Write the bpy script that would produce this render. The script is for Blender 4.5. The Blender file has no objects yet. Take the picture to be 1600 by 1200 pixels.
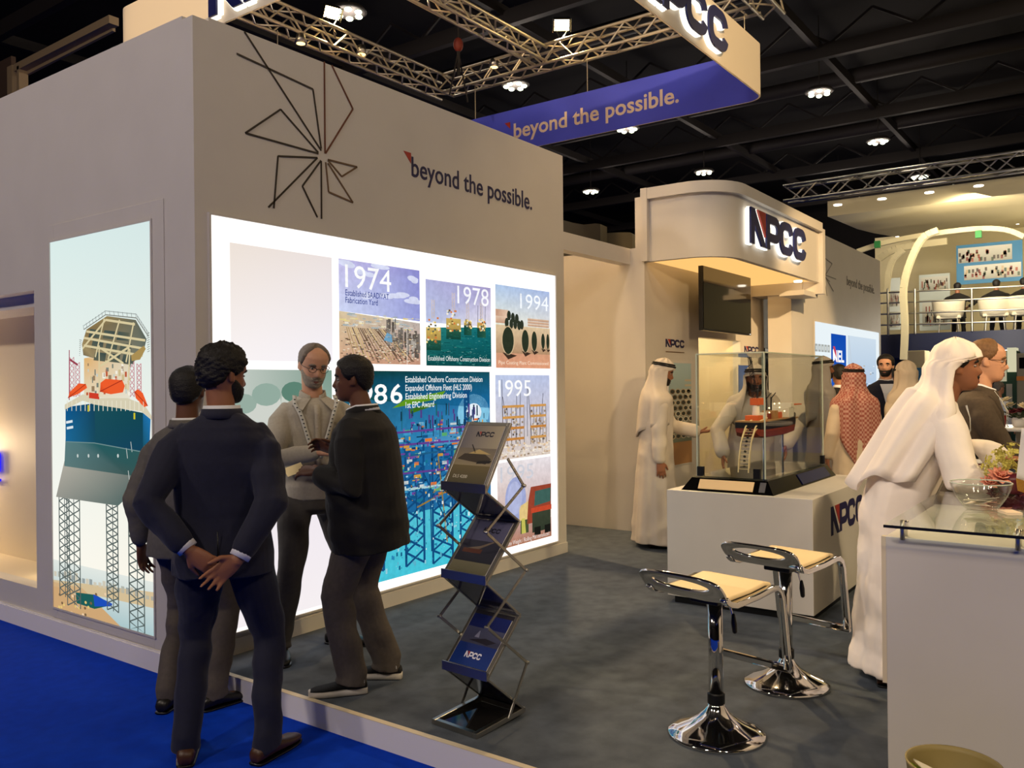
import bpy, bmesh, math, random
import numpy as np
from mathutils import Vector, Matrix
random.seed(7)
RNG = np.random.default_rng(7)
SC = bpy.context.scene
COL = SC.collection
V = Vector

# ------------------------------------------------------------------ camera
YAW, ROLL, PITCH, EYE, FPX = math.radians(36.03), math.radians(-0.60), math.radians(0.028), 1.62, 1328.0
c_fw = V((math.cos(YAW) * math.cos(PITCH), math.sin(YAW) * math.cos(PITCH), math.sin(PITCH)))
_rt = V((math.sin(YAW), -math.cos(YAW), 0))
_up = _rt.cross(c_fw)
c_rt = _rt * math.cos(ROLL) + _up * math.sin(ROLL)
c_up = _up * math.cos(ROLL) - _rt * math.sin(ROLL)
c_at = V((0, 0, EYE))
cam_d = bpy.data.cameras.new('camera')
cam_d.sensor_width = 36
cam_d.lens = 36 * FPX / 1600
cam_d.clip_start = 0.05
cam_d.clip_end = 200
cam = bpy.data.objects.new('camera', cam_d)
m = Matrix.Identity(4)
for i in range(3):
    m[i][0], m[i][1], m[i][2], m[i][3] = c_rt[i], c_up[i], -c_fw[i], c_at[i]
cam.matrix_world = m
COL.objects.link(cam)
SC.camera = cam

# ------------------------------------------------------------------ world, exposure
SC.view_settings.view_transform = 'Standard'
SC.view_settings.look = 'None'
SC.view_settings.exposure = 0.0
SC.view_settings.gamma = 1.0
SC.view_settings.use_curve_mapping = False
w = bpy.data.worlds.new('hall_air')
SC.world = w
w.use_nodes = True
w.node_tree.nodes['Background'].inputs[0].default_value = (1.0, 0.93, 0.84, 1)
w.node_tree.nodes['Background'].inputs[1].default_value = 0.010


def lamp(name, kind, loc, power, color, size=0.3, target=None, angle=None, blend=0.5):
    d = bpy.data.lights.new(name, kind)
    d.energy = power
    d.color = color
    if kind == 'AREA':
        d.shape = 'RECTANGLE' if isinstance(size, tuple) else 'DISK'
        d.size = size[0] if isinstance(size, tuple) else size
        if isinstance(size, tuple):
            d.size_y = size[1]
    else:
        d.shadow_soft_size = size
    if kind == 'SPOT':
        d.spot_size = math.radians(angle or 60)
        d.spot_blend = blend
    o = bpy.data.objects.new(name, d)
    o.location = loc
    if target is not None:
        o.rotation_euler = (V(target) - V(loc)).to_track_quat('-Z', 'Y').to_euler()
    COL.objects.link(o)
    return o


HALL = (1.0, 0.85, 0.715)
HALL_WARM = (1.0, 0.76, 0.42)
WARM = (1.0, 0.68, 0.33)
# high-bay lamps of the hall, on the same grid as the ones in view
for x, y, e, c in ((-7, 9, 1250, HALL), (-7, 2, 1350, HALL), (-3.5, -6, 760, HALL), (4, -8, 760, HALL_WARM), (11, -6, 430, HALL_WARM), (19, -4, 330, HALL_WARM)):
    lamp('hall_lamp_light', 'POINT', (x, y, 9.0), e, c, 0.5)
# floods clamped to the stand's own truss, followed by unseen added ones
lamp('truss_flood_light', 'SPOT', (7.76, 8.45, 6.45), 2400, WARM, 0.12, (6.2, 2.0, 0.2), 75, 0.6)
lamp('truss_flood_light', 'SPOT', (9.90, 6.33, 6.45), 2600, WARM, 0.12, (4.6, 1.6, 0.2), 75, 0.6)
lamp('truss_flood_light', 'SPOT', (4.9, 5.2, 6.3), 230, WARM, 0.12, (7.6, 3.6, 1.2), 60, 0.6)
lamp('truss_flood_light', 'SPOT', (7.0, 3.47, 6.3), 700, WARM, 0.12, (5.6, 1.2, 0.2), 80, 0.6)
# unseen spots added across the aisle to brighten walls, banner, column and figures
lamp('added_spot_light', 'SPOT', (0.5, -3.2, 4.0), 1000, WARM, 0.15, (9.1, 3.8, 1.35), 21, 0.5)
lamp('added_spot_light', 'SPOT', (-1.0, 7.4, 5.6), 800, WARM, 0.15, (4.79, 7.6, 5.35), 20, 0.5)
lamp('added_spot_light', 'SPOT', (-3.0, 4.0, 6.4), 800, HALL, 0.15, (4.5, 1.0, 0.9), 12, 0.5)
lamp('added_spot_light', 'SPOT', (2.0, -4.0, 6.4), 3600, WARM, 0.15, (9.2, 3.5, 5.75), 15, 0.4)
lamp('added_spot_light', 'SPOT', (5.0, -5.0, 6.2), 900, HALL_WARM, 0.15, (5.4, 1.2, 0.8), 34, 0.6)
lamp('added_spot_light', 'SPOT', (-1.5, -1.5, 6.0), 300, HALL_WARM, 0.15, (5.2, 1.2, 0.8), 40, 0.6)
lamp('added_spot_light', 'SPOT', (3.0, -4.5, 6.4), 6800, WARM, 0.15, (10.95, 3.4, 2.35), 12.5, 0.4)

# ------------------------------------------------------------------ helpers
def photo(px, py, **k):
    """Point of the plane x=, y= or z= that pixel (px, py) of the 1600x1200 photograph shows."""
    d = c_fw + c_rt * ((px - 800) / FPX) - c_up * ((py - 600) / FPX)
    a, v = list(k.items())[0]
    if a == 'd':
        return c_at + d * v
    i = 'xyz'.index(a)
    return c_at + d * ((v - c_at[i]) / d[i])


def lin(c):
    return tuple((x / 255 / 12.92) if x <= 10.3 else ((x / 255 + 0.055) / 1.055) ** 2.4 for x in c)


def S(r, g, b):
    return (*lin((r, g, b)), 1.0)


def mat(name, col, rough=0.55, metal=0.0, noise=0.0, nscale=30.0, bump=0.0, bscale=200.0, spec=0.4, sheen=0.0, coat=0.0, emit=None):
    m = bpy.data.materials.new(name)
    m.use_nodes = True
    nt = m.node_tree
    b = nt.nodes['Principled BSDF']
    if len(col) == 3:
        col = S(*col)
    b.inputs['Base Color'].default_value = col
    b.inputs['Roughness'].default_value = rough
    b.inputs['Metallic'].default_value = metal
    b.inputs['Specular IOR Level'].default_value = spec
    b.inputs['Sheen Weight'].default_value = sheen
    b.inputs['Coat Weight'].default_value = coat
    tc = None
    if noise or bump:
        tc = nt.nodes.new('ShaderNodeTexCoord')
    if noise:
        n = nt.nodes.new('ShaderNodeTexNoise')
        n.inputs['Scale'].default_value = nscale
        n.inputs['Detail'].default_value = 4
        nt.links.new(tc.outputs['Object'], n.inputs['Vector'])
        mr = nt.nodes.new('ShaderNodeMapRange')
        mr.inputs[1].default_value, mr.inputs[2].default_value = 0.25, 0.75
        mr.inputs[3].default_value, mr.inputs[4].default_value = 1 - noise, 1 + noise
        nt.links.new(n.outputs['Fac'], mr.inputs[0])
        vm = nt.nodes.new('ShaderNodeVectorMath')
        vm.operation = 'SCALE'
        vm.inputs[0].default_value = col[:3]
        nt.links.new(mr.outputs[0], vm.inputs['Scale'])
        nt.links.new(vm.outputs[0], b.inputs['Base Color'])
    if bump:
        n = nt.nodes.new('ShaderNodeTexNoise')
        n.inputs['Scale'].default_value = bscale
        n.inputs['Detail'].default_value = 3
        nt.links.new(tc.outputs['Object'], n.inputs['Vector'])
        bp = nt.nodes.new('ShaderNodeBump')
        bp.inputs['Strength'].default_value = bump
        bp.inputs['Distance'].default_value = 0.004
        nt.links.new(n.outputs['Fac'], bp.inputs['Height'])
        nt.links.new(bp.outputs['Normal'], b.inputs['Normal'])
    if emit:
        b.inputs['Emission Color'].default_value = emit[0]
        b.inputs['Emission Strength'].default_value = emit[1]
    return m


def glow(name, col, k=1.0):
    m = bpy.data.materials.new(name)
    m.use_nodes = True
    nt = m.node_tree
    nt.nodes.remove(nt.nodes['Principled BSDF'])
    e = nt.nodes.new('ShaderNodeEmission')
    e.inputs[0].default_value = S(*col) if len(col) == 3 else col
    e.inputs[1].default_value = k
    nt.links.new(e.outputs[0], nt.nodes['Material Output'].inputs[0])
    return m


def print_mat(name, backlit, k=1.0, rough=0.4, grain=0.0):
    """Ink of a printed picture: the mesh's own ink colours, backlit (a light box) or on paper."""
    m = bpy.data.materials.new(name)
    m.use_nodes = True
    nt = m.node_tree
    at = nt.nodes.new('ShaderNodeVertexColor')
    at.layer_name = 'ink'
    src = at.outputs['Color']
    if grain:
        tc = nt.nodes.new('ShaderNodeTexCoord')
        n = nt.nodes.new('ShaderNodeTexNoise')
        n.inputs['Scale'].default_value = 26
        n.inputs['Detail'].default_value = 6
        nt.links.new(tc.outputs['Object'], n.inputs['Vector'])
        mr = nt.nodes.new('ShaderNodeMapRange')
        mr.inputs[1].default_value, mr.inputs[2].default_value = 0.3, 0.7
        mr.inputs[3].default_value, mr.inputs[4].default_value = 1 - grain, 1 + grain
        nt.links.new(n.outputs['Fac'], mr.inputs[0])
        vm = nt.nodes.new('ShaderNodeVectorMath')
        vm.operation = 'SCALE'
        nt.links.new(src, vm.inputs[0])
        nt.links.new(mr.outputs[0], vm.inputs['Scale'])
        src = vm.outputs[0]
    b = nt.nodes['Principled BSDF']
    if backlit:
        nt.nodes.remove(b)
        e = nt.nodes.new('ShaderNodeEmission')
        e.inputs[1].default_value = k
        nt.links.new(src, e.inputs[0])
        nt.links.new(e.outputs[0], nt.nodes['Material Output'].inputs[0])
    else:
        b.inputs['Roughness'].default_value = rough
        nt.links.new(src, b.inputs['Base Color'])
    return m


def glass_mat(name, tint=(0.975, 0.988, 0.98), ior=1.45):
    """Thin clear pane: fresnel mix of a see-through tint and a mirror reflection."""
    m = bpy.data.materials.new(name)
    m.use_nodes = True
    nt = m.node_tree
    nt.nodes.remove(nt.nodes['Principled BSDF'])
    t = nt.nodes.new('ShaderNodeBsdfTransparent')
    t.inputs[0].default_value = (*tint, 1)
    g = nt.nodes.new('ShaderNodeBsdfGlossy')
    g.inputs['Roughness'].default_value = 0.02
    lw = nt.nodes.new('ShaderNodeLayerWeight')
    lw.inputs[0].default_value = 0.5
    pw = nt.nodes.new('ShaderNodeMath')
    pw.operation = 'POWER'
    pw.inputs[1].default_value = 5.0
    nt.links.new(lw.outputs['Facing'], pw.inputs[0])
    f = nt.nodes.new('ShaderNodeMath')
    f.operation = 'MULTIPLY_ADD'
    f.inputs[1].default_value = 0.9
    f.inputs[2].default_value = ((ior - 1) / (ior + 1)) ** 2
    nt.links.new(pw.outputs[0], f.inputs[0])
    mx = nt.nodes.new('ShaderNodeMixShader')
    nt.links.new(f.outputs[0], mx.inputs[0])
    nt.links.new(t.outputs[0], mx.inputs[1])
    nt.links.new(g.outputs[0], mx.inputs[2])
    nt.links.new(mx.outputs[0], nt.nodes['Material Output'].inputs[0])
    return m


def tag(o, label=None, cat=None, group=None, kind=None):
    if label:
        o['label'] = label
    if cat:
        o['category'] = cat
    if group:
        o['group'] = group
    if kind:
        o['kind'] = kind
    return o


def empty(name, loc=(0, 0, 0), rz=0.0, label=None, cat=None, group=None):
    o = bpy.data.objects.new(name, None)
    o.location = loc
    o.rotation_euler = (0, 0, rz)
    o.empty_display_size = 0.1
    COL.objects.link(o)
    return tag(o, label, cat, group)


def copy_tree(o, parent=None):
    kids = [c for c in bpy.data.objects if c.parent == o]
    c = o.copy()
    COL.objects.link(c)
    c.parent = parent
    for k in kids:
        copy_tree(k, c)
    return c


def frame(d, ref):
    d = V(d).normalized()
    u = V(ref) - d * V(ref).dot(d)
    if u.length < 1e-5:
        u = V((1, 0, 0)) - d * d.x
        if u.length < 1e-5:
            u = V((0, 1, 0))
    u.normalize()
    return d, u, d.cross(u)


class MB:
    def __init__(s):
        s.v, s.f, s.c = [], [], {}

    def add(s, vs, fs, col=None):
        k = len(s.v)
        s.v += [tuple(p) for p in vs]
        for f in fs:
            if col is not None:
                s.c[len(s.f)] = col
            s.f.append(tuple(i + k for i in f))

    def box(s, x0, x1, y0, y1, z0, z1, M=None):
        vs = [V((x, y, z)) for z in (z0, z1) for y in (y0, y1) for x in (x0, x1)]
        if M is not None:
            vs = [M @ p for p in vs]
        s.add(vs, [(0, 2, 3, 1), (4, 5, 7, 6), (0, 1, 5, 4), (2, 6, 7, 3), (0, 4, 6, 2), (1, 3, 7, 5)])
        return s

    def bar(s, a, b, w, h, ref=(0, 0, 1)):
        a, b = V(a), V(b)
        d, u, x = frame(b - a, ref)
        vs = [p + x * (w / 2 * i) + u * (h / 2 * j) for p in (a, b) for i, j in ((-1, -1), (1, -1), (1, 1), (-1, 1))]
        s.add(vs, [(3, 2, 1, 0), (4, 5, 6, 7), (0, 1, 5, 4), (1, 2, 6, 5), (2, 3, 7, 6), (3, 0, 4, 7)])
        return s

    def loft(s, rings, cap=True, closed=True):
        n = len(rings[0])
        vs = [p for r in rings for p in r]
        fs = []
        for i in range(len(rings) - 1):
            for j in range(n if closed else n - 1):
                a, b = i * n + j, i * n + (j + 1) % n
                fs.append((a, b, b + n, a + n))
        if cap:
            fs.append(tuple(reversed(range(n))))
            fs.append(tuple(range((len(rings) - 1) * n, len(rings) * n)))
        s.add(vs, fs)
        return s

    def tube(s, pts, rad, n=12, ref=(0, 0.2, 1), round_ends=True, loop=False):
        pts = [V(p) for p in pts]
        if not isinstance(rad, (list, tuple)):
            rad = [rad] * len(pts)
        rad = [(r if isinstance(r, (list, tuple)) else (r, r)) for r in rad]
        N = len(pts)
        tg = []
        for i in range(N):
            if loop:
                t = pts[(i + 1) % N] - pts[i - 1]
            else:
                t = pts[min(i + 1, N - 1)] - pts[max(i - 1, 0)]
            tg.append(t.normalized())
        d, u, x = frame(tg[0], ref)
        rings = []
        for i in range(N):
            d, u, x = frame(tg[i], u)
            rings.append([pts[i] + u * (rad[i][0] * math.cos(2 * math.pi * k / n)) + x * (rad[i][1] * math.sin(2 * math.pi * k / n)) for k in range(n)])
        if loop:
            rings.append(rings[0])
            return s.loft(rings, cap=False)
        if round_ends:
            def end(ring, p, t, r):
                m = min(r)
                return [[p + t * (m * a) + (q - p) * b for q in ring] for a, b in ((0.5, 0.86), (0.86, 0.5))]
            e0 = end(rings[0], pts[0], -tg[0], rad[0])
            e1 = end(rings[-1], pts[-1], tg[-1], rad[-1])
            rings = [e0[1], e0[0]] + rings + e1
        return s.loft(rings)

    def lathe(s, prof, at=(0, 0, 0), n=32, cap=True):
        at = V(at)
        rings = [[at + V((r * math.cos(2 * math.pi * k / n), r * math.sin(2 * math.pi * k / n), z)) for k in range(n)] for r, z in prof]
        return s.loft(rings, cap=cap)

    def ell(s, c, r, R=None, n=20, mrings=12):
        c = V(c)
        rings = []
        for i in range(1, mrings):
            p = math.pi * i / mrings
            ring = []
            for k in range(n):
                t = 2 * math.pi * k / n
                q = V((r[0] * math.sin(p) * math.cos(t), r[1] * math.sin(p) * math.sin(t), -r[2] * math.cos(p)))
                ring.append(c + (R @ q if R is not None else q))
            rings.append(ring)
        return s.loft(rings)

    def prism(s, poly, o, u, v, n, depth, col=None):
        """poly: 2-D outline (counter-clockwise seen from +n) laid in plane o,u,v; extruded depth along n."""
        o, u, v, n = V(o), V(u), V(v), V(n)
        a = [o + u * p[0] + v * p[1] for p in poly]
        b = [p + n * depth for p in a]
        k = len(poly)
        fs = [tuple(range(k, 2 * k)), tuple(reversed(range(k)))] + [(i, (i + 1) % k, k + (i + 1) % k, k + i) for i in range(k)]
        s.add(a + b, fs, col)
        return s

    def build(s, name, m, parent=None, smooth=False, voxel=None, iters=2, post=None, subsurf=0, bevel=0.0, solid=0.0, kind=None, label=None, cat=None, group=None, weld=False):
        me = bpy.data.meshes.new(name)
        me.from_pydata(s.v, [], s.f)
        me.validate()
        bm = bmesh.new()
        bm.from_mesh(me)
        if weld:
            bmesh.ops.remove_doubles(bm, verts=bm.verts, dist=1e-5)
        if not solid:
            bmesh.ops.recalc_face_normals(bm, faces=bm.faces)
        bm.to_mesh(me)
        bm.free()
        o = bpy.data.objects.new(name, me)
        COL.objects.link(o)
        mods = False
        if bevel:
            q = o.modifiers.new('b', 'BEVEL')
            q.width = bevel
            q.segments = 2
            q.limit_method = 'ANGLE'
            mods = True
        if solid:
            q = o.modifiers.new('s', 'SOLIDIFY')
            q.thickness = solid
            q.offset = 0
            mods = True
        if voxel:
            q = o.modifiers.new('r', 'REMESH')
            q.mode = 'VOXEL'
            q.voxel_size = voxel
            if iters:
                q = o.modifiers.new('m', 'SMOOTH')
                q.iterations = iters
                q.factor = 0.5
            mods = True
        if subsurf:
            q = o.modifiers.new('u', 'SUBSURF')
            q.levels = q.render_levels = subsurf
            mods = True
        if mods:
            dg = bpy.context.evaluated_depsgraph_get()
            new = bpy.data.meshes.new_from_object(o.evaluated_get(dg))
            o.modifiers.clear()
            o.data = new
            bpy.data.meshes.remove(me)
            me = new
            me.name = name
        if post:
            n = len(me.vertices)
            co = np.empty(n * 3)
            me.vertices.foreach_get('co', co)
            no = np.empty(n * 3)
            me.vertex_normals.foreach_get('vector', no)
            co = post(co.reshape(-1, 3), no.reshape(-1, 3))
            me.vertices.foreach_set('co', co.ravel())
            me.update()
        me.materials.clear()
        me.materials.append(m)
        if smooth or voxel:
            me.polygons.foreach_set('use_smooth', [True] * len(me.polygons))
        if parent is not None:
            o.parent = parent
        if s.c and not mods:
            at = me.color_attributes.new('ink', 'FLOAT_COLOR', 'CORNER')
            for p in me.polygons:
                c = s.c.get(p.index, (1, 1, 1, 1))
                for q, li in enumerate(p.loop_indices):
                    at.data[li].color = c[q % len(c)] if isinstance(c[0], (tuple, list)) else c
        return tag(o, label, cat, group, kind)


def shade_auto(o, ang=40):
    me = o.data
    me.polygons.foreach_set('use_smooth', [True] * len(me.polygons))
    bm = bmesh.new()
    bm.from_mesh(me)
    for e in bm.edges:
        if len(e.link_faces) == 2 and e.calc_face_angle(0) > math.radians(ang):
            e.smooth = False
    bm.to_mesh(me)
    bm.free()
    return o


def bx(name, m, b, parent=None, bevel=0.0, **k):
    return MB().box(*b).build(name, m, parent, bevel=bevel, **k)


def text_polys(body, bold=0.0):
    """Letter outlines as flat faces, in a box of width 1 and height 1 (cap height to baseline kept by the caller)."""
    cu = bpy.data.curves.new('t', 'FONT')
    cu.body = body
    cu.offset = bold
    cu.resolution_u = 3
    o = bpy.data.objects.new('t', cu)
    COL.objects.link(o)
    dg = bpy.context.evaluated_depsgraph_get()
    me = bpy.data.meshes.new_from_object(o.evaluated_get(dg))
    vs = [tuple(v.co[:2]) for v in me.vertices]
    fs = [tuple(p.vertices) for p in me.polygons]
    bpy.data.objects.remove(o)
    bpy.data.curves.remove(cu)
    bpy.data.meshes.remove(me)
    return vs, fs


def put_text(mb, body, o, u, v, width, height, n, lift=0.002, bold=0.0, col=None, depth=0.0, fit_cap=0.72):
    """Lay text in mb: o = start of baseline, width in metres, height = metres of a capital letter."""
    vs, fs = text_polys(body, bold)
    if not vs:
        return
    x0 = min(p[0] for p in vs)
    x1 = max(p[0] for p in vs)
    o, u, v, n = V(o), V(u), V(v), V(n)
    sx, sy = width / max(x1 - x0, 1e-6), height / fit_cap
    base = [o + u * ((p[0] - x0) * sx) + v * (p[1] * sy) + n * lift for p in vs]
    if not depth:
        mb.add(base, fs, col)
        return
    k = len(base)
    cnt = {}
    for f in fs:
        for i in range(len(f)):
            e = (f[i], f[(i + 1) % len(f)])
            cnt[e] = 1
    side = [(a, b, b + k, a + k) for (a, b) in cnt if (b, a) not in cnt]
    mb.add(base + [p + n * depth for p in base], [tuple(i + k for i in f) for f in fs] + [tuple(reversed(f)) for f in fs] + side, col)


def stroke(path, wd):
    """Outline of a path of width wd (mitred)."""
    P = [V((p[0], p[1], 0)) for p in path]
    L, R = [], []
    for i in range(len(P)):
        a = (P[i] - P[i - 1]).normalized() if i else (P[1] - P[0]).normalized()
        b = (P[i + 1] - P[i]).normalized() if i < len(P) - 1 else a
        t = (a + b).normalized()
        nn = V((-t.y, t.x, 0))
        k = wd / 2 / max(0.5, nn.dot(V((-b.y, b.x, 0))))
        L.append((P[i].x + nn.x * k, P[i].y + nn.y * k))
        R.append((P[i].x - nn.x * k, P[i].y - nn.y * k))
    return L[::-1] + R


def arc(cx, cy, rx, ry, a0, a1, n=6):
    return [(cx + rx * math.cos(math.radians(a0 + (a1 - a0) * i / n)), cy + ry * math.sin(math.radians(a0 + (a1 - a0) * i / n))) for i in range(n + 1)]


def logo_shapes(t=0.25):
    """The four letters N P C C and the red wedge, in a box 4.5 wide and 1 high: [(kind, [outlines])]."""
    c = lambda x: [stroke(arc(x + 0.72, 0.60, 0.27, 0.275, 12, 90) + arc(x + 0.40, 0.585, 0.28, 0.29, 96, 180) + arc(x + 0.40, 0.415, 0.28, 0.29, 180, 264) + arc(x + 0.72, 0.40, 0.27, 0.275, 270, 348), t)]
    N = [[(0, 0), (0.26, 0), (0.26, 0.55), (0.78, 0), (1.08, 0), (1.08, 0.02), (0.28, 1), (0, 1)]]
    P = [[(1.14, 0), (1.40, 0), (1.40, 1), (1.14, 1)], stroke([(1.38, 0.875), (1.85, 0.875)] + arc(1.85, 0.615, 0.27, 0.26, 80, -80, 8) + [(1.85, 0.355), (1.38, 0.355)], t)]
    return [('N', N), ('W', [[(0.50, 1), (1.08, 0.30), (1.08, 1)]]), ('P', P), ('C', c(2.22)), ('C', c(3.40))]
# ------------------------------------------------------------------ materials
M = {}
M['white'] = mat('matt_white_laminate', (214, 208, 200), 0.5, noise=0.03, nscale=3)
M['white_gloss'] = mat('gloss_white_laminate', (222, 218, 212), 0.25, noise=0.02, nscale=3)
M['cream'] = mat('cream_paint', (226, 210, 180), 0.5)
M['carpet'] = mat('grey_carpet', (88, 95, 106), 0.95, noise=0.22, nscale=9, bump=0.6, bscale=420, spec=0.1)
M['blue_carpet'] = mat('blue_carpet', (3, 58, 190), 0.95, noise=0.12, nscale=14, bump=0.5, bscale=420, spec=0.1)
M['edge'] = mat('white_platform_edge', (240, 236, 238), 0.45)
M['dark'] = mat('hall_roof_black', (15, 12, 12), 0.9)
M['steel_dark'] = mat('dark_roof_steel', (32, 27, 26), 0.7)
M['chrome'] = mat('polished_chrome', (225, 222, 218), 0.07, 1.0)
M['alu'] = mat('brushed_aluminium', (186, 182, 172), 0.32, 1.0)
M['truss'] = mat('truss_aluminium', (200, 188, 165), 0.38, 0.55)
M['black'] = mat('black_plastic', (14, 14, 16), 0.35)
M['black_gloss'] = mat('black_gloss', (8, 8, 9), 0.08, coat=0.3)
M['navy_letter'] = mat('navy_acrylic', (28, 34, 92), 0.3)
M['red_letter'] = mat('red_acrylic', (170, 52, 40), 0.3)
M['navy_ink'] = mat('navy_vinyl', (38, 34, 78), 0.5)
M['orange_ink'] = mat('rust_vinyl', (104, 54, 32), 0.5)
M['brown_ink'] = mat('dark_brown_vinyl', (48, 36, 28), 0.5)
M['pale_ink'] = mat('tan_vinyl', (110, 84, 58), 0.5)
M['banner_blue'] = mat('blue_banner_fabric', (80, 90, 222), 0.6, noise=0.05, nscale=2)
M['banner_white'] = mat('white_banner_fabric', (232, 220, 200), 0.6)
M['banner_ink'] = mat('cream_banner_ink', (250, 226, 196), 0.6)
M['halo'] = glow('white_halo_acrylic', (255, 250, 235), 1.6)
M['lamp_warm'] = glow('warm_lamp_glass', (255, 220, 150), 40)
M['lamp_hall'] = glow('hall_lamp_glass', (245, 255, 215), 5)
M['lamp_spot'] = glow('spot_lamp_glass', (255, 240, 215), 6)
M['glass'] = glass_mat('clear_glass')
M['glass_green'] = glass_mat('green_edged_glass', (0.93, 0.97, 0.94))
M['print_lit'] = print_mat('backlit_print', True, 1.0, grain=0.09)
M['print_plain'] = print_mat('backlit_print_plain', True, 1.0)
M['print_paper'] = print_mat('paper_print', False)
M['lightbox'] = glow('lightbox_white', (255, 251, 246), 1.25)

PZ = 0.11          # platform top
WX, WY = 2.73, 4.11  # planes of the stand's two outer faces
WH = 3.67


def st(name, m, b, parent=None, **k):
    return bx(name, m, b, parent, kind='structure' if parent is None else None, **k)


# ------------------------------------------------------------------ floor, platform, ceiling
st('floor', M['blue_carpet'], (-20, 45, -22, 34, -0.1, 0))
pl = empty('trim_platform', (WX, 0, 0))
tag(pl, kind='structure')
bx('platform_carpet', M['carpet'], (0.0, 15.5, -4, 9.5, 0.02, PZ), pl)
bx('platform_edge', M['edge'], (-0.018, 0.0, -4, 9.5, 0.0, PZ + 0.004), pl)
bx('edge_cap', M['cream'], (-0.018, 0.012, -4, WY, PZ + 0.004, PZ + 0.007), pl)

ce = st('ceiling', M['dark'], (-20, 45, -22, 34, 11.0, 11.2))
for x in (9, 15.6, 22, 28, 34, 40):
    bx('roof_beam', M['steel_dark'], (x - 0.09, x + 0.09, -20, 34, 9.75, 10.1), ce)
for y in (-4, 1.2, 6.35, 11.5, 16.7, 22):
    bx('roof_purlin', M['steel_dark'], (-10, 45, y - 0.07, y + 0.07, 10.0, 10.25), ce)
for x in (18.5, 25.5, 31):
    MB().tube([(x, -18, 10.35), (x, 34, 10.35)], 0.22, 14).build('air_duct', M['steel_dark'], ce, smooth=True)
for x in (15.6, 22, 28, 34):
    mb = MB()
    for i in range(26):
        y = -18 + i * 2
        mb.bar((x, y, 10.1), (x, y + 1, 10.75), 0.06, 0.06).bar((x, y + 1, 10.75), (x, y + 2, 10.1), 0.06, 0.06)
    mb.build('roof_lattice', M['steel_dark'], ce)
st('wall_hall_far', M['dark'], (42, 42.3, -22, 34, 0, 11))
st('wall_hall_side', M['dark'], (-20, 45, 33.7, 34, 0, 11))
st('wall_hall_near', M['dark'], (-20, 45, -22, -21.7, 0, 11))
st('wall_hall_behind', M['dark'], (-20, -19.7, -22, 34, 0, 11))

# hall lamp clusters
clus = [(805, 135), (1280, 146), (1372, 222), (980, 203), (923, 300), (1100, 270), (545, 22), (1437, 277), (1310, 318)]
cl_lab = ['behind the truss, above the blue banner lettering', 'beside the hanging banner corner, over dark roof', 'above the pale far canopy, lower of two', 'half hidden below the blue banner edge',
          'furthest off above the back wall opening', 'above the white canopy fascia', 'beside the glaring flood lamp on the truss', 'just over the far canopy truss', 'low over the far truss end']
for k, (px, py) in enumerate(clus):
    p = photo(px, py, z=9.0)
    t = empty('hall_lamp', p, 0.3 * k, 'cluster of small white hall lamps ' + cl_lab[k], 'lamp', 'lamp clusters under the hall roof')
    MB().lathe([(0.02, 0.16), (0.30, 0.12), (0.36, 0.04), (0.30, 0.02)], n=20).build('lamp_housing', M['steel_dark'], t, smooth=True)
    MB().tube([(0, 0, 0.15), (0, 0, 2.02)], 0.015, 6).build('hanger', M['steel_dark'], t)
    for a in range(6):
        MB().ell((0.22 * math.cos(a * 1.047), 0.22 * math.sin(a * 1.047), 0.0), (0.075, 0.075, 0.045), n=10, mrings=6).build('bulb', M['lamp_hall'], t, smooth=True)
    lamp('hall_lamp_light', 'POINT', (p.x, p.y, p.z - 0.25), 130, HALL, 0.3)

# ------------------------------------------------------------------ stand walls
wl = empty('wall_left', (0, 0, 0))
tag(wl, kind='structure')
DY0, DY1, DZ0, DZ1 = 5.945, 8.1, 0.285, 2.285
bx('wall_panel', M['white'], (WX, WX + 0.1, WY + 0.1, DY0, PZ, WH), wl)
bx('wall_panel', M['white'], (WX, WX + 0.1, DY1, 9.5, PZ, WH), wl)
bx('wall_panel', M['white'], (WX, WX + 0.1, DY0, DY1, DZ1, WH), wl)
bx('wall_panel', M['white'], (WX, WX + 0.1, DY0, DY1, PZ, DZ0), wl)
bx('plinth_strip', M['edge'], (WX - 0.012, WX, WY, 9.5, PZ - 0.005, PZ + 0.012), wl)
# alcove behind the opening
bx('alcove_back', M['cream'], (WX + 0.42, WX + 0.45, DY0, DY1, DZ0, DZ1), wl)
bx('alcove_sill', M['cream'], (WX + 0.1, WX + 0.42, DY0, DY1, DZ0 - 0.03, DZ0), wl)
bx('alcove_side', M['white'], (WX + 0.1, WX + 0.45, DY0 - 0.03, DY0, DZ0, DZ1), wl)
bx('alcove_side', M['white'], (WX + 0.1, WX + 0.45, DY1, DY1 + 0.03, DZ0, DZ1), wl)
bx('alcove_head', M['white'], (WX + 0.1, WX + 0.42, DY0, DY1, DZ1 - 0.09, DZ1), wl)
lamp('alcove_light', 'POINT', (WX + 0.22, 7.95, 1.1), 22, (1, 0.74, 0.45), 0.2)
lamp('alcove_light', 'POINT', (WX + 0.24, 6.3, DZ0 + 0.12), 0.8, (1, 0.8, 0.5), 0.05)
# thin raised cover panel that surrounds the rig picture
mb = MB()
for b in ((WX - 0.006, WX, 5.66, 5.72, PZ + 0.02, 2.69), (WX - 0.006, WX, 4.40, 4.53, PZ + 0.02, 2.69), (WX - 0.006, WX, 4.53, 5.66, 2.585, 2.69), (WX - 0.006, WX, 4.53, 5.66, PZ + 0.02, 0.20)):
    mb.box(*b)
mb.build('cover_panel', M['white'], wl, bevel=0.002)

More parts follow.
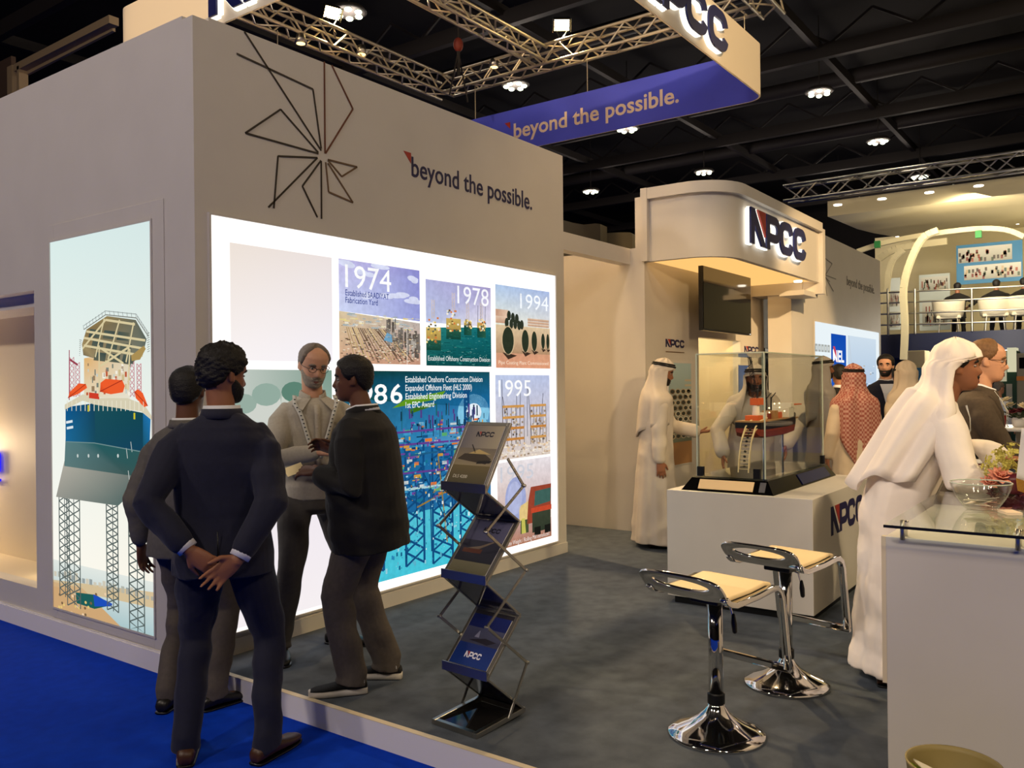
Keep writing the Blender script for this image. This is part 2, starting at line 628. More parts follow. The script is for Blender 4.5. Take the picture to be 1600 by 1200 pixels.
wf = empty('wall_front', (0, 0, 0))
tag(wf, kind='structure')
bx('wall_panel', M['white'], (WX, 6.46, WY, WY + 0.1, PZ, WH - 0.02), wf)
bx('wall_return', M['white'], (6.36, 6.46, WY + 0.1, 5.8, PZ, WH - 0.02), wf)
bx('wall_top', M['white'], (WX + 0.1, 6.46, WY, 9.5, WH - 0.02, WH), wf)
bx('skirting', M['white'], (WX + 0.02, 6.46, WY - 0.012, WY, PZ, 0.2), wf)
bx('lintel', M['white'], (6.46, 7.74, WY, WY + 0.12, 2.83, 2.99), wf)

# thin vinyl lines of the starburst on the front wall
sb = empty('starburst_graphic', (0, WY, 0), 0, 'line-drawn starburst of thin brown vinyl spikes on the front wall', 'wall graphic')


def wline(a, b, name, m, wd=0.011):
    A, B = photo(*a, y=WY), photo(*b, y=WY)
    MB().bar((A.x, -0.003, A.z), (B.x, -0.003, B.z), wd, 0.003, (0, 1, 0)).build(name, m, sb)


spk = [(((381.5, 49.5), (501.5, 235.5)), 'brown_ink'), (((369.5, 84), (488.6, 139.5), (501.5, 232.5)), 'brown_ink'), (((497, 240), (383, 208), (438, 171), (497, 238.5)), 'brown_ink'),
       (((495.5, 246.6), (434, 244), (427.4, 325.5)), 'brown_ink'), (((495.5, 246.6), (419, 324)), 'brown_ink'), (((501, 251), (472, 291), (495.5, 339.6)), 'brown_ink'), (((501.5, 251.4), (502, 342)), 'brown_ink'),
       (((508.5, 253.5), (513, 300), (551, 316.5), (512, 255)), 'pale_ink'), (((512, 249.6), (557.6, 261), (533.6, 276), (512, 250.5)), 'pale_ink'), (((506.3, 96.6), (507.5, 240)), 'orange_ink'), (((518, 102), (551, 170.4), (508.4, 239.4)), 'orange_ink')]
for pts, m in spk:
    for a, b in zip(pts[:-1], pts[1:]):
        wline(a, b, 'spike_line', M[m])
# slogan on the front wall
sl = empty('wall_slogan', (0, WY, 0), 0, 'navy slogan lettering with red corner mark on the front wall', 'lettering')
a, b = photo(643, 275, y=WY), photo(831, 326, y=WY)
mb = MB()
put_text(mb, 'beyond the possible.', (a.x, 0, a.z), (1, 0, 0), (0, 0, 1), b.x - a.x, 0.145, (0, -1, 0), 0.0, 0.008, depth=0.003)
mb.build('letters', M['navy_ink'], sl)
tri = photo(632, 246, y=WY)
MB().prism([(0, 0.075), (0.075, 0), (0.075, 0.075)], (tri.x - 0.01, 0, tri.z - 0.03), (1, 0, 0), (0, 0, 1), (0, -1, 0), 0.003).build('corner_mark', M['red_letter'], sl)


# ------------------------------------------------------------------ printed pictures
class Art:
    """A flat print: coloured ink shapes on one plane, in metres from its lower corner."""

    def __init__(s, o, u, n, w, h):
        s.o, s.u, s.v, s.n, s.w, s.h = V(o), V(u), V((0, 0, 1)), V(n), w, h
        s.mb = MB()

    def P(s, x, y, k):
        return s.o + s.u * (x * s.w) + s.v * (y * s.h) + s.n * (0.0004 * k)

    def poly(s, pts, col, k=1):
        s.mb.add([s.P(min(max(x, 0), 1), min(max(y, 0), 1), k) for x, y in pts], [tuple(range(len(pts)))], [S(*c) for c in col] if isinstance(col[0], (tuple, list)) else S(*col))

    def rect(s, x0, y0, x1, y1, col, k=1, top=None):
        c = [col, col, top, top] if top else col
        s.poly([(x0, y0), (x1, y0), (x1, y1), (x0, y1)], c, k)

    def line(s, pts, wd, col, k=2):
        """wd in metres"""
        for a, b in zip(pts[:-1], pts[1:]):
            A, B = V((a[0] * s.w, a[1] * s.h, 0)), V((b[0] * s.w, b[1] * s.h, 0))
            d = (B - A)
            if d.length < 1e-6:
                continue
            d.normalize()
            q = V((-d.y, d.x, 0)) * wd / 2
            s.poly([((p.x) / s.w, (p.y) / s.h) for p in (A - q, B - q, B + q, A + q)], col, k)

    def disc(s, x, y, rx, ry, col, k=2, n=16):
        s.poly([(x + rx * math.cos(2 * math.pi * i / n), y + ry * math.sin(2 * math.pi * i / n)) for i in range(n)], col, k)

    def lattice(s, x0, x1, y0, y1, n, wd, col, k=3, bars=2):
        for i in range(bars):
            x = x0 + (x1 - x0) * i / (bars - 1)
            s.line([(x, y0), (x, y1)], wd * 1.4, col, k)
        for i in range(n):
            a, b = y0 + (y1 - y0) * i / n, y0 + (y1 - y0) * (i + 1) / n
            s.line([(x0, a), (x1, b)], wd, col, k)
            s.line([(x1, a), (x0, b)], wd, col, k)

    def text(s, body, x, y, w, cap, col, k=6, bold=0.0):
        put_text(s.mb, body, s.P(x, y, k), s.u, s.v, w * s.w, cap, s.n, 0, bold, S(*col))

    def done(s, name, m, parent, **k):
        return s.mb.build(name, m, parent, **k)


# --- rig picture on the side face (u runs towards -Y as seen from the aisle)
lb = empty('rig_lightbox', (WX, 5.1, 0.2), 0, 'tall backlit picture of a jack-up rig on the side wall', 'light box')
L0, L1, LZ0, LZ1 = 5.70, 4.525, 0.20, 2.578
mb = MB()
for b in ((-0.014, 0, L0, L0 + 0.012, LZ0 - 0.012, LZ1 + 0.012), (-0.014, 0, L1 - 0.012, L1, LZ0 - 0.012, LZ1 + 0.012), (-0.014, 0, L1, L0, LZ1, LZ1 + 0.012), (-0.014, 0, L1, L0, LZ0 - 0.012, LZ0)):
    mb.box(*[b[0], b[1], b[2] - 5.1, b[3] - 5.1, b[4] - 0.2, b[5] - 0.2])
mb.build('frame', M['white'], lb)
A = Art((-0.008, L0 - 5.1, 0), (0, -1, 0), (-1, 0, 0), L0 - L1, LZ1 - LZ0)


def rp(px, py):
    p = photo(px, py, x=WX)
    return ((L0 - p.y) / (L0 - L1), (p.z - LZ0) / (LZ1 - LZ0))


def RP(*q):
    return [rp(*p) for p in q]


A.poly([(0, 0.13), (1, 0.13), (1, 1), (0, 1)], [(252, 250, 240), (250, 246, 232), (214, 232, 230), (218, 236, 233)], 0)
A.rect(0, 0.0, 1, 0.13, (170, 198, 202), 0, (226, 232, 226))
A.poly(RP((84, 948), (84, 908), (130, 918), (160, 948), (190, 985), (150, 968)), (206, 166, 118), 1)
A.poly(RP((84, 915), (84, 905), (243, 925), (243, 950)), (212, 190, 150), 1)
A.poly(RP((120, 925), (152, 929), (178, 945), (150, 951), (122, 942)), (30, 92, 88), 2)
A.poly(RP((148, 928), (178, 943), (176, 947), (150, 947)), (30, 78, 186), 3)
for k in range(24):
    x, y = rp(random.uniform(90, 170), random.uniform(925, 965))
    if y < 0.09:
        A.disc(x, y, 0.012, 0.004, random.choice([(226, 196, 120), (120, 96, 70), (236, 206, 170)]), 3, 7)
for k in range(26):
    x = k / 26 + random.uniform(0, 0.02)
    A.rect(x, 0.085, x + 0.03, 0.093 + random.uniform(0, 0.016), random.choice([(176, 180, 170), (206, 200, 182), (150, 160, 160)]), 1)
# legs
for x0, x1, y0, y1, n in ((96, 110, 772, 930, 13), (108, 126, 735, 945, 14), (170, 186, 790, 952, 15), (205, 226, 750, 985, 16)):
    a, b = rp(x0, y1), rp(x1, y0)
    A.lattice(a[0], b[0], a[1], b[1], n, 0.008, (84, 96, 94), 3)
    A.line([((a[0] * .45 + b[0] * .55), a[1]), ((a[0] * .45 + b[0] * .55), b[1])], 0.009, (70, 84, 84), 3)
# hull
A.poly(RP((90, 776), (103, 720), (235, 735), (236, 745), (187, 790)), [(150, 150, 142), (88, 108, 104), (74, 96, 94), (96, 108, 104), (176, 172, 160)], 4)
A.poly(RP((103, 728), (105, 682), (150, 690), (238, 705), (234, 745), (200, 742)), [(92, 122, 122), (86, 124, 128), (36, 92, 96), (46, 88, 88), (52, 84, 82), (60, 86, 84)], 5)
A.poly(RP((105, 690), (105, 636), (150, 630), (152, 692)), [(28, 104, 150), (10, 84, 138), (20, 66, 92), (24, 74, 92)], 6)
A.poly(RP((152, 692), (150, 630), (226, 645), (226, 705)), [(24, 74, 92), (20, 66, 92), (18, 70, 82), (26, 78, 88)], 6)
A.poly(RP((226, 705), (226, 645), (238, 655), (236, 705)), [(26, 78, 88), (14, 92, 140), (32, 118, 178), (28, 104, 156)], 6)
A.line(RP((106, 690), (150, 692), (226, 706)), 0.006, (110, 140, 140), 7)
for x, y in ((200, 700), (203, 735), (207, 690)):
    A.line(RP((x, y), (x + 2, y + 16)), 0.006, (196, 204, 200), 7)
for x in (124, 141, 156, 187):
    A.disc(*rp(x, 712), 0.009, 0.005, (200, 210, 206), 7, 8)
for x, y in ((106, 660), (107, 669)):
    A.line(RP((x, y), (x + 10, y - 2)), 0.016, (222, 232, 236), 7)
# deck edge and yellow hooks
A.poly(RP((104, 640), (104, 632), (132, 616), (150, 622), (202, 622), (228, 632), (240, 650), (240, 656), (224, 643), (150, 632), (132, 626)), (214, 206, 178), 8)
for k in range(18):
    x = 108 + k * 7
    A.line(RP((x, 626), (x, 642)), 0.008, (232, 226, 204), 9)
for x, y in ((141, 638), (213, 650)):
    A.line(RP((x, y - 5), (x, y + 5)), 0.018, (206, 196, 40), 10)
# superstructure
A.poly(RP((134, 620), (134, 560), (150, 556), (206, 566), (206, 624)), [(226, 214, 184), (222, 176, 110), (240, 236, 220), (222, 212, 186), (230, 226, 208)], 7)
for k in range(40):
    x, y = rp(random.uniform(136, 204), random.uniform(572, 620))
    A.rect(x, y, x + random.uniform(0.01, 0.03), y + random.uniform(0.006, 0.018), random.choice([(204, 186, 140), (244, 240, 226), (150, 126, 96), (196, 204, 196), (188, 92, 60), (120, 128, 118)]), 8)
for x, h in ((112, 0), (121, 8), (206, 0), (217, 10)):
    a, b = rp(x, 620), rp(x + 6, 558 + h)
    A.lattice(a[0], b[0], a[1], b[1], 7, 0.005, (196, 128, 136), 7)
A.line(RP((111, 625), (111, 547)), 0.011, (160, 76, 96), 8)
A.line(RP((112, 562), (124, 570)), 0.014, (150, 60, 76), 8)
# lifeboats
for q in (((109, 622), (112, 612), (126, 599), (137, 600), (139, 606), (126, 615)), ((159, 612), (160, 598), (168, 592), (194, 594), (198, 603), (195, 613), (176, 616)), ((213, 612), (218, 608), (226, 614), (234, 634), (228, 636), (215, 622))):
    A.poly(RP(*q), [(206, 70, 34)] + [(236, 92, 44)] * (len(q) - 1), 9)
    A.line([rp(*q[0]), rp(*q[len(q) // 2])], 0.006, (170, 52, 30), 10)
A.poly(RP((142, 622), (142, 613), (158, 615), (158, 624)), (206, 62, 40), 9)
# helideck
hd = RP((133, 555), (131, 538), (138, 515), (170, 494), (215, 500), (232, 530), (226, 555), (205, 570), (150, 560))
A.poly(hd, [(120, 106, 78), (150, 134, 100), (120, 116, 96), (110, 116, 104), (86, 96, 90), (104, 106, 90), (150, 130, 84), (134, 112, 72), (160, 140, 96)], 9)
for k in range(3):
    for j in range(3):
        x, y = 150 + j * 22 + k * 4 - 6, 514 + k * 18 + j * 2
        A.poly(RP((x, y), (x + 17, y + 2), (x + 15, y + 15), (x - 3, y + 13)), [(72, 86, 80), (58, 72, 70), (84, 92, 80), (96, 98, 80)], 10)
for a, b in (((134, 540), (226, 556)), ((138, 518), (230, 532)), ((134, 528), (229, 545)), ((166, 498), (152, 558)), ((190, 500), (172, 562)), ((212, 504), (200, 566)), ((132, 545), (168, 500)), ((168, 500), (214, 507)), ((162, 545), (196, 568)), ((160, 572), (205, 542)), ((158, 540), (158, 620)), ((206, 545), (203, 610))):
    A.line(RP(a, b), 0.014, (216, 202, 158), 11)
for a, b in (((134, 515), (168, 492)), ((168, 492), (216, 497)), ((216, 497), (235, 526))):
    A.line(RP(a, b), 0.006, (126, 128, 120), 11)
    A.line(RP((a[0], a[1] - 6), (b[0], b[1] - 6)), 0.004, (140, 148, 146), 11)
    for k in range(8):
        x, y = a[0] + (b[0] - a[0]) * k / 7, a[1] + (b[1] - a[1]) * k / 7
        A.line(RP((x, y), (x - 1, y - 7)), 0.004, (120, 126, 124), 11)
for k in range(9):
    A.line(RP((131 - k * 0.4, 532 + k * 3), (127, 531 + k * 3)), 0.004, (136, 140, 134), 11)
    A.line(RP((232 + k * 0.2, 522 + k * 3.5), (237, 520 + k * 3.5)), 0.004, (136, 140, 134), 11)
A.poly(RP((208, 556), (228, 540), (231, 545), (222, 562), (209, 564)), (170, 142, 84), 12)
A.done('print', M['print_plain'], lb)

# --- history wall (front face, u runs towards +X)
hw = empty('history_lightbox', (2.82, WY, 0.225), 0, 'wide white backlit wall of dated project pictures', 'light box')
HX0, HX1, HZ0, HZ1 = 2.825, 6.30, 0.235, 2.575


def H(x, z):
    return (x - 2.82, z - 0.225)


bx('light_panel', M['lightbox'], (HX0 - 2.82, HX1 - 2.82, -0.01, 0, HZ0 - 0.225, HZ1 - 0.225), hw)
mb = MB()
for b in ((-0.012, 0, -0.02, 0, 0, 2.362), (HX1 - 2.82, HX1 - 2.808, -0.02, 0, 0, 2.362), (0, HX1 - 2.82, -0.02, 0, 2.35, 2.362), (0, HX1 - 2.82, -0.02, 0, -0.002, 0.01)):
    mb.box(*b)
mb.build('frame', M['white'], hw)


def pic(px0, py0, px1, py1, name='picture'):
    """Rectangle on the light box from two opposite photo corners (upper-left, lower-right)."""
    a, b = photo(px0, py0, y=WY), photo(px1, py1, y=WY)
    return Art((a.x - 2.82, -0.0115, b.z - 0.225), (1, 0, 0), (0, -1, 0), b.x - a.x, a.z - b.z)


def people_far(A, n, y, cols, hmin=0.02, hmax=0.05, k=3):
    for i in range(n):
        x = random.uniform(0, 0.97)
        A.rect(x, y, x + random.uniform(0.01, 0.03), y + random.uniform(hmin, hmax), random.choice(cols), k)


# blank pale picture
P0 = pic(357, 379, 518, 566)
P0.poly([(0, 0), (1, 0), (1, 1), (0, 1)], [(250, 244, 244), (246, 242, 248), (236, 226, 224), (238, 226, 216)], 0)
P0.done('pale_picture', M['print_plain'], hw, label='blank pale pink picture')
# 1974 yard
P1 = pic(527, 404, 655, 570)
P1.poly([(0, .5), (1, .46), (1, 1), (0, 1)], [(206, 214, 244), (196, 190, 232), (138, 138, 206), (150, 156, 214)], 0)
for x, y, r in ((.12, .95, .12), (.3, .9, .1), (.72, .72, .12), (.9, .68, .12), (.55, .70, .1), (.35, .68, .1), (.95, .9, .08), (.5, .97, .12)):
    for q in range(3):
        P1.disc(x + random.uniform(-.06, .06), y + random.uniform(-.02, .02), r * random.uniform(.5, .9), .025, (214, 218, 242), 1)
P1.poly([(0, 0), (1, 0), (1, .44), (0, .5)], [(206, 160, 128), (196, 146, 120), (190, 178, 170), (216, 196, 160)], 0)
for i in range(60):
    y = .38 + random.uniform(-.03, .10)
    x = random.uniform(0, .95)
    P1.rect(x, y, x + random.uniform(.02, .09), y + random.uniform(.006, .018), random.choice([(226, 220, 204), (238, 226, 180), (196, 196, 192), (166, 176, 176), (224, 206, 140)]), 2)
for i in range(22):
    x = .08 + i * .022
    P1.line([(x, .35), (x + .1 + i * .012, .02 + (i % 4) * .02)], .008, random.choice([(176, 148, 106), (120, 92, 64), (206, 178, 120), (98, 80, 60)]), 3)
for i in range(90):
    x, y = random.uniform(.05, .95), random.uniform(.02, .3)
    P1.rect(x, y, x + random.uniform(.01, .04), y + .010, random.choice([(92, 72, 56), (150, 122, 90), (222, 196, 150), (88, 84, 80)]), 4)
for i in range(40):
    x = random.uniform(.55, .97)
    P1.rect(x, .02 + (1 - x) * .3 + random.uniform(0, .3), x + .035, .035 + (1 - x) * .3 + random.uniform(0, .3), random.choice([(120, 112, 104), (176, 168, 158), (96, 88, 80)]), 3)
P1.poly([(.52, .24), (.63, .22), (.62, .30), (.56, .32)], (112, 160, 190), 5)
P1.rect(.665, .36, .675, .47, (60, 60, 60), 5)
P1.rect(.815, .0, .822, .38, (240, 226, 214), 5)
P1.text('1974', .07, .735, .55, .155, (255, 255, 255), 6)
P1.text('Established SAADIYAT', .07, .655, .52, .040, (34, 56, 138), 6, .006)
P1.text('Fabrication Yard', .07, .585, .38, .040, (34, 56, 138), 6, .006)
for i in range(260):
    x, y = random.uniform(.01, .97), random.uniform(.01, .42)
    q = .006 + .012 * (1 - y / .45)
    P1.rect(x, y, x + q * 1.6, y + q * .5, random.choice([(110, 84, 64), (226, 206, 170), (160, 140, 116), (84, 76, 68), (238, 226, 200)]), 5)
P1.done('yard_picture', M['print_lit'], hw, label='picture of a fabrication yard dated 1974')
# 1978 offshore
P2 = pic(663, 436, 766, 573)
P2.poly([(0, .5), (1, .5), (1, 1), (0, 1)], [(186, 196, 226), (176, 178, 220), (170, 160, 206), (236, 230, 238)], 0)
P2.poly([(0, 0), (1, 0), (1, .5), (0, .44)], [(12, 74, 74), (8, 66, 70), (20, 110, 116), (40, 128, 122)], 0)
for i in range(60):
    x, y = random.uniform(0, .95), random.uniform(.02, .42)
    P2.rect(x, y, x + random.uniform(.03, .12), y + .006, random.choice([(14, 92, 88), (30, 126, 118), (8, 60, 62)]), 1)
for cx, w_, h0, h1 in ((.10, .11, .30, .55), (.40, .11, .44, .66), (.62, .06, .50, .56), (.84, .07, .48, .58)):
    P2.rect(cx - w_, h0, cx + w_, (h0 + h1) / 2 + .02, (176, 146, 76), 2, (206, 176, 96))
    for i in range(26):
        x, y = random.uniform(cx - w_, cx + w_ * .8), random.uniform(h0 - .04, h1)
        P2.rect(x, y, x + .028, y + .022, random.choice([(226, 190, 84), (244, 236, 214), (120, 92, 50), (212, 120, 60), (80, 96, 84), (250, 226, 150)]), 3)
    P2.lattice(cx - .02, cx + .02, h1, h1 + .22, 5, .004, (206, 190, 186), 3)
    P2.rect(cx - w_, h0 - .12, cx + w_, h0, (18, 66, 56), 1, (40, 90, 70))
for x in (.78, .83, .9):
    P2.line([(x, .55), (x + .005, .76)], .006, (110, 110, 130), 3)
for i in range(220):
    x, y = random.uniform(.0, .98), random.uniform(.01, .46)
    P2.rect(x, y, x + random.uniform(.01, .04), y + .004, random.choice([(60, 140, 134), (6, 56, 60), (24, 106, 104), (120, 176, 166)]), 1)
P2.text('1978', .46, .76, .5, .14, (250, 250, 255), 6)
P2.text('Established Offshore Construction Division', .02, .06, .95, .036, (236, 244, 240), 6)
P2.done('offshore_picture', M['print_lit'], hw, label='picture of offshore platforms dated 1978')
# 1994 pipes
P3 = pic(772, 444, 858, 576)
P3.poly([(0, .45), (1, .45), (1, 1), (0, 1)], [(238, 238, 214), (236, 232, 218), (168, 186, 226), (176, 200, 232)], 0)
P3.poly([(0, 0), (1, 0), (1, .4), (0, .4)], [(216, 150, 118), (224, 158, 122), (206, 160, 126), (196, 156, 120)], 0)
for i, (y, x1) in enumerate(((.62, .22), (.54, .2))):
    P3.rect(0, y, x1, y + .085, (196, 150, 122), 1, (226, 196, 170))
for i, (x, y) in enumerate(((.23, .64), (.30, .62), (.37, .61), (.19, .55), (.27, .54), (.34, .54), (.41, .53), (.46, .54))):
    P3.disc(x, y, .035, .06, (46, 52, 40), 2)
for y in (.53, .565, .6):
    P3.rect(.57, y, .98, y + .03, (186, 140, 112), 1, (226, 196, 168))
P3.rect(0, .18, 1, .52, (178, 140, 106), 1, (222, 196, 158))
for x, y, rx, ry in ((.21, .335, .10, .165), (.52, .34, .065, .14), (.69, .345, .052, .125), (.86, .35, .036, .10), (.955, .35, .03, .10)):
    P3.disc(x, y, rx * 1.14, ry * 1.09, (214, 186, 146), 2, 24)
    P3.disc(x, y, rx, ry, (44, 52, 38), 3, 24)
    P3.poly([(x - rx, y - ry * .9), (x + rx * .6, y - ry), (x + rx * 1.6, y - ry * 1.1), (x, y - ry * 1.4)], (62, 46, 36), 2)
P3.text('1994', .43, .745, .54, .13, (246, 250, 255), 6)
P3.text('Pipe Coating Plant Commissioned', .04, .045, .92, .03, (250, 226, 200), 6)
P3.done('pipe_picture', M['print_lit'], hw, label='picture of stacked concrete pipes dated 1994')
# green portrait picture
P4 = pic(357, 577, 518, 735)
P4.poly([(0, 0), (1, 0), (1, 1), (0, 1)], [(196, 206, 196), (176, 194, 180), (120, 150, 136), (196, 204, 196)], 0)
P4.rect(.72, 0, .9, 1, (168, 190, 176), 1)
for x, y, r, c, c2 in ((.33, .68, .14, (206, 210, 202), (146, 170, 158)), (.60, .70, .13, (202, 208, 198), (92, 130, 114)), (.12, .6, .12, (206, 210, 202), (150, 172, 160))):
    P4.disc(x, y, r, r * 1.25, c, 2)
    P4.disc(x, y + .09, r * .98, r * .75, c2, 3)
    P4.rect(x - r * 1.4, 0, x + r * 1.4, y - r * .9, (186, 198, 188), 1, (206, 212, 204))
P4.done('portrait_picture', M['print_plain'], hw, label='pale green portrait picture')
P5 = pic(357, 757, 518, 940)
P5.poly([(0, 0), (1, 0), (1, 1), (0, 1)], [(246, 238, 240), (246, 240, 242), (240, 232, 240), (236, 232, 232)], 0)
P5.done('pale_picture', M['print_plain'], hw, label='blank pale pink picture')
# big blue picture
P6 = pic(529, 579, 766, 862)
P6.poly([(0, .35), (1, .35), (1, 1), (0, 1)], [(60, 150, 200), (130, 190, 226), (24, 96, 150), (14, 66, 62)], 0)
P6.poly([(.2, .86), (1, .80), (1, 1), (0, 1), (0, .9)], [(14, 72, 70), (26, 108, 164), (20, 78, 92), (12, 56, 50), (16, 74, 70)], 1)
P6.disc(.87, .78, .06, .05, (226, 238, 246), 2)
P6.disc(.87, .78, .125, .10, (130, 196, 226), 1)
P6.poly([(.30, .82), (.62, .86), (.66, .9), (.38, .86)], (96, 150, 30), 2)
P6.poly([(.42, .79), (.60, .83), (.56, .84), (.40, .81)], (60, 110, 26), 2)
P6.rect(0, 0, 1, .36, (70, 196, 216), 0, (84, 190, 210))
P6.rect(.30, .30, 1, .62, (26, 98, 152), 1, (40, 116, 168))
for x0, x1, y0, y1, n in ((.38, .50, .04, .66, 9), (.56, .70, .02, .62, 9), (.76, .9, .1, .6, 7), (.80, .83, .6, .92, 12), (.1, .24, .05, .55, 7)):
    P6.lattice(x0, x1, y0, y1, n, .016, (18, 74, 124), 2)
for i in range(260):
    x, y = random.uniform(.28, .96), random.uniform(.34, .74)
    P6.rect(x, y, x + random.uniform(.008, .05), y + random.uniform(.005, .018), random.choice([(10, 58, 104), (60, 150, 196), (20, 82, 130), (150, 196, 216), (206, 150, 60), (110, 66, 150), (196, 206, 206), (220, 120, 50), (24, 110, 140), (90, 170, 110), (8, 44, 70)]), 3)
for i in range(70):
    x, y = random.uniform(.35, .95), random.uniform(.66, .78)
    P6.rect(x, y, x + random.uniform(.004, .012), y + random.uniform(.02, .07), random.choice([(20, 50, 70), (80, 60, 130), (30, 96, 110)]), 3)
for y in (.70, .64, .58, .5, .42):
    P6.line([(.3, y), (.97, y + random.uniform(-.02, .02))], .014, random.choice([(176, 206, 206), (96, 60, 140), (30, 90, 130)]), 4)
for i in range(14):
    P6.line([(random.uniform(.4, .9), random.uniform(.05, .6)), (random.uniform(.4, .95), random.uniform(.05, .6))], .012, random.choice([(16, 70, 116), (90, 170, 196), (150, 120, 50)]), 3)
for i in range(500):
    x, y = random.uniform(.02, .98), random.uniform(.02, .74)
    q = random.uniform(.003, .012)
    P6.rect(x, y, x + q, y + q * random.uniform(.4, 2.4), random.choice([(12, 60, 104), (40, 130, 176), (150, 206, 220), (20, 90, 130), (226, 236, 236), (90, 176, 200)]) if y < .34 else random.choice([(8, 40, 66), (196, 216, 216), (60, 150, 190), (206, 160, 70), (30, 70, 110), (120, 80, 160)]), 5)
P6.text('198', .05, .845, .22, .135, (255, 255, 255), 6, .01)
P6.text('6', .29, .845, .075, .135, (255, 255, 255), 6, .012)
for i, (tx, wd) in enumerate((('Established Onshore Construction Division', .555), ('Expanded Offshore Fleet (HLS 2000)', .47), ('Established Engineering Division', .43), ('1st EPC Award', .19))):
    P6.text(tx, .385, .945 - i * .042, wd, .044, (244, 250, 250), 6, .006)
P6.done('platform_picture', M['print_lit'], hw, label='large blue picture of an offshore steel platform')
# 1995 fabrication yard
P7 = pic(772, 586, 858, 709)
P7.poly([(0, 0), (1, 0), (1, 1), (0, 1)], [(216, 200, 190), (220, 204, 190), (186, 196, 228), (190, 202, 232)], 0)
for x in (.12, .22, .36, .42, .56, .64, .8):
    P7.line([(x, .25), (x + random.uniform(-.1, .1), random.uniform(.7, .95))], .008, (92, 92, 104), 1)
for x0, x1 in ((.12, .5), (.62, .92)):
    for j in range(4):
        P7.rect(x0, .22 + j * .13, x1, .25 + j * .13, random.choice([(196, 130, 60), (206, 150, 80)]), 3)
    for j in range(6):
        x = x0 + (x1 - x0) * j / 5
        P7.line([(x, .15), (x, .64)], .008, (110, 96, 84), 2)
    for i in range(60):
        x, y = random.uniform(x0, x1 - .03), random.uniform(.15, .6)
        P7.rect(x, y, x + .03, y + .025, random.choice([(150, 130, 112), (226, 216, 200), (96, 86, 80), (186, 160, 130)]), 2)
for i in range(80):
    x, y = random.uniform(0, .96), random.uniform(.0, .16)
    P7.rect(x, y, x + .04, y + .02, random.choice([(226, 196, 160), (190, 160, 130), (240, 226, 206), (150, 130, 110)]), 3)
P7.text('1995', .05, .745, .58, .14, (255, 255, 255), 6)
P7.text('Established Musaffah Fabrication Yard', .04, .05, .92, .04, (244, 236, 226), 6)
P7.done('crane_picture', M['print_lit'], hw, label='picture of yard cranes dated 1995')
# lorry picture
P8 = pic(775, 724, 860, 837)
P8.poly([(0, 0), (1, 0), (1, 1), (0, 1)], [(176, 120, 92), (168, 112, 86), (232, 224, 228), (236, 228, 228)], 0)
P8.rect(0, .24, 1, .4, (196, 176, 160), 1, (222, 206, 196))
P8.disc(.32, .54, .19, .27, (160, 168, 210), 2, 24)
P8.disc(.30, .56, .13, .2, (178, 184, 220), 3, 24)
P8.poly([(.38, .28), (.56, .28), (.56, .5), (.38, .45)], (226, 196, 130), 3)
P8.poly([(.52, .22), (.98, .22), (1, .66), (.6, .66), (.55, .5)], (150, 66, 46), 4)
P8.poly([(.66, .42), (.98, .44), (.99, .61), (.68, .6)], (62, 96, 88), 5)
P8.rect(.62, .1, .98, .36, (48, 56, 42), 5, (60, 66, 50))
P8.rect(.60, .34, 1, .40, (196, 72, 44), 6)
P8.rect(.40, .12, .55, .28, (70, 80, 50), 4)
P8.poly([(.42, .12), (.50, .12), (.48, .30), (.42, .30)], (196, 190, 90), 5)
P8.rect(.66, .06, .78, .16, (26, 26, 22), 6)
P8.rect(.86, .06, .98, .16, (26, 26, 22), 6)
P8.text('1995', .05, .77, .6, .13, (206, 206, 214), 6)
P8.text('Concrete Weight / Rolling Mill introduced', .03, .02, .92, .036, (236, 226, 220), 6)
P8.done('lorry_picture', M['print_lit'], hw, label='picture of a red lorry with a mixer drum')

# ------------------------------------------------------------------ rear walls and canopy
TY = 3.95
BX = 7.72
st('wall_corridor', M['white'], (BX, BX + 0.1, TY + 0.1, 9.4, PZ, 2.99))
wt = empty('wall_screen', (0, 0, 0))
tag(wt, kind='structure')
bx('wall_panel', M['white'], (BX, 9.03, TY, TY + 0.1, PZ, 3.5), wt)
bx('wall_panel', M['white'], (10.31, 11.16, TY, TY + 0.1, PZ, 3.5), wt)
bx('wall_panel', M['white'], (9.03, 10.31, TY, TY + 0.1, 2.135, 3.5), wt)
bx('niche_back', M['cream'], (8.9, 10.5, 5.3, 5.35, PZ, 2.3), wt)
bx('niche_side', M['cream'], (9.0, 9.03, TY + 0.1, 5.3, PZ, 2.3), wt)
bx('niche_side', M['cream'], (10.31, 10.34, TY + 0.1, 5.3, PZ, 2.3), wt)
bx('niche_head', M['cream'], (8.9, 10.5, TY + 0.1, 5.35, 2.3, 2.33), wt)
lamp('niche_light', 'POINT', (9.6, 4.6, 2.15), 16, (1, 0.85, 0.55), 0.08)
st('wall_recess', M['white'], (11.0, 15.4, 4.9, 5.0, PZ, 3.5))
st('column', M['white'], (10.75, 11.52, 3.45, 3.75, PZ, 2.95))
bx('trim_beam', M['white'], (10.72, 11.16, 3.3, TY, 2.72, 2.862), kind='structure')

cy0, cx1, cr = 3.10, 10.74, 0.42


def plan(off, x1=cx1, y1=TY):
    """Outline of the canopy in plan: side face, rounded corner, front face."""
    x0, y0, r = BX - off, cy0 - off, cr + off
    return [(x0, y1)] + [(x0 + r - r * math.cos(t), y0 + r - r * math.sin(t)) for t in [math.pi / 2 * i / 10 for i in range(11)]] + [(x1, y0)]


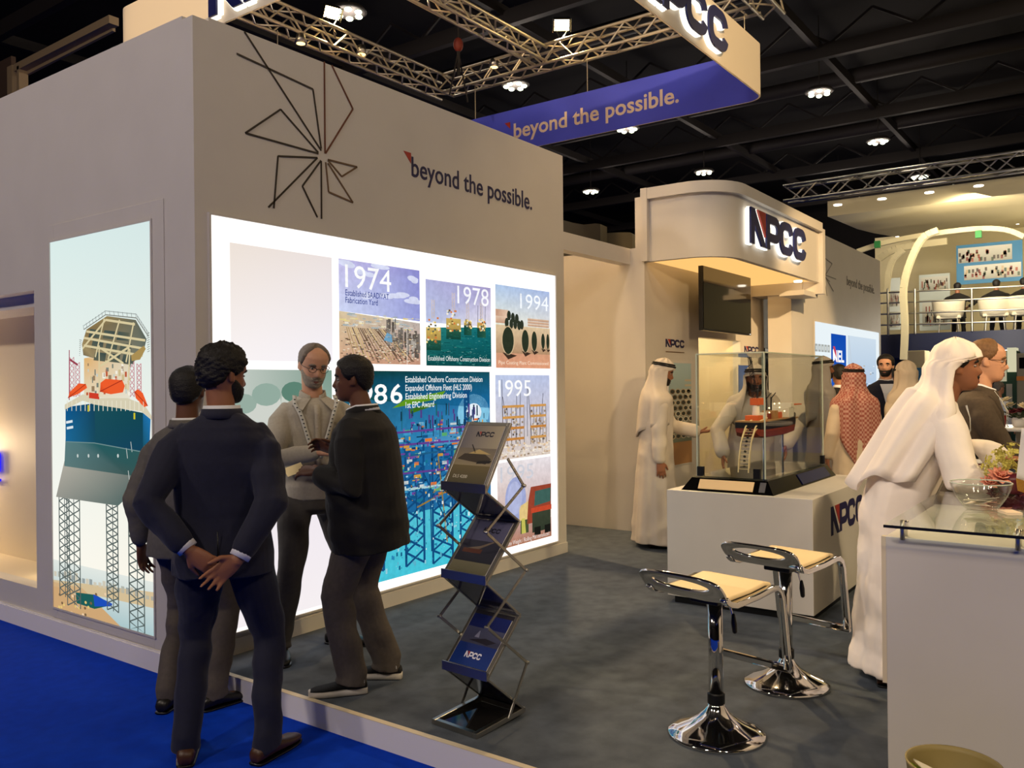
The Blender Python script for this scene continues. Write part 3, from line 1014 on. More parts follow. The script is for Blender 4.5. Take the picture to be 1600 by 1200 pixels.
def slab(mb, off0, z0, z1, x1=cx1, y1=TY):
    p = plan(off0, x1, y1) + [(x1, y1)]
    n = len(p)
    vs = [(x, y, z0) for x, y in p] + [(x, y, z1) for x, y in p]
    mb.add(vs, [tuple(range(n)), tuple(reversed(range(n, 2 * n)))] + [(i, n + i, n + (i + 1) % n, (i + 1) % n) for i in range(n)])


cp = empty('sign_canopy', (BX, TY, 2.84), 0, 'white rounded canopy with lit letters over the screen wall', 'canopy')
cp.location = (0, 0, 0)
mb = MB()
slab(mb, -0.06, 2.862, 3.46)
shade_auto(mb.build('canopy_soffit', glow('soffit_added_glow', (252, 194, 114), 1.10), cp), 35)  # emission added to the soffit in place of light falling on it
po, pi_ = plan(0), plan(-0.06)
n = len(po)
mb = MB()
mb.add([(x, y, 2.84) for x, y in po] + [(x, y, 3.46) for x, y in po] + [(x, y, 2.84) for x, y in pi_] + [(x, y, 3.46) for x, y in pi_],
       [(i, i + 1, n + i + 1, n + i) for i in range(n - 1)] + [(2 * n + i + 1, 2 * n + i, 3 * n + i, 3 * n + i + 1) for i in range(n - 1)] + [(i + 1, i, 2 * n + i, 2 * n + i + 1) for i in range(n - 1)] + [(n + i, n + i + 1, 3 * n + i + 1, 3 * n + i) for i in range(n - 1)] + [(0, n, 3 * n, 2 * n), (n - 1, 3 * n - 1, 4 * n - 1, 2 * n - 1)])
shade_auto(mb.build('fascia', M['white'], cp), 35)
mb = MB()
slab(mb, 0.05, 3.46, 3.57)
shade_auto(mb.build('top_band', M['white'], cp), 35)
bx('end_post', M['white'], (BX - 0.055, BX + 0.02, TY - 0.06, TY + 0.01, 2.84, 3.571), cp)
bx('end_band', M['white'], (cx1, cx1 + 0.1, cy0 - 0.05, cy0 + 0.35, 2.70, 3.50), cp)
bx('foot_band', M['white'], (10.30, cx1 + 0.1, cy0 + 0.05, cy0 + 0.35, 2.66, 2.72), cp)
MB().lathe([(0.045, 0), (0.05, 0.012), (0.05, 0.02)], (10.55, 3.30, 2.842), 16).build('downlight', M['lamp_spot'], cp)

# lit letters
sg = empty('lit_sign', (8.22, cy0, 3.0), 0, 'navy halo-lit letters NPCC on the curved white canopy', 'sign')
sw, sh = 1.77 / 4.5, 0.36
for ch, outs in logo_shapes():
    mb, hb = MB(), MB()
    for o in outs:
        q = [(x * sw, y * sh) for x, y in o]
        mb.prism(q, (0, -0.055, 0), (1, 0, 0), (0, 0, 1), (0, -1, 0), 0.02)
        cx_, cy_ = sum(p[0] for p in q) / len(q), sum(p[1] for p in q) / len(q)
        hb.prism([(p[0] - 0.016, p[1] - 0.010) for p in q], (0, -0.018, 0), (1, 0, 0), (0, 0, 1), (0, -1, 0), 0.030)
        hb.prism([(p[0] + 0.016, p[1] + 0.010) for p in q], (0, -0.018, 0), (1, 0, 0), (0, 0, 1), (0, -1, 0), 0.030)
    lt = mb.build('letter', M['red_letter'] if ch == 'W' else M['navy_letter'], sg, label='red wedge of the first letter' if ch == 'W' else None)
    hb.build('halo', M['halo'], lt)

# television
tv = empty('wall_television', (9.20, 3.68, 2.53), 0, 'black flat television high on the white screen wall', 'television')
bx('screen_case', M['black'], (-0.71, 0.71, -0.02, 0.03, -0.355, 0.345), tv, bevel=0.006)
bx('screen', M['black_gloss'], (-0.695, 0.695, -0.023, -0.0195, -0.335, 0.33), tv)
bx('mount_arm', M['black'], (-0.12, 0.12, 0.03, TY - 3.70, -0.12, 0.12), tv)
bx('power_light', M['lamp_spot'], (0.66, 0.672, -0.025, -0.023, -0.345, -0.34), tv)


def flat_logo(name, o, u, v, n, w_, h_, label, m1='navy_ink', m2='red_letter', depth=0.003):
    t = empty(name, o, 0, label, 'lettering')
    for ch, outs in logo_shapes():
        mb = MB()
        for q in outs:
            mb.prism([(x * w_ / 4.5, y * h_) for x, y in q], (0, 0, 0), u, v, n, depth)
        mb.build('letter', M[m2 if ch == 'W' else m1], t)
    return t


a, b = photo(1040, 542, y=TY), photo(1069, 543, y=TY)
flat_logo('wall_logo', (a.x, TY, a.z), (1, 0, 0), (0, 0, 1), (0, -1, 0), b.x - a.x, 0.085, 'small navy NPCC letters on the wall over the pipe poster')
mb = MB().box(a.x, b.x, TY - 0.002, TY, a.z - 0.055, a.z - 0.045)
mb.build('logo_underline', M['pale_ink'], None, label='thin grey caption line under the small wall letters', cat='lettering')
a, b = photo(1163, 551, y=TY), photo(1185, 553, y=TY)
flat_logo('wall_logo', (a.x, TY, a.z), (1, 0, 0), (0, 0, 1), (0, -1, 0), b.x - a.x, 0.085, 'small navy NPCC letters on the wall beneath the television corner')

# posters on the screen wall
a, b = photo(1043, 567, y=TY), photo(1078, 567, y=TY)
pp = empty('wall_poster', (a.x, TY, 0.74), 0, 'tall poster of stacked pipes beside the lit niche', 'poster')
bx('poster_board', M['white_gloss'], (-0.01, b.x - a.x + 0.01, -0.012, 0, -0.01, 1.10), pp)
A = Art((0, -0.0125, 0), (1, 0, 0), (0, -1, 0), b.x - a.x, 1.09)
A.rect(0, 0, 1, .22, (150, 110, 70), 0, (186, 140, 90))
A.rect(0, .22, 1, 1, (110, 120, 100), 0, (186, 214, 220))
for j in range(9):
    for i in range(4):
        x, y = .15 + i * .24 + (j % 2) * .1, .28 + j * .055
        A.disc(x, y, .12, .028, random.choice([(196, 180, 150), (150, 130, 104), (214, 206, 186)]), 1)
        A.disc(x, y, .085, .019, (52, 56, 44), 2)
for k in range(5):
    A.rect(.7, .62 + k * .05, 1, .64 + k * .05, (206, 196, 170), 2)
A.done('print', M['print_paper'], pp)
a, b = photo(1152, 565, y=TY), photo(1187, 570, y=TY)
pp = empty('wall_poster', (a.x, TY, 0.74), 0, 'tall poster with blue sky behind the bending man', 'poster')
bx('poster_board', M['white_gloss'], (-0.01, b.x - a.x + 0.01, -0.012, 0, -0.01, 1.10), pp)
A = Art((0, -0.0125, 0), (1, 0, 0), (0, -1, 0), b.x - a.x, 1.09)
A.rect(0, .5, 1, 1, (130, 160, 214), 0, (70, 104, 196))
A.rect(0, 0, 1, .5, (96, 110, 104), 0, (150, 160, 150))
for k in range(30):
    x, y = random.uniform(0, .9), random.uniform(.1, .5)
    A.rect(x, y, x + .08, y + .03, random.choice([(206, 190, 150), (60, 70, 70), (230, 230, 226)]), 1)
A.done('print', M['print_paper'], pp)
# dark display cabinet in the recess behind the column
cb = empty('display_cabinet', photo(1197, 700, y=4.45), 0, 'dark glazed display cabinet standing in the recess by the column', 'cabinet')
cb.location.z = PZ
cbw = photo(1262, 600, y=4.45).x - cb.location.x
bx('cabinet_body', mat('cabinet_dark_green', (44, 54, 48), 0.3), (0, cbw, 0, 0.4, 0, 2.02), cb, bevel=0.01)
bx('cabinet_glass', M['black_gloss'], (0.06, cbw - 0.06, -0.006, 0, 0.1, 1.94), cb)
bx('plinth', M['black'], (0.02, cbw - 0.02, -0.004, 0.0, 0.0, 0.08), cb)

# ------------------------------------------------------------------ second stand block with its own light box
RY = 3.45
wb = empty('wall_right', (0, 0, 0))
tag(wb, kind='structure')
bx('wall_panel', M['white'], (11.52, 15.5, RY, RY + 0.1, PZ, WH), wb)
bx('wall_top', M['white'], (11.52, 15.5, RY + 0.1, 6.0, WH - 0.03, WH), wb)
a, b = photo(1323, 445, y=RY), photo(1366, 460, y=RY)
mb = MB()
put_text(mb, 'beyond the possible.', (a.x, RY, a.z), (1, 0, 0), (0, 0, 1), b.x - a.x, 0.14, (0, -1, 0), 0, 0.008, depth=0.003)
mb.build('wall_slogan', mat('grey_vinyl', (96, 92, 90), 0.5), None, label='grey slogan lettering on the further stand wall', cat='lettering')
sb2 = empty('starburst_graphic', (0, RY, 0), 0, 'faint grey line starburst on the further stand wall', 'wall graphic')
gi = mat('pale_grey_vinyl', (128, 124, 118), 0.5)
for q in (((1288, 380), (1288, 432), (1296, 440)), ((1284, 400), (1300, 412), (1288, 432)), ((1290, 434), (1302, 455)), ((1288, 436), (1292, 462)), ((1290, 430), (1306, 436))):
    for s_, e_ in zip(q[:-1], q[1:]):
        A1, B1 = photo(*s_, y=RY), photo(*e_, y=RY)
        MB().bar((A1.x, -0.003, A1.z), (B1.x, -0.003, B1.z), 0.012, 0.003, (0, 1, 0)).build('spike_line', gi, sb2)
rb = empty('company_lightbox', (11.7, RY, 0.4), 0, 'backlit white panel with blue NEL square on the further wall', 'light box')
bx('light_panel', glow('lightbox_cool', (236, 246, 250), 0.98), (0.02, 3.62, -0.012, 0, 0, 2.03), rb)
bx('frame', M['white'], (0.0, 3.64, -0.006, 0, -0.02, 2.05), rb)
a, b = photo(1297, 521, y=RY), photo(1321, 580, y=RY)
A = Art((a.x - 11.7, -0.0125, 0.9), (1, 0, 0), (0, -1, 0), b.x - a.x, a.z - 1.3)
A.rect(0, 0, 1, 1, (30, 92, 190), 0, (18, 74, 176))
A.poly([(.12, .62), (.24, .62), (.24, .78), (.12, .78)], (255, 255, 255), 1)
A.poly([(.12, .82), (.24, .82), (.44, .60), (.30, .60)], (206, 70, 90), 2)
A.text('NEL', .1, .60, .75, .17, (255, 255, 255), 3, .03)
A.done('blue_panel', M['print_plain'], rb)
a, b = photo(1323, 524, y=RY), photo(1368, 590, y=RY)
A = Art((a.x - 11.7, -0.0125, 0.5), (1, 0, 0), (0, -1, 0), b.x - a.x, a.z - 0.9)
A.rect(0, 0, 1, 1, (150, 180, 214), 0, (206, 222, 236))
A.line([(.04, 1), (.1, .75), (.3, .4)], .03, (196, 206, 214), 1)
for k in range(30):
    x, y = random.uniform(.05, .9), random.uniform(.2, .7)
    A.rect(x, y, x + .06, y + .01, random.choice([(120, 140, 160), (230, 236, 240), (186, 170, 150)]), 1)
A.done('sea_picture', M['print_plain'], rb)
a, b = photo(1272, 540, y=RY), photo(1296, 540, y=RY)
A = Art((a.x - 11.7, -0.0125, a.z - 0.4 - 0.09), (1, 0, 0), (0, -1, 0), b.x - a.x, 0.13)
for k in range(5):
    A.rect(k * .2, 0.1, k * .2 + .16, .9, (168, 172, 168), 0)
    A.rect(k * .2 + .04, 0.3, k * .2 + .12, .7, (214, 220, 216), 1)
A.done('small_caption', M['print_plain'], rb)

# ------------------------------------------------------------------ hanging square banner
BX0, BX1, BY0, BY1, BZ0, BZ1 = 4.79, 9.96, 3.47, 8.6, 4.98, 5.58


def rsq(x0, x1, y0, y1, r, n=8):
    p = []
    for cx_, cy_, a0 in ((x1 - r, y0 + r, -90), (x1 - r, y1 - r, 0), (x0 + r, y1 - r, 90), (x0 + r, y0 + r, 180)):
        p += [(cx_ + r * math.cos(math.radians(a0 + 90 * i / n)), cy_ + r * math.sin(math.radians(a0 + 90 * i / n))) for i in range(n + 1)]
    return p


hb = empty('hanging_banner', (0, 0, 0), 0, 'square white banner ring with blue lining hung over the stand', 'banner')
po, pi_ = rsq(BX0, BX1, BY0, BY1, 0.22), rsq(BX0 + 0.02, BX1 - 0.02, BY0 + 0.02, BY1 - 0.02, 0.20)
n = len(po)
mb = MB()
mb.add([(x, y, BZ0) for x, y in po] + [(x, y, BZ1) for x, y in po], [(i, (i + 1) % n, n + (i + 1) % n, n + i) for i in range(n)])
mb.add([(x, y, BZ0) for x, y in po] + [(x, y, BZ0) for x, y in pi_], [((i + 1) % n, i, n + i, n + (i + 1) % n) for i in range(n)])
mb.add([(x, y, BZ1) for x, y in po] + [(x, y, BZ1) for x, y in pi_], [(i, (i + 1) % n, n + (i + 1) % n, n + i) for i in range(n)])
shade_auto(mb.build('outer_skin', M['banner_white'], hb, weld=True), 40)
mb = MB()
mb.add([(x, y, BZ0) for x, y in pi_] + [(x, y, BZ1) for x, y in pi_], [((i + 1) % n, i, n + i, n + (i + 1) % n) for i in range(n)])
shade_auto(mb.build('inner_lining', M['banner_blue'], hb), 40)
a, b = photo(803, 217, x=BX1 - 0.02), photo(1061, 164, x=BX1 - 0.02)
mb = MB()
put_text(mb, 'beyond the possible.', (BX1 - 0.022, a.y, 5.165), (0, -1, 0), (0, 0, 1), a.y - b.y, 0.215, (-1, 0, 0), 0.002, 0.02)
mb.build('slogan', M['banner_ink'], hb)
MB().prism([(0, 0.1), (0.1, 0), (0.1, 0.1)], (BX1 - 0.022, a.y + 0.16, 5.31), (0, -1, 0), (0, 0, 1), (-1, 0, 0), 0.003).build('corner_mark', M['red_letter'], hb)
for o, u, nn, ln, st_ in (((8.62, BY0, 5.06), (1, 0, 0), (0, -1, 0), 0, 0), ((BX0, 6.86, 5.04), (0, -1, 0), (-1, 0, 0), 0, 0)):
    wd = 2.05
    org = V(o) - V(u) * wd if nn[1] else V(o)
    for ch, outs in logo_shapes():
        mb, hl = MB(), MB()
        for q in outs:
            q2 = [(x * wd / 4.5, y * 0.42) for x, y in q]
            mb.prism(q2, org + V(nn) * 0.05, u, (0, 0, 1), nn, 0.02)
            hl.prism([(p[0] - .018, p[1] - .012) for p in q2], org, u, (0, 0, 1), nn, 0.03)
            hl.prism([(p[0] + .018, p[1] + .012) for p in q2], org, u, (0, 0, 1), nn, 0.03)
        lt = mb.build('letter', M['red_letter'] if ch == 'W' else M['navy_letter'], hb)
        hl.build('halo', M['halo'], lt)

# ------------------------------------------------------------------ lighting truss above the banner
def truss(name, a, b, s, label, pitch=0.26, group=None, rad=0.022, m='truss'):
    a, b = V(a), V(b)
    d = (b - a).normalized()
    t = empty(name, a, 0, label, 'truss', group)
    sx = V((-d.y, d.x, 0))
    L = (b - a).length
    off = [sx * (s / 2 * i) + V((0, 0, s / 2 * j)) for i, j in ((-1, -1), (1, -1), (1, 1), (-1, 1))]
    for o in off:
        MB().tube([o, d * L + o], rad, 8, round_ends=False).build('chord', M[m], t, smooth=True)
    nb = int(L / pitch)
    for f in range(4):
        p, q = off[f], off[(f + 1) % 4]
        proto = []
        for P_, Q_ in ((p, q + d * pitch), (q, p + d * pitch)):
            proto.append(MB().tube([P_, Q_], rad * 0.55, 5, round_ends=False).build('brace', M[m], t))
        for k in range(nb):
            o = proto[k] if k < 2 else proto[k % 2].copy()
            if k > 1:
                COL.objects.link(o)
                o.parent = t
            o.location = d * (k * pitch)
    return t


TZ = 6.2
truss('lighting_truss', (BX0, 8.52, TZ), (BX1 + 0.14, 8.52, TZ), 0.26, 'aluminium truss length running along the far banner side')
truss('lighting_truss', (BX1, 8.4, TZ), (BX1, BY0 + 0.1, TZ), 0.26, 'aluminium truss length above the blue slogan side')
truss('lighting_truss', (BX0, BY0, TZ), (BX1 + 0.3, BY0, TZ), 0.26, 'aluminium truss length above the lit letters side')
truss('lighting_truss', (BX0, 8.4, TZ), (BX0, BY0 + 0.1, TZ), 0.26, 'aluminium truss length nearest the aisle')
truss('lighting_truss', (BX0, 6.62, TZ + 0.0), (BX1 - 0.1, 6.62, TZ), 0.20, 'aluminium truss cross-piece in the middle of the square')
# suspension wires
wires = [(BX1 - 0.01, 5.92, BZ1, TZ, 'thin wire between slogan banner and truss, middle one'), (BX1 - 0.01, 7.86, BZ1, TZ, 'thin wire between slogan banner and truss, far one'), (BX1 - 0.01, 3.72, BZ1, TZ, 'thin wire at the banner corner'),
         (6.9, 8.59, BZ1, TZ, 'thin wire hanging from the far truss over the wall')]
for x, y, z0, z1, lab in wires:
    MB().tube([(x, y, z0), (x, y, z1 - 0.12)], 0.006, 6).build('suspension_wire', M['truss'], None, label=lab, cat='wire', group='banner suspension wires')
# chain hoist
ho = photo(716, 70, y=7.6)
t = empty('chain_hoist', ho, 0, 'orange chain hoist hanging inside the truss square', 'hoist')
MB().ell((0, 0, 0), (0.07, 0.07, 0.10)).build('hoist_body', mat('hoist_orange', (120, 44, 30), 0.6), t, smooth=True)
MB().tube([(0, 0, 0.1), (0, 0, 3.4)], 0.012, 6).build('chain', M['steel_dark'], t)
for s_ in (-1, 1):
    MB().tube([(0, 0, -0.1), (0.2 * s_, 0.0, -0.75)], 0.012, 6).build('sling', M['steel_dark'], t)
MB().tube([(0, 0, -0.1), (0, 0, -0.42)], 0.025, 8).build('hook', M['steel_dark'], t)


def flood(loc, tgt, label):
    t = empty('flood_lamp', loc, 0, label, 'lamp', 'flood lamps clamped to the truss')
    R = (V(tgt) - V(loc)).to_track_quat('-Z', 'Y').to_matrix()
    M4 = R.to_4x4()
    MB().box(-0.12, 0.12, -0.085, 0.085, 0.03, 0.12, M4).build('housing', M['black'], t, bevel=0.01)
    MB().box(-0.10, 0.10, -0.07, 0.07, 0.018, 0.032, M4).build('lamp_glass', M['lamp_warm'], t)
    mb = MB()
    for s_ in (-1, 1):
        mb.bar(R @ V((0.13 * s_, 0, 0.07)), V((0.06 * s_, 0, -0.26)), 0.02, 0.008)
    mb.build('bracket', M['black'], t)
    for s_ in (-1, 1):
        MB().box(0.125 * s_ - 0.003, 0.125 * s_ + 0.003, -0.09, 0.09, -0.02, 0.03, M4).build('barn_door', M['black'], t)


l1, l2 = photo(520, 21, y=8.45), photo(878, 40, x=9.9)
flood(l1, (5.2, 1.5, 1.0), 'glaring warm flood lamp on the far truss')
flood(l2, (4.2, 2.2, 1.0), 'glaring warm flood lamp on the slogan-side truss')
for (px, py), kw, lab in (((470, 68), dict(y=8.4), 'small warm lamp under the far truss'), ((565, 85), dict(y=8.4), 'second small warm lamp under the far truss'), ((772, 105), dict(x=9.85), 'small warm lamp under the slogan-side truss')):
    p = photo(px, py, **kw)
    t = empty('truss_lamp', p, 0, lab, 'lamp', 'small lamps along the truss')
    MB().lathe([(0.05, 0.12), (0.08, 0.0), (0.06, 0.0)], n=14).build('lamp_can', M['alu'], t, smooth=True)
    MB().lathe([(0.055, -0.004), (0.055, 0.0)], n=14).build('lamp_glass', glow('small_lamp_glass', (255, 214, 140), 3), t)
# ------------------------------------------------------------------ people
SKIN = [mat('skin_%d' % i, c, 0.5, noise=0.06, nscale=25, bump=0.15, bscale=300) for i, c in enumerate([(196, 140, 108), (150, 98, 70), (104, 66, 46), (206, 154, 124)])]
HAIR_BLACK = mat('black_hair', (20, 16, 14), 0.55, noise=0.3, nscale=60, bump=1.0, bscale=160)
HAIR_GREY = mat('grey_hair', (120, 108, 96), 0.6, noise=0.25, nscale=60, bump=0.8, bscale=160)
HAIR_SAND = mat('sandy_hair', (120, 88, 58), 0.6, noise=0.25, nscale=60, bump=0.8, bscale=160)
EYE_W = mat('eye_white', (168, 158, 150), 0.35)
EYE_D = mat('eye_dark', (30, 20, 14), 0.15)
LIP = mat('lip', (128, 80, 68), 0.55)


def g(x, s):
    return np.exp(-(x / s) ** 2)


HZ = np.array([-.120, -.112, -.098, -.080, -.055, -.030, 0.0, .030, .060, .088, .106, .117, .121])
HF = np.array([.056, .074, .086, .089, .088, .089, .086, .092, .090, .070, .043, .018, .004])
HB = np.array([-.010, -.026, -.046, -.062, -.080, -.093, -.099, -.101, -.099, -.084, -.060, -.030, -.010])
HW = np.array([.022, .036, .047, .055, .063, .068, .073, .077, .077, .064, .044, .021, .007])


def head_pt(th, z, off=0.0):
    """Surface of a head (front = +y, eyes at z=0): angle th from the nose, height z, pushed out by off."""
    th, z = np.asarray(th, float), np.asarray(z, float)
    f, b, w = np.interp(z, HZ, HF), np.interp(z, HZ, HB), np.interp(z, HZ, HW)
    mid, half = (f + b) / 2, (f - b) / 2
    c, s = np.cos(th), np.sin(th)
    x = w * np.sign(s) * np.abs(s) ** 0.88
    y = mid + half * np.sign(c) * np.abs(c) ** 0.88
    fr = np.clip(c, 0, 1) ** 0.5
    nose = np.interp(z, [-.062, -.052, -.044, -.034, -.015, .012, .024], [0, .003, .017, .028, .019, .007, 0])
    nw = np.interp(z, [-.05, -.03, .02], [.017, .016, .010])
    y = y + fr * (nose * g(x, nw))
    for sx in (-1, 1):
        y = y - fr * 0.011 * g(x - sx * .033, .018) * g(z - .001, .014)
        y = y + fr * 0.005 * g(x - sx * .034, .026) * g(z - .024, .010)
        y = y + fr * 0.004 * g(x - sx * .045, .020) * g(z + .024, .018)
    y = y + fr * (0.007 * g(x, .024) * g(z + .066, .006) + 0.007 * g(x, .021) * g(z + .081, .007) - 0.003 * g(x, .03) * g(z + .0735, .003) + 0.006 * g(x, .02) * g(z + .105, .012) - 0.003 * g(x, .03) * g(z + .092, .006))
    n = np.stack([s * half, c * w, np.zeros_like(s)], -1)
    n /= np.linalg.norm(n, axis=-1, keepdims=True) + 1e-9
    up = np.clip((z - .04) / .08, 0, 1)[..., None] ** 1.5
    n = n * (1 - up) + np.array([0, 0, 1.0]) * up
    n /= np.linalg.norm(n, axis=-1, keepdims=True) + 1e-9
    return np.stack([x, y, z + 0 * x], -1) + n * np.asarray(off)[..., None] if np.ndim(off) else np.stack([x, y, z + 0 * x], -1) + n * off


HTH = np.linspace(0, 2 * np.pi, 64, endpoint=False)
HZS = np.concatenate([np.linspace(-.120, .10, 46), np.array([.106, .111, .115, .118, .1205])])


def head_grid(off_fn=None):
    Z, T = np.meshgrid(HZS, HTH, indexing='ij')
    off = off_fn(T, Z) if off_fn else 0.0
    return head_pt(T, Z, off), off


def sstep(x, a, b):
    t = np.clip((x - a) / (b - a), 0, 1)
    return t * t * (3 - 2 * t)


def head_patch(off_fn, Mh, name, m, parent, thr=-0.002, rough=0.0):
    """Hair, beard, brow ...: the head surface pushed out where off_fn > 0, closed by sinking into the skin elsewhere."""
    P, off = head_grid(off_fn)
    if rough:
        P = P + (RNG.normal(size=P.shape) * rough) * (off[..., None] > 0)
    nz, nt = off.shape
    mb = MB()
    fs = []
    for i in range(nz - 1):
        for j in range(nt):
            q = [(i, j), (i, (j + 1) % nt), (i + 1, (j + 1) % nt), (i + 1, j)]
            if max(off[a] for a in q) > thr:
                fs.append(tuple(a * nt + b for a, b in q))
    if off[-1].max() > thr:
        fs.append(tuple((nz - 1) * nt + j for j in range(nt)))
    mb.add([Mh @ V(p) for p in P.reshape(-1, 3)], fs)
    o = mb.build(name, m, parent, smooth=True, solid=0.003)
    return o


def hair_off(style):
    def f(T, Z):
        a = np.abs(np.where(T > np.pi, T - 2 * np.pi, T))   # 0 front .. pi back
        line = np.interp(a, [0, .5, .95, 1.15, 1.45, 1.65, 1.9, 2.5, np.pi], {
            'full': [.074, .072, .055, .010, -.012, .012, -.035, -.065, -.070],
            'curly': [.082, .080, .060, .015, -.010, .012, -.035, -.062, -.068],
            'receding': [.112, .108, .085, .040, .0, .015, -.035, -.062, -.066],
            'bald': [.2, .2, .12, .070, .020, .022, -.030, -.055, -.060]}[style])
        th = {'full': .013, 'curly': .019, 'receding': .009, 'bald': .005}[style]
        if style == 'bald':
            top = np.interp(a, [0, 1.2, 1.6, 2.2, np.pi], [.0, .07, .085, .085, .07])
            k = sstep(Z - line, -.004, .012) * (1 - sstep(Z - top, -.01, .015))
        else:
            k = sstep(Z - line, -.004, .016)
        nz = 0.0
        if style == 'curly':
            nz = .005 * np.sin(T * 9 + Z * 90) * np.sin(Z * 170 + T * 5)
        return -.005 + (th + .005 + nz) * k
    return f


def beard_off(T, Z):
    a = np.abs(np.where(T > np.pi, T - 2 * np.pi, T))
    top = np.interp(a, [0, .25, .5, .9, 1.4, 1.7], [-.052, -.054, -.050, -.046, -.02, -.02])
    k = sstep(top - Z, -.004, .008) * (1 - sstep(a, 1.45, 1.65))
    mouth = g(T - 0, .30) + g(T - 2 * np.pi, .30)
    k = k * (1 - .9 * np.clip(mouth, 0, 1) * g(Z + .074, .008))
    return -.004 + .0075 * k


def stache_off(T, Z):
    t = np.where(T > np.pi, T - 2 * np.pi, T)
    return -.004 + .011 * sstep(.36 - np.abs(t), 0, .12) * g(Z + .056, .0075)


def brow_off(T, Z):
    t = np.where(T > np.pi, T - 2 * np.pi, T)
    x = .088 * np.sin(t)
    return -.004 + .0075 * np.clip(g(np.abs(x) - .036, .017) * g(Z - .024 + .25 * np.abs(np.abs(x) - .03), .0055) * 1.5, 0, 1) * (np.abs(t) < 1.2)


def lip_off(T, Z):
    t = np.where(T > np.pi, T - 2 * np.pi, T)
    return -.004 + .0062 * sstep(.27 - np.abs(t), 0, .1) * np.clip(g(Z + .074, .010), 0, 1)


def ik(a, c, l1, l2, pole):
    """Joint between a and c for two bones of length l1, l2 bent towards pole."""
    a, c = V(a), V(c)
    d = c - a
    L = min(d.length, (l1 + l2) * 0.999)
    d.normalize()
    c2 = a + d * L
    x = (l1 * l1 - l2 * l2 + L * L) / (2 * L)
    h = math.sqrt(max(l1 * l1 - x * x, 0))
    p = V(pole) - d * V(pole).dot(d)
    p.normalize()
    return a + d * x + p * h, c2


def add_hand(mb, w, d, nrm, right=True, curl=0.5, s=1.0, spread=0.10):
    """Palm, four unequal bent fingers and a thumb; w wrist, d pointing direction, nrm out of the palm."""
    d, nrm, _ = frame(d, nrm)
    lat = d.cross(nrm) * (1 if right else -1)
    w = V(w)
    mb.loft([[w + d * (t * s) + lat * (a * math.cos(q) * s) + nrm * (b * math.sin(q) * s) for q in [2 * math.pi * k / 12 for k in range(12)]] for t, a, b in ((-.02, .025, .020), (0.0, .027, .019), (.03, .036, .018), (.065, .041, .016), (.092, .040, .013), (.098, .030, .008))])
    for i, (off, L) in enumerate(((.030, .074), (.010, .084), (-.011, .077), (-.031, .060))):
        p = w + d * ((.088 - abs(i - 1) * .004) * s) + lat * off * s
        ang = (1.2 - i) * spread
        dd = (d + lat * ang).normalized()
        pts, rad = [p - dd * .02 * s, p], [.0085 * s, .0092 * s]
        bend = 0
        for fr_, bb, r in ((.46, .55, .0086), (.31, .75, .0080), (.25, .55, .0070)):
            bend += bb * curl
            q = dd * math.cos(bend) + nrm * math.sin(bend)
            pts.append(pts[-1] + q * (L * fr_ * s))
            rad.append(r * s)
        mb.tube(pts, rad, 8)
    p = w + d * .022 * s + lat * .026 * s
    t1 = (d * .62 + lat * .70 + nrm * .30).normalized()
    t2 = (d * .86 + lat * .30 + nrm * (.25 + .4 * curl)).normalized()
    mb.tube([p - t1 * .012 * s, p + t1 * .034 * s, p + t1 * .034 * s + t2 * .030 * s, p + t1 * .034 * s + t2 * .052 * s], [.014 * s, .0115 * s, .0098 * s, .0078 * s], 8)


def wrinkle(amp, seed=0, fz=26.0, fx=16.0):
    r = np.random.default_rng(seed)
    ks = [(r.normal(size=3) * np.array([fx, fx, fz]), r.uniform(0, 6.3), r.normal(size=3) * 6, r.uniform(1, 3)) for _ in range(9)]
    gate = [(r.normal(size=3) * 5, r.uniform(0, 6.3)) for _ in range(3)]

    def post(co, no):
        d = 0
        for k, p, k2, w in ks:
            q = np.sin(co @ k + p + w * np.sin(co @ k2))
            d = d + np.sign(q) * np.abs(q) ** 1.5
        gt = sum(np.sin(co @ k + p) for k, p in gate)
        return co + no * (amp * (d / 2.6) * (.55 + .45 * np.tanh(gt)))[:, None]
    return post


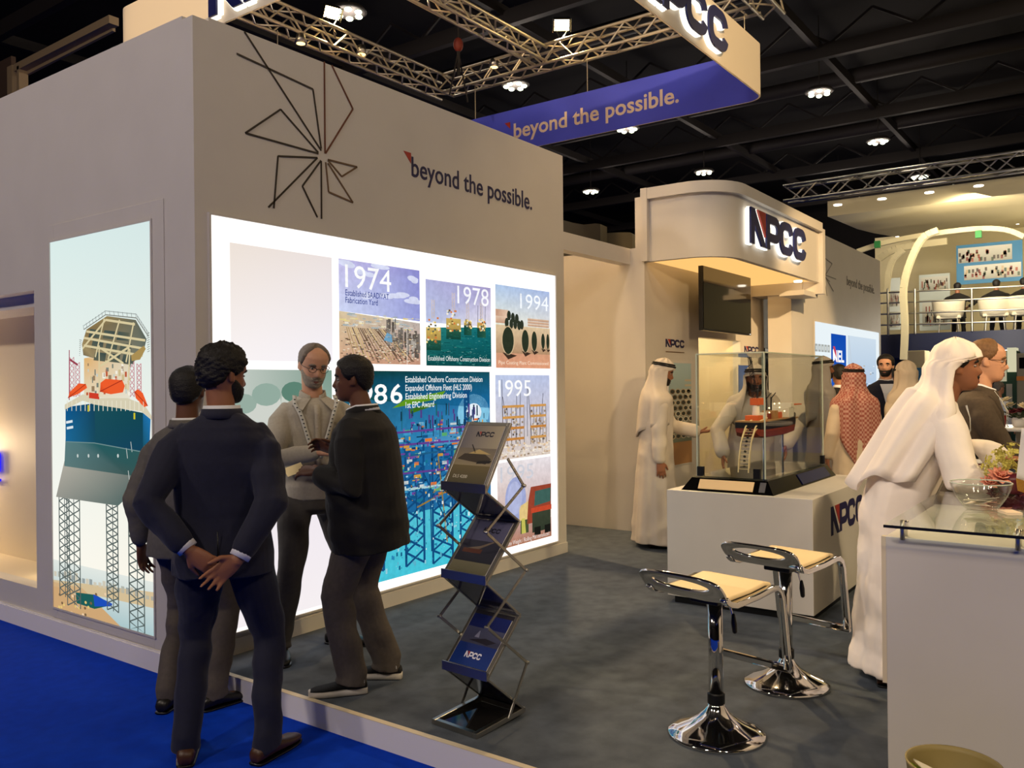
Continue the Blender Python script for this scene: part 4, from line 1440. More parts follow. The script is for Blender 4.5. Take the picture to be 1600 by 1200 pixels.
class Person:
    """Standing figure facing +y in its own frame, feet on z=0."""

    def __init__(s, loc, heading, h, label, lean=0.0, side=0.0, twist=0.0, hips=(0, 0), drop=0.0, head=(0, 0, 0), feet=None, skin=0, det=0.0075, group=None, seed=1, girth=1.0, neckf=0.02):
        s.k = h / 1.75
        s.root = empty('person', loc, math.radians(heading - 90), label, 'person', group)
        s.sk, s.det, s.seed, s.girth = SKIN[skin], det, seed, girth
        k = s.k
        s.pel = V((hips[0], hips[1], (.93 - drop))) * k
        s.spine = (Matrix.Rotation(math.radians(side), 3, 'Y') @ Matrix.Rotation(math.radians(-lean), 3, 'X')) @ V((0, 0, 1))
        s.tw = math.radians(twist)
        s.feet = feet or [(.10, 0.0, -6), (-.10, 0.0, 6)]
        s.neck = s.T(.535, 0, -.005)
        hy, hp, hr = [math.radians(a) for a in head]
        s.Rh = Matrix.Rotation(hy, 3, 'Z') @ Matrix.Rotation(-hp, 3, 'X') @ Matrix.Rotation(hr, 3, 'Y')
        fwd = (Matrix.Rotation(s.tw + hy * .3, 3, 'Z') @ V((0, 1, 0)))
        s.hc = s.neck + (s.spine * .5 + V((0, 0, .5))) * (.165 * k) + fwd * ((neckf + .03 * math.sin(max(hp, 0))) * k)
        s.Mh = Matrix.Translation(s.hc) @ s.Rh.to_4x4() @ Matrix.Scale(k * 0.985, 4)
        s.arms = {}

    def fr(s, h):
        a = s.tw * max(0, min(1, h / .4))
        f = Matrix.Rotation(a, 3, 'Z') @ V((0, 1, 0))
        f = (f - s.spine * f.dot(s.spine)).normalized()
        return f.cross(s.spine), f

    def T(s, h, x, y):
        r, f = s.fr(h)
        return s.pel + s.spine * (h * s.k) + r * (x * s.k) + f * (y * s.k)

    def ring(s, h, a, b, n=32, yo=0.0, p=2.3, z=None, fold=None):
        r, f = s.fr(h)
        c = s.T(h, 0, yo)
        if z is not None:
            c = V((c.x, c.y, z * s.k))
            c = V((s.pel.x, s.pel.y + yo * s.k, z * s.k))
            r, f = V((1, 0, 0)), V((0, 1, 0))
        out = []
        for i in range(n):
            t = 2 * math.pi * i / n
            ct, st_ = math.cos(t), math.sin(t)
            q = 1 + (fold(t) if fold else 0)
            out.append(c + r * (a * s.k * q * math.copysign(abs(ct) ** (2 / p), ct)) + f * (b * s.k * q * math.copysign(abs(st_) ** (2 / p), st_)))
        return out

    def surf(s, h, ang, a, b, yo=0, off=.0):
        """Point of the chest surface at height h, ang from the front (degrees, + to own right)."""
        t = math.radians(90 - ang)
        r, f = s.fr(h)
        ct, st_ = math.cos(t), math.sin(t)
        return s.T(h, 0, yo) + r * ((a + off) * s.k * math.copysign(abs(ct) ** .87, ct)) + f * ((b + off) * s.k * math.copysign(abs(st_) ** .87, st_))

    def arm(s, right, wrist, pole, hd=None, nrm=(0, 0, -1), curl=.5):
        """wrist: target in the person's own frame for height 1.75."""
        sx = 1 if right else -1
        sh = s.T(.428, .170 * sx, -.005)
        el, wr = ik(sh, V(wrist) * s.k, .295 * s.k, .255 * s.k, pole)
        hd = V(hd) if hd is not None else (wr - el)
        s.arms[right] = (sh, el, wr, hd, nrm, curl)

    def legs(s):
        out = []
        for i, (x, y, a) in enumerate(s.feet):
            sx = 1 if i == 0 else -1
            hip = s.pel + V((.088 * sx * s.k, 0, -.02 * s.k))
            an = V((x * s.k, y * s.k, .085 * s.k))
            d = Matrix.Rotation(math.radians(a), 3, 'Z') @ V((0, 1, 0))
            kn, an2 = ik(hip, an, .43 * s.k, .425 * s.k, d + V((0, 1, 0)) * .3)
            out.append((hip, kn, an, d))
        return out

    def body(s, hands=True, legs=True):
        k, mb = s.k, MB()
        P, _ = head_grid()
        nz, nt = P.shape[:2]
        mb.loft([[s.Mh @ V(p) for p in P[i]] for i in range(nz)])
        for sx in (-1, 1):
            R = s.Rh @ Matrix.Rotation(sx * .35, 3, 'Z') @ Matrix.Rotation(-.2, 3, 'X')
            mb.ell(s.Mh @ V((sx * .077, -.008, -.006)), (.008 * k, .018 * k, .031 * k), R, 12, 8)
            mb.ell(s.Mh @ V((sx * .074, .001, -.026)), (.007 * k, .010 * k, .012 * k), R, 10, 6)
        mb.tube([s.T(.46, 0, -.01), s.neck, s.Mh @ V((0, -.018, -.06)), s.Mh @ V((0, -.015, -.02))], [(.062 * k, .06 * k), (.056 * k, .058 * k), (.052 * k, .056 * k), (.05 * k, .05 * k)], 18)
        mb.loft([s.ring(h, a * .90, b * .88, 24) for h, a, b in ((-.08, .15, .11), (.0, .165, .12), (.15, .15, .11), (.35, .16, .105), (.44, .135, .09), (.50, .070, .062))])
        for right, (sh, el, wr, hd, nrm, curl) in s.arms.items():
            mb.tube([s.T(.45, .11 * (1 if right else -1), 0), sh, sh.lerp(el, .5), el, el.lerp(wr, .4), wr + (wr - el).normalized() * .008], [.028 * k, .036 * k, .040 * k, .036 * k, .034 * k, (.026 * k, .022 * k)], 12)
            if hands:
                add_hand(mb, wr, hd, nrm, right, curl, k)
        if legs:
            for hip, kn, an, d in s.legs():
                mb.tube([hip + V((0, 0, .03 * k)), hip.lerp(kn, .4), kn, kn.lerp(an, .35), an], [.075 * k, .068 * k, .046 * k, .044 * k, .030 * k], 12)
                mb.tube([an + d * (-.03 * k) + V((0, 0, -.035 * k)), an + d * (.10 * k) + V((0, 0, -.05 * k))], [.03 * k, .025 * k], 8)
        s.bd = mb.build('body', s.sk, s.root, voxel=min(s.det, .0065), iters=1)
        return s

    def face(s, hair='full', hm=HAIR_BLACK, beard=None, stache=None, glasses=False, brow=None, hidden=False):
        if hair:
            head_patch(hair_off(hair), s.Mh, 'hair', hm, s.root, rough=.0022 if hair == 'curly' else .0008)
        if hidden:
            return s
        head_patch(brow_off, s.Mh, 'eyebrows', brow or hm, s.root)
        head_patch(lip_off, s.Mh, 'lips', LIP, s.root)
        if beard:
            head_patch(beard_off, s.Mh, 'beard', beard, s.root, rough=.0008)
        if stache:
            head_patch(stache_off, s.Mh, 'moustache', stache, s.root)
        for sx in (-1, 1):
            e = MB().ell(s.Mh @ V((sx * .031, .0722, .001)), (.0115 * s.k, .0105 * s.k, .0052 * s.k), s.Rh, 14, 8).build('eye', EYE_W, s.root, smooth=True)
            MB().ell(s.Mh @ V((sx * .031, .0795, .001)), (.0052 * s.k, .0045 * s.k, .0046 * s.k), s.Rh, 10, 6).build('iris', EYE_D, e, smooth=True)
        if glasses:
            gl = MB()
            for sx in (-1, 1):
                pts = [s.Mh @ V((sx * .034 + .022 * math.cos(t), .096 - .12 * abs(.022 * math.cos(t)) * 0, -.002 + .016 * math.sin(t))) for t in [2 * math.pi * i / 16 for i in range(16)]]
                gl.tube(pts, .0016 * s.k, 6, loop=True)
                gl.tube([s.Mh @ V((sx * .056, .094, .004)), s.Mh @ V((sx * .076, .06, .006)), s.Mh @ V((sx * .079, -.01, .006)), s.Mh @ V((sx * .078, -.025, -.006))], .0016 * s.k, 6)
            gl.tube([s.Mh @ V((-.012, .096, .002)), s.Mh @ V((0, .099, .006)), s.Mh @ V((.012, .096, .002))], .0016 * s.k, 6)
            gl.build('glasses', M['black'], s.root, smooth=True)
        return s

    def sleeves(s, mb, r0=.070, r1=.058, r2=.046, end=.84):
        k = s.k
        for right, (sh, el, wr, *_r) in s.arms.items():
            sx = 1 if right else -1
            mb.tube([s.T(.40, .09 * sx, 0), s.T(.428, .148 * sx, -.003), sh.lerp(el, .20), sh.lerp(el, .55), el, el.lerp(wr, .45), el.lerp(wr, end)], [.070 * k, r0 * .98 * k, r0 * .98 * k, (r0 + r1) / 2 * k, r1 * k, (r1 + r2) / 2 * k, r2 * k], 16)

    def top(s, name, m, rings, r0=.070, r1=.058, r2=.046, end=.84, amp=.006, **kw):
        mb = MB()
        mb.loft([s.ring(h, a, b, yo=yo) for h, a, b, yo in rings])
        s.sleeves(mb, r0, r1, r2, end)
        return mb.build(name, m, s.root, voxel=s.det, iters=3, post=wrinkle(amp * s.k, s.seed), **kw)

    def trousers(s, m, waist=.03, th=.092, kn_=.067, hem=.055, amp=.0065, name='trousers'):
        k, mb = s.k, MB()
        gi_ = s.girth
        mb.loft([s.ring(h, a * gi_, b * gi_) for h, a, b in ((waist + .02, .165, .122), (waist, .168, .125), (-.04, .180, .130), (-.10, .175, .128), (-.14, .13, .10))])
        for hip, kn, an, d in s.legs():
            # waist to hem, with a break over the shoe
            mb.tube([hip + V((0, 0, .0)), hip.lerp(kn, .25), hip.lerp(kn, .6), kn, kn.lerp(an, .5), an + V((0, 0, .02 * k)), an + V((0, 0, -.030 * k)) + d * .008 * k],
                    [(th * k * gi_, th * k * gi_), (th * k, th * 1.04 * k), (th * .90 * k, th * .95 * k), (kn_ * k, kn_ * 1.06 * k), (kn_ * .95 * k, kn_ * 1.03 * k), (hem * k, hem * 1.15 * k), (hem * 1.02 * k, hem * 1.2 * k)], 20, ref=(1, 0, 0), round_ends=False)
        return mb.build(name, m, s.root, voxel=s.det, iters=2, post=wrinkle(amp * k, s.seed + 5, 24, 14))

    def shoes(s, m, sole=None, L=1.0, name='shoe', hgt=1.0, sole_h=.012):
        k = s.k
        for hip, kn, an, d in s.legs():
            r = V((d.y, -d.x, 0))
            c = V((an.x, an.y, 0))
            rings, sr = [], []
            for t, w_, hh in ((-.078, .018, .045), (-.072, .030, .064), (-.05, .036, .078), (-.01, .039, .085), (.035, .042, .080), (.09, .047, .058), (.14, .048, .047), (.18, .042, .042), (.205, .028, .034), (.213, .012, .026)):
                hh *= hgt
                rings.append([c + d * (t * L * k) + r * (w_ * k * math.cos(q)) + V((0, 0, (sole_h + (hh - sole_h) * (.5 + .5 * math.copysign(abs(math.sin(q)) ** .7, math.sin(q)))) * k)) for q in [2 * math.pi * i / 16 for i in range(16)]])
                sr.append([c + d * (t * L * k * 1.01) + r * ((w_ + .002) * k * math.copysign(abs(math.cos(q)) ** .6, math.cos(q))) + V((0, 0, sole_h * (1.2 if sole else 1) * k * (.5 + .5 * math.copysign(abs(math.sin(q)) ** .4, math.sin(q))))) for q in [2 * math.pi * i / 16 for i in range(16)]])
            sh = MB().loft(rings).build(name, m, s.root, smooth=True)
            MB().loft(sr).build('sole', sole or M['black'], sh, smooth=True)
        return s

    def collar(s, m, name='shirt_collar', r=.068, hh=.036, z0=.530):
        k = s.k
        rr = []
        up = (s.spine + (s.hc - s.neck).normalized()).normalized()
        for dz, q in ((0, 1.12), (hh * .5, 1.05), (hh, 1.0)):
            c = s.T(z0, 0, -.008) + up * dz * k
            R_, F_ = s.fr(.5)
            rr.append([c + R_ * (r * q * k * math.cos(t)) + F_ * (r * 1.06 * q * k * math.sin(t)) + V((0, 0, -.022 * k * max(0, math.sin(t)))) for t in [2 * math.pi * i / 24 for i in range(24)]])
        return MB().loft(rr, cap=False).build(name, m, s.root, smooth=True, solid=.005)

    def jacket_collar(s, m):
        o = s.collar(m, 'jacket_collar', .080, .040, .516)
        for zz, n_, w_ in ((-.11, 'vent', .005),):
            pts = [s.surf(h, 180, .206, .150, -.004, .001) for h in (-.128, -.08, -.02, .06)]
            s.strip('vent_seam', pts, w_, bpy.data.materials['black_plastic'], .0015, nrm=-s.fr(.1)[1])
        return o

    def open_collar(s, m, shirt):
        """Collar open at the throat with two wings, placket, buttons and a chest pocket."""
        k, n = s.k, 26
        up = (s.spine + (s.hc - s.neck).normalized()).normalized()
        R_, F_ = s.fr(.5)
        rr = []
        for dz, q in ((-.006, 1.10), (.020, 1.08), (.044, 1.0)):
            c = s.T(.515, 0, -.010) + up * dz * k
            row = []
            for i in range(n + 1):
                t = math.radians(90 + 20) + math.radians(320) * i / n
                fr_ = max(0, math.sin(t))
                row.append(c + R_ * (.069 * q * k * math.cos(t)) + F_ * (.074 * q * k * math.sin(t)) - up * (.030 * k * fr_ ** 2))
            rr.append(row)
        MB().loft(rr, cap=False, closed=False).build('shirt_collar', m, s.root, smooth=True, solid=.005)
        for sx in (-1, 1):
            mb = MB()
            a = s.T(.515, .026 * sx, .064) - up * .0 * k
            b = s.T(.520, .062 * sx, .040)
            c = s.surf(.455, sx * 20, .19, .122, 0, .016)
            d = s.surf(.480, sx * 46, .155, .100, 0, .020)
            mb.add([a, b, d, c], [(0, 1, 2, 3)])
            mb.build('collar_wing', m, s.root, solid=.004)
        pts = [s.surf(h, 0, np.interp(h, [.2, .43, .485], [.195, .19, .155]), np.interp(h, [.11, .22, .43, .49], [.142, .132, .122, .100]), .006, .006) for h in (.485, .43, .36, .28, .2, .12)]
        pl_ = s.strip('placket', pts, .030, m, .0015)
        for p_ in pts[1:]:
            MB().ell(p_ + F_ * .003, (.005, .002, .005), None, 8, 6).build('button', EYE_W, pl_)
        pts = [s.surf(h, -34, .195, .130, 0, .012) for h in (.385, .34, .29)]
        s.strip('chest_pocket', pts, .075, m, .002)

    def cuffs(s, m, r=.040, a=.90, b=.985):
        k = s.k
        for right, (sh, el, wr, *_r) in s.arms.items():
            MB().tube([el.lerp(wr, a), el.lerp(wr, b)], [r * 1.02 * k, r * .98 * k], 16, round_ends=False).build('cuff', m, s.root, smooth=True)

    def strip(s, name, pts, w_, m, th=.002, parent=None, nrm=None):
        """Ribbon lying on the chest through pts."""
        R_, F_ = s.fr(.4)
        F_ = nrm or F_
        a, b = [], []
        for i, p in enumerate(pts):
            t = (pts[min(i + 1, len(pts) - 1)] - pts[max(i - 1, 0)]).normalized()
            x = t.cross(F_).normalized() * (w_ / 2 * s.k)
            a.append(p - x)
            b.append(p + x)
        n = len(pts)
        mb = MB()
        mb.add(a + b, [(i, i + 1, n + i + 1, n + i) for i in range(n - 1)])
        return mb.build(name, m, parent or s.root, smooth=True, solid=th)


SUIT = [(-.135, .208, .150, -.005), (-.06, .205, .148, -.005), (.02, .196, .140, 0), (.11, .186, .130, 0), (.22, .195, .134, 0), (.34, .206, .138, 0), (.43, .200, .126, -.004), (.480, .172, .108, -.008), (.505, .130, .092, -.010), (.525, .092, .082, -.010), (.540, .072, .076, -.010)]
SHIRT = [(-.05, .176, .138, 0), (.03, .184, .150, .01), (.11, .180, .142, .01), (.22, .182, .132, 0), (.34, .195, .132, 0), (.43, .190, .122, -.004), (.485, .155, .100, -.008), (.508, .105, .080, -.010), (.522, .070, .068, -.012)]


def gait(rings, k):
    return [(h, a * k, b * k, y) for h, a, b, y in rings]


navy = mat('navy_wool', (22, 24, 46), 0.8, noise=0.15, nscale=60, bump=0.25, bscale=500, sheen=0.1)
black_w = mat('black_wool', (17, 15, 15), 0.85, noise=0.15, nscale=60, bump=0.25, bscale=500, sheen=0.05)
grey_w = mat('grey_flannel', (96, 92, 88), 0.85, noise=0.12, nscale=50, bump=0.25, bscale=500)
grey_d = mat('charcoal_flannel', (66, 62, 60), 0.85, noise=0.12, nscale=50, bump=0.25, bscale=500)
grey_p = mat('taupe_trouser_cloth', (88, 80, 74), 0.85, noise=0.12, nscale=50, bump=0.25, bscale=500)
brown_w = mat('brown_wool', (74, 62, 50), 0.85, noise=0.15, nscale=60, bump=0.25, bscale=500)
white_c = mat('white_shirt_cotton', (226, 226, 232), 0.7, bump=0.15, bscale=400)
check_s = mat('grey_shirt_cotton', (172, 164, 150), 0.75, noise=0.08, nscale=70, bump=0.2, bscale=420)
kand = [mat('white_robe_cotton', (244, 232, 222), 0.75, noise=0.04, nscale=8, bump=0.12, bscale=400), mat('ivory_robe_cotton', (220, 200, 172), 0.75, noise=0.04, nscale=8, bump=0.12, bscale=400), mat('dove_grey_robe_cotton', (168, 160, 150), 0.75, noise=0.05, nscale=8, bump=0.12, bscale=400), mat('off_white_robe_cotton', (206, 194, 180), 0.75, noise=0.05, nscale=8, bump=0.12, bscale=400)]
lea_b = mat('brown_leather', (70, 42, 26), 0.4, noise=0.2, nscale=20)
lea_k = mat('black_leather', (24, 21, 20), 0.38, noise=0.15, nscale=20)
agal_m = mat('black_cord', (14, 13, 13), 0.7, bump=0.5, bscale=300)
lan_m = mat('printed_white_ribbon', (206, 206, 200), 0.6)
lan_k = mat('ribbon_print', (56, 62, 70), 0.6)
skin_paper = mat('ivory_card', (244, 226, 176), 0.6)


def lanyard(P, a, b, h0=.535, h1=.20, spread=26, w_=.020, badge=True, off=.016, yo=0.0):
    root = None
    for sx in (-1, 1):
        pts = []
        for i in range(9):
            t = i / 8
            h = h0 + (h1 - h0) * t
            fa = a * (0.62 if h > .48 else (.85 if h > .44 else 1))
            pts.append(P.surf(h, sx * (spread * (1 - t) + 3 * t + (20 * max(0, (h - .44) / .06))), np.interp(h, [.2, .43, .485, .515], [a, a, a * .8, a * .56]), np.interp(h, [.2, .43, .485, .515], [b, b * .95, b * .82, b * .68]), yo, off))
        r = P.strip('lanyard', pts, w_, lan_m, .002)
        mk = MB()
        R_, F_ = P.fr(.4)
        for i in range(1, 16):
            t = i / 16 * 8
            k = int(t)
            p = pts[k].lerp(pts[min(k + 1, 8)], t - k) + F_ * .003
            mk.ell(p, (.0055, .0015, .0045), None, 6, 4)
        mk.build('ribbon_mark', lan_k, r)
    if badge:
        p = P.surf(h1 - .055, 0, a, b, yo, off)
        R_, F_ = P.fr(.3)
        mb = MB()
        mb.prism([(-.045, -.06), (.045, -.06), (.045, .06), (-.045, .06)], p, R_, P.spine, F_, .003)
        mb.build('badge', mat('badge_card', (226, 226, 222), 0.4), P.root)


def ghutra(P, m, name='headscarf', back_len=.42, open_=62, agal=True, shift=(0, 0, 0), amp=.012, front=(1, 1), flare=1.0, seed=0, tail=0.0, cap_lift=.010, swept=0.0, sides=34, loose=.018):
    """Headscarf: a fitted cap above the brow, then cloth that opens round the face and falls over shoulders and back."""
    k = P.k
    r = np.random.default_rng(seed)
    ph = r.uniform(0, 6.3, 4)
    n = 56
    rows = []
    H = lambda v: P.Mh @ V(v)
    # cap rows (closed behind the face opening)
    tm = math.pi - math.radians(open_ * .5)
    ths = [(-1 + 2 * i / n) for i in range(n + 1)]
    for z in (.128, .124, .112, .092, .068, .046):
        row = []
        for q in ths:
            th = math.pi + q * math.pi * .999
            off = cap_lift + .004 * math.sin(9 * th + ph[0])
            zz = min(z, .1205)
            p = head_pt(th, zz, off)
            row.append(H((p[0], p[1], p[2] + max(0, z - .1205))))
        rows.append(row)
    # hanging rows
    shoulder = lambda t: None
    base = P.T(.50, 0, -.02)
    R_, F_ = P.fr(.5)
    lev = [(.02, 0), (-.02, 0), (-.06, 0), (-.10, .15), (-.14, .5), (-.18, .85), (-.215, 1.0)]
    for z, t in lev:
        row = []
        for q in ths:
            om = math.radians(np.interp(z, [-.2, -.1, -.05, .0, .02], [open_ * .75 + swept, open_ + swept, open_ * 1.06 + swept * .8, open_ * 1.1 + swept * .35, open_ * 1.12]))
            th = math.pi + q * (math.pi - om)
            zc = max(z, -.112)
            p = head_pt(th, max(zc, -.055), .016 + .016 * abs(q) + .010 * max(0, -z / .1))
            a = H((p[0], p[1], z))
            c_ = P.T(.515, 0, -.015)
            ang = math.pi + q * (math.pi - math.radians(np.interp(t, [0, 1], [open_ + swept, sides])))
            rad_x, rad_y = (.10 + .10 * t * flare), (.095 + .045 * t)
            b = P.T(.545 - .03 * t - .035 * abs(math.sin(ang)) * t, math.sin(ang) * rad_x * -1 * -1, math.cos(ang) * rad_y - .015)
            fo = amp * (.3 + t) * (math.sin(11 * q + ph[1]) + .6 * math.sin(19 * q + ph[2]))
            out = (R_ * math.sin(ang) + F_ * math.cos(ang))
            bump = loose * max(0, -math.cos(th)) ** .6 * math.sin(math.pi * min(max((.05 - z) / .265, 0), 1))
            p2 = a.lerp(b, t) + out * ((fo + bump) * k)
            row.append(p2)
        rows.append(row)
    nl = 9
    for i in range(1, nl + 1):
        t = i / nl
        row = []
        for q in ths:
            ang = math.pi + q * (math.pi - math.radians(sides))
            bk = max(0, -math.cos(ang))
            fr_ = max(0, math.cos(ang))
            L = back_len * (.62 + .38 * bk) * (1 if fr_ < .2 else front[0 if q < 0 else 1])
            L += tail * math.exp(-(q / .25) ** 2)
            wob = .10 * math.sin(7 * q + ph[3])
            h = .515 - .035 * abs(math.sin(ang)) - L * t * (1 + wob)
            rx = np.interp(h, [.1, .35, .44, .52], [.225, .225, .222, .200]) * (.98 + .04 * flare)
            ry = np.interp(h, [.1, .35, .44, .52], [.160, .162, .158, .140])
            fo = amp * (1 + .8 * t) * (math.sin(11 * q + ph[1]) + .6 * math.sin(19 * q + ph[2]))
            out = (R_ * math.sin(ang) + F_ * math.cos(ang))
            row.append(P.T(h, math.sin(ang) * rx, math.cos(ang) * ry - .012) + out * (fo * k) + V(shift) * (t * k))
        rows.append(row)
    mb = MB()
    mb.loft(rows, cap=False, closed=False)
    w_ = len(rows[0])
    mb.f.append(tuple(range(w_)))
    o = mb.build(name, m, P.root, smooth=True, solid=.007 * k)
    if agal:
        for dz in (0, .013):
            pts = []
            for i in range(28):
                th = 2 * math.pi * i / 28
                z = .060 + dz + .012 * -math.cos(th) * -1 * .6
                p = head_pt(th, z, cap_lift + .008)
                pts.append(H(p))
            MB().tube(pts, .0075 * k, 8, loop=True).build('headband_cord', agal_m, P.root, smooth=True)
    return o


def robe(P, m, hem=.045, flare=1.0, amp=1.0, name='robe', sl=(.075, .068, .066)):
    r = np.random.default_rng(P.seed)
    ph = r.uniform(0, 6.3, 4)
    fold = lambda A: (lambda t: A * amp * (math.sin(7 * t + ph[0]) + .6 * math.sin(12 * t + ph[1]) + .4 * math.sin(17 * t + ph[2])) / 1.6)
    mb = MB()
    gk = P.girth
    rings = [P.ring(h, a * gk, b * gk, 64, yo, fold=fold(.008)) for h, a, b, yo in ((.540, .066, .066, -.01), (.515, .105, .080, -.01), (.485, .155, .105, -.008), (.43, .195, .128, -.004), (.34, .202, .140, 0), (.22, .200, .146, 0), (.08, .205, .152, 0))]
    rings = rings[::1]
    low = []
    for z, a, b, A in ((.86, .212, .165, .02), (.70, .215, .175, .03), (.50, .222, .190, .045), (.28, .238, .205, .06), (.12, .250, .220, .07), (hem, .256, .228, .075)):
        low.append(P.ring(0, a * flare * gk, b * flare * gk, 64, 0, z=z, fold=fold(A)))
    mb.loft(rings + low)
    P.sleeves(mb, *sl, end=.85)
    return mb.build(name, m, P.root, voxel=P.det, iters=3, post=wrinkle(.006 * P.k, P.seed, 20, 16))
# ------------------------------------------------------------------ the figures
def at_px(px, d, z):
    p = c_at + c_fw * d + _rt * ((px - 800) / FPX * d)
    return (p.x, p.y, z)


# navy-suited man seen from behind, hands clasped
p = Person((2.25, 3.20, 0), 47, 1.80, 'man in a navy suit seen from behind, hands clasped behind his back', head=(-50, 6, 0), feet=[(.17, -.03, -34), (-.16, .02, 6)], skin=1, seed=3, det=.007)
p.arm(True, (.085, -.205, .885), (1, -.25, .1), (-.80, -.02, -.60), (.1, -1, -.1), .35)
p.arm(False, (-.105, -.185, .925), (-1, -.25, .1), (.78, -.05, -.62), (0, 1, 0), .55)
p.body().face('curly', beard=HAIR_BLACK)
p.collar(white_c, r=.072, hh=.04)
p.top('jacket', navy, SUIT, .076, .064, .052, .79, .007)
p.jacket_collar(navy)
p.cuffs(white_c, .042, .80, .975)
p.trousers(navy, th=.098, kn_=.069, hem=.056)
p.shoes(lea_b)
# partly hidden man in grey
p = Person((2.50, 3.84, 0), 22, 1.72, 'dark-haired man in grey mostly hidden behind the navy suit', head=(10, 2, 0), feet=[(.11, .05, -25), (-.12, -.02, 10)], skin=2, seed=4, det=.008)
p.arm(True, (.26, .02, .84), (.3, -1, 0), nrm=(-1, 0, 0))
p.arm(False, (-.27, -.02, .84), (-.4, -1, 0), nrm=(1, 0, 0))
p.body().face('full')
p.collar(white_c)
p.top('jacket', grey_w, SUIT)
p.jacket_collar(grey_w)
p.trousers(grey_p)
p.shoes(lea_k)
# bearded man in grey shirt
C_ = p = Person((3.27, 3.80, PZ), 240, 1.75, 'bearded man in a grey shirt with glasses and a ribbon lanyard, facing the aisle', head=(6, 17, -4), feet=[(.20, .05, -4), (-.15, -.06, 52)], skin=3, seed=5, det=.007, girth=1.05, lean=3)
p.arm(True, (.02, .30, 1.155), (1, -.3, -.5), (-.93, .25, -.02), (-.2, -.3, -.9), .55)
p.arm(False, (-.16, .30, 1.16), (-1, -.3, -.6), (.55, .62, .35), (.7, -.4, -.4), .75)
p.body().face('receding', HAIR_GREY, beard=mat('grey_beard', (150, 138, 124), 0.7, noise=0.2, nscale=90, bump=.6, bscale=200), stache=HAIR_GREY, glasses=True, brow=HAIR_GREY)
p.open_collar(check_s, check_s)
p.top('shirt', check_s, SHIRT, .072, .060, .045, .85, .006)
p.trousers(grey_d, th=.095, kn_=.072, hem=.062)
mb = MB().loft([p.ring(h, .176, .134) for h in (-.035, .0)], cap=False)
bl = mb.build('belt', lea_k, p.root, smooth=True, solid=.006)
p.shoes(lea_k)
lanyard(p, .195, .135, .535, .19, 30, .024, badge=False, off=.016, yo=0)
# man in black jacket
D_ = p = Person((3.035, 3.105, PZ), 112, 1.66, 'stout man in a black jacket, grey trousers and trainers, seen from behind', head=(18, 2, 0), feet=[(.13, -.04, 8), (-.13, .05, 26)], skin=2, seed=6, det=.007, girth=1.14, lean=4, neckf=.045)
p.arm(False, (-.17, .215, 1.15), (-.4, -.4, -1), (.15, .95, .05), (.6, 0, -.8), .6)
p.arm(True, (.08, .23, 1.24), (.5, -.4, -1), (-.2, .9, .4), (-.8, .2, -.3), .8)
p.body().face('full', stache=HAIR_BLACK)
p.collar(white_c, r=.076, hh=.034)
p.top('jacket', black_w, [(-.20, .240, .185, .0), (-.10, .240, .194, .005), (.02, .238, .198, .012), (.11, .234, .194, .012), (.22, .232, .182, .006), (.34, .230, .168, -.004), (.43, .216, .146, -.008), (.480, .176, .114, -.008), (.505, .132, .096, -.010), (.525, .094, .084, -.010), (.540, .074, .078, -.010)], .082, .068, .054, .84, .007)
p.jacket_collar(black_w)
p.trousers(grey_p, th=.100, kn_=.080, hem=.070)
p.shoes(mat('black_knit', (18, 18, 20), 0.8, bump=.4, bscale=300), mat('white_foam_sole', (206, 200, 192), 0.6), 1.02, 'trainer', 1.05, .030)
for c in [c for c in p.root.children if c.name.startswith('trainer')]:
    bb = [V(v.co) for v in c.data.vertices]
    hip, kn, an, d = p.legs()[0 if c.name == 'trainer' else 1]
    rr = V((d.y, -d.x, 0))
    mb = MB()
    put_text(mb, 'PUL', V((an.x, an.y, .062)) - d * .06 - rr * .0415, d * -1 if False else d, (0, 0, 1), .055, .016, -rr, 0, .02)
    mb.build('trainer_lettering', white_c, c)
# card held out by the man in black
h_ = p.arms[False]
q = h_[1].lerp(h_[2], 1) + V(h_[3]).normalized() * .135
cd = empty('business_card', p.root.matrix_basis @ q, math.radians(-44), 'small cream card held out by the man in the black jacket', 'card')
MB().box(-.045, .045, -.028, .028, -.0008, .0008, Matrix.Rotation(math.radians(48), 4, 'X') @ Matrix.Rotation(math.radians(25), 4, 'Z')).build('card_sheet', skin_paper, cd)

# men in robes at the glass case
E_ = p = Person((7.14, 3.56, PZ), -55, 1.73, 'man in a white robe and headscarf standing by the wall beside the glass case', lean=5, head=(-6, 16, 0), skin=1, seed=11, det=.011)
p.arm(True, (.25, .0, .80), (.4, -1, 0), (0, .15, -1), (-1, 0, 0), .45)
p.arm(False, (-.12, .43, 1.06), (-.6, -1, -.5), (.1, 1, .05), (0, 0, 1), .6)
p.body().face(None, beard=HAIR_BLACK, brow=HAIR_BLACK)
robe(p, kand[3])
p.shoes(lea_b)
ghutra(p, kand[3], back_len=.40, seed=2)
p = Person((7.92, 2.94, PZ), 208, 1.76, 'man in a white robe bending over behind the glass case', lean=33, head=(0, 4, 0), skin=1, seed=12, det=.011)
p.arm(True, (.30, .42, .84), (1, -.3, 0), (.1, .4, -1), (-1, 0, 0), .3)
p.arm(False, (-.24, .40, .92), (-1, -.4, 0), (0, .5, -.8), (1, 0, 0), .4)
p.body().face(None, beard=HAIR_BLACK, brow=HAIR_BLACK)
robe(p, kand[3])
p.shoes(lea_b)
ghutra(p, kand[3], back_len=.38, seed=3)
p = Person(at_px(1285, 9.3, PZ), -62, 1.77, 'man in a grey robe and white headscarf beyond the far end of the glass case', head=(0, 0, 0), skin=1, seed=13, det=.012)
p.arm(True, (.24, .04, .82), (.4, -1, 0), (0, .1, -1), (-1, 0, 0))
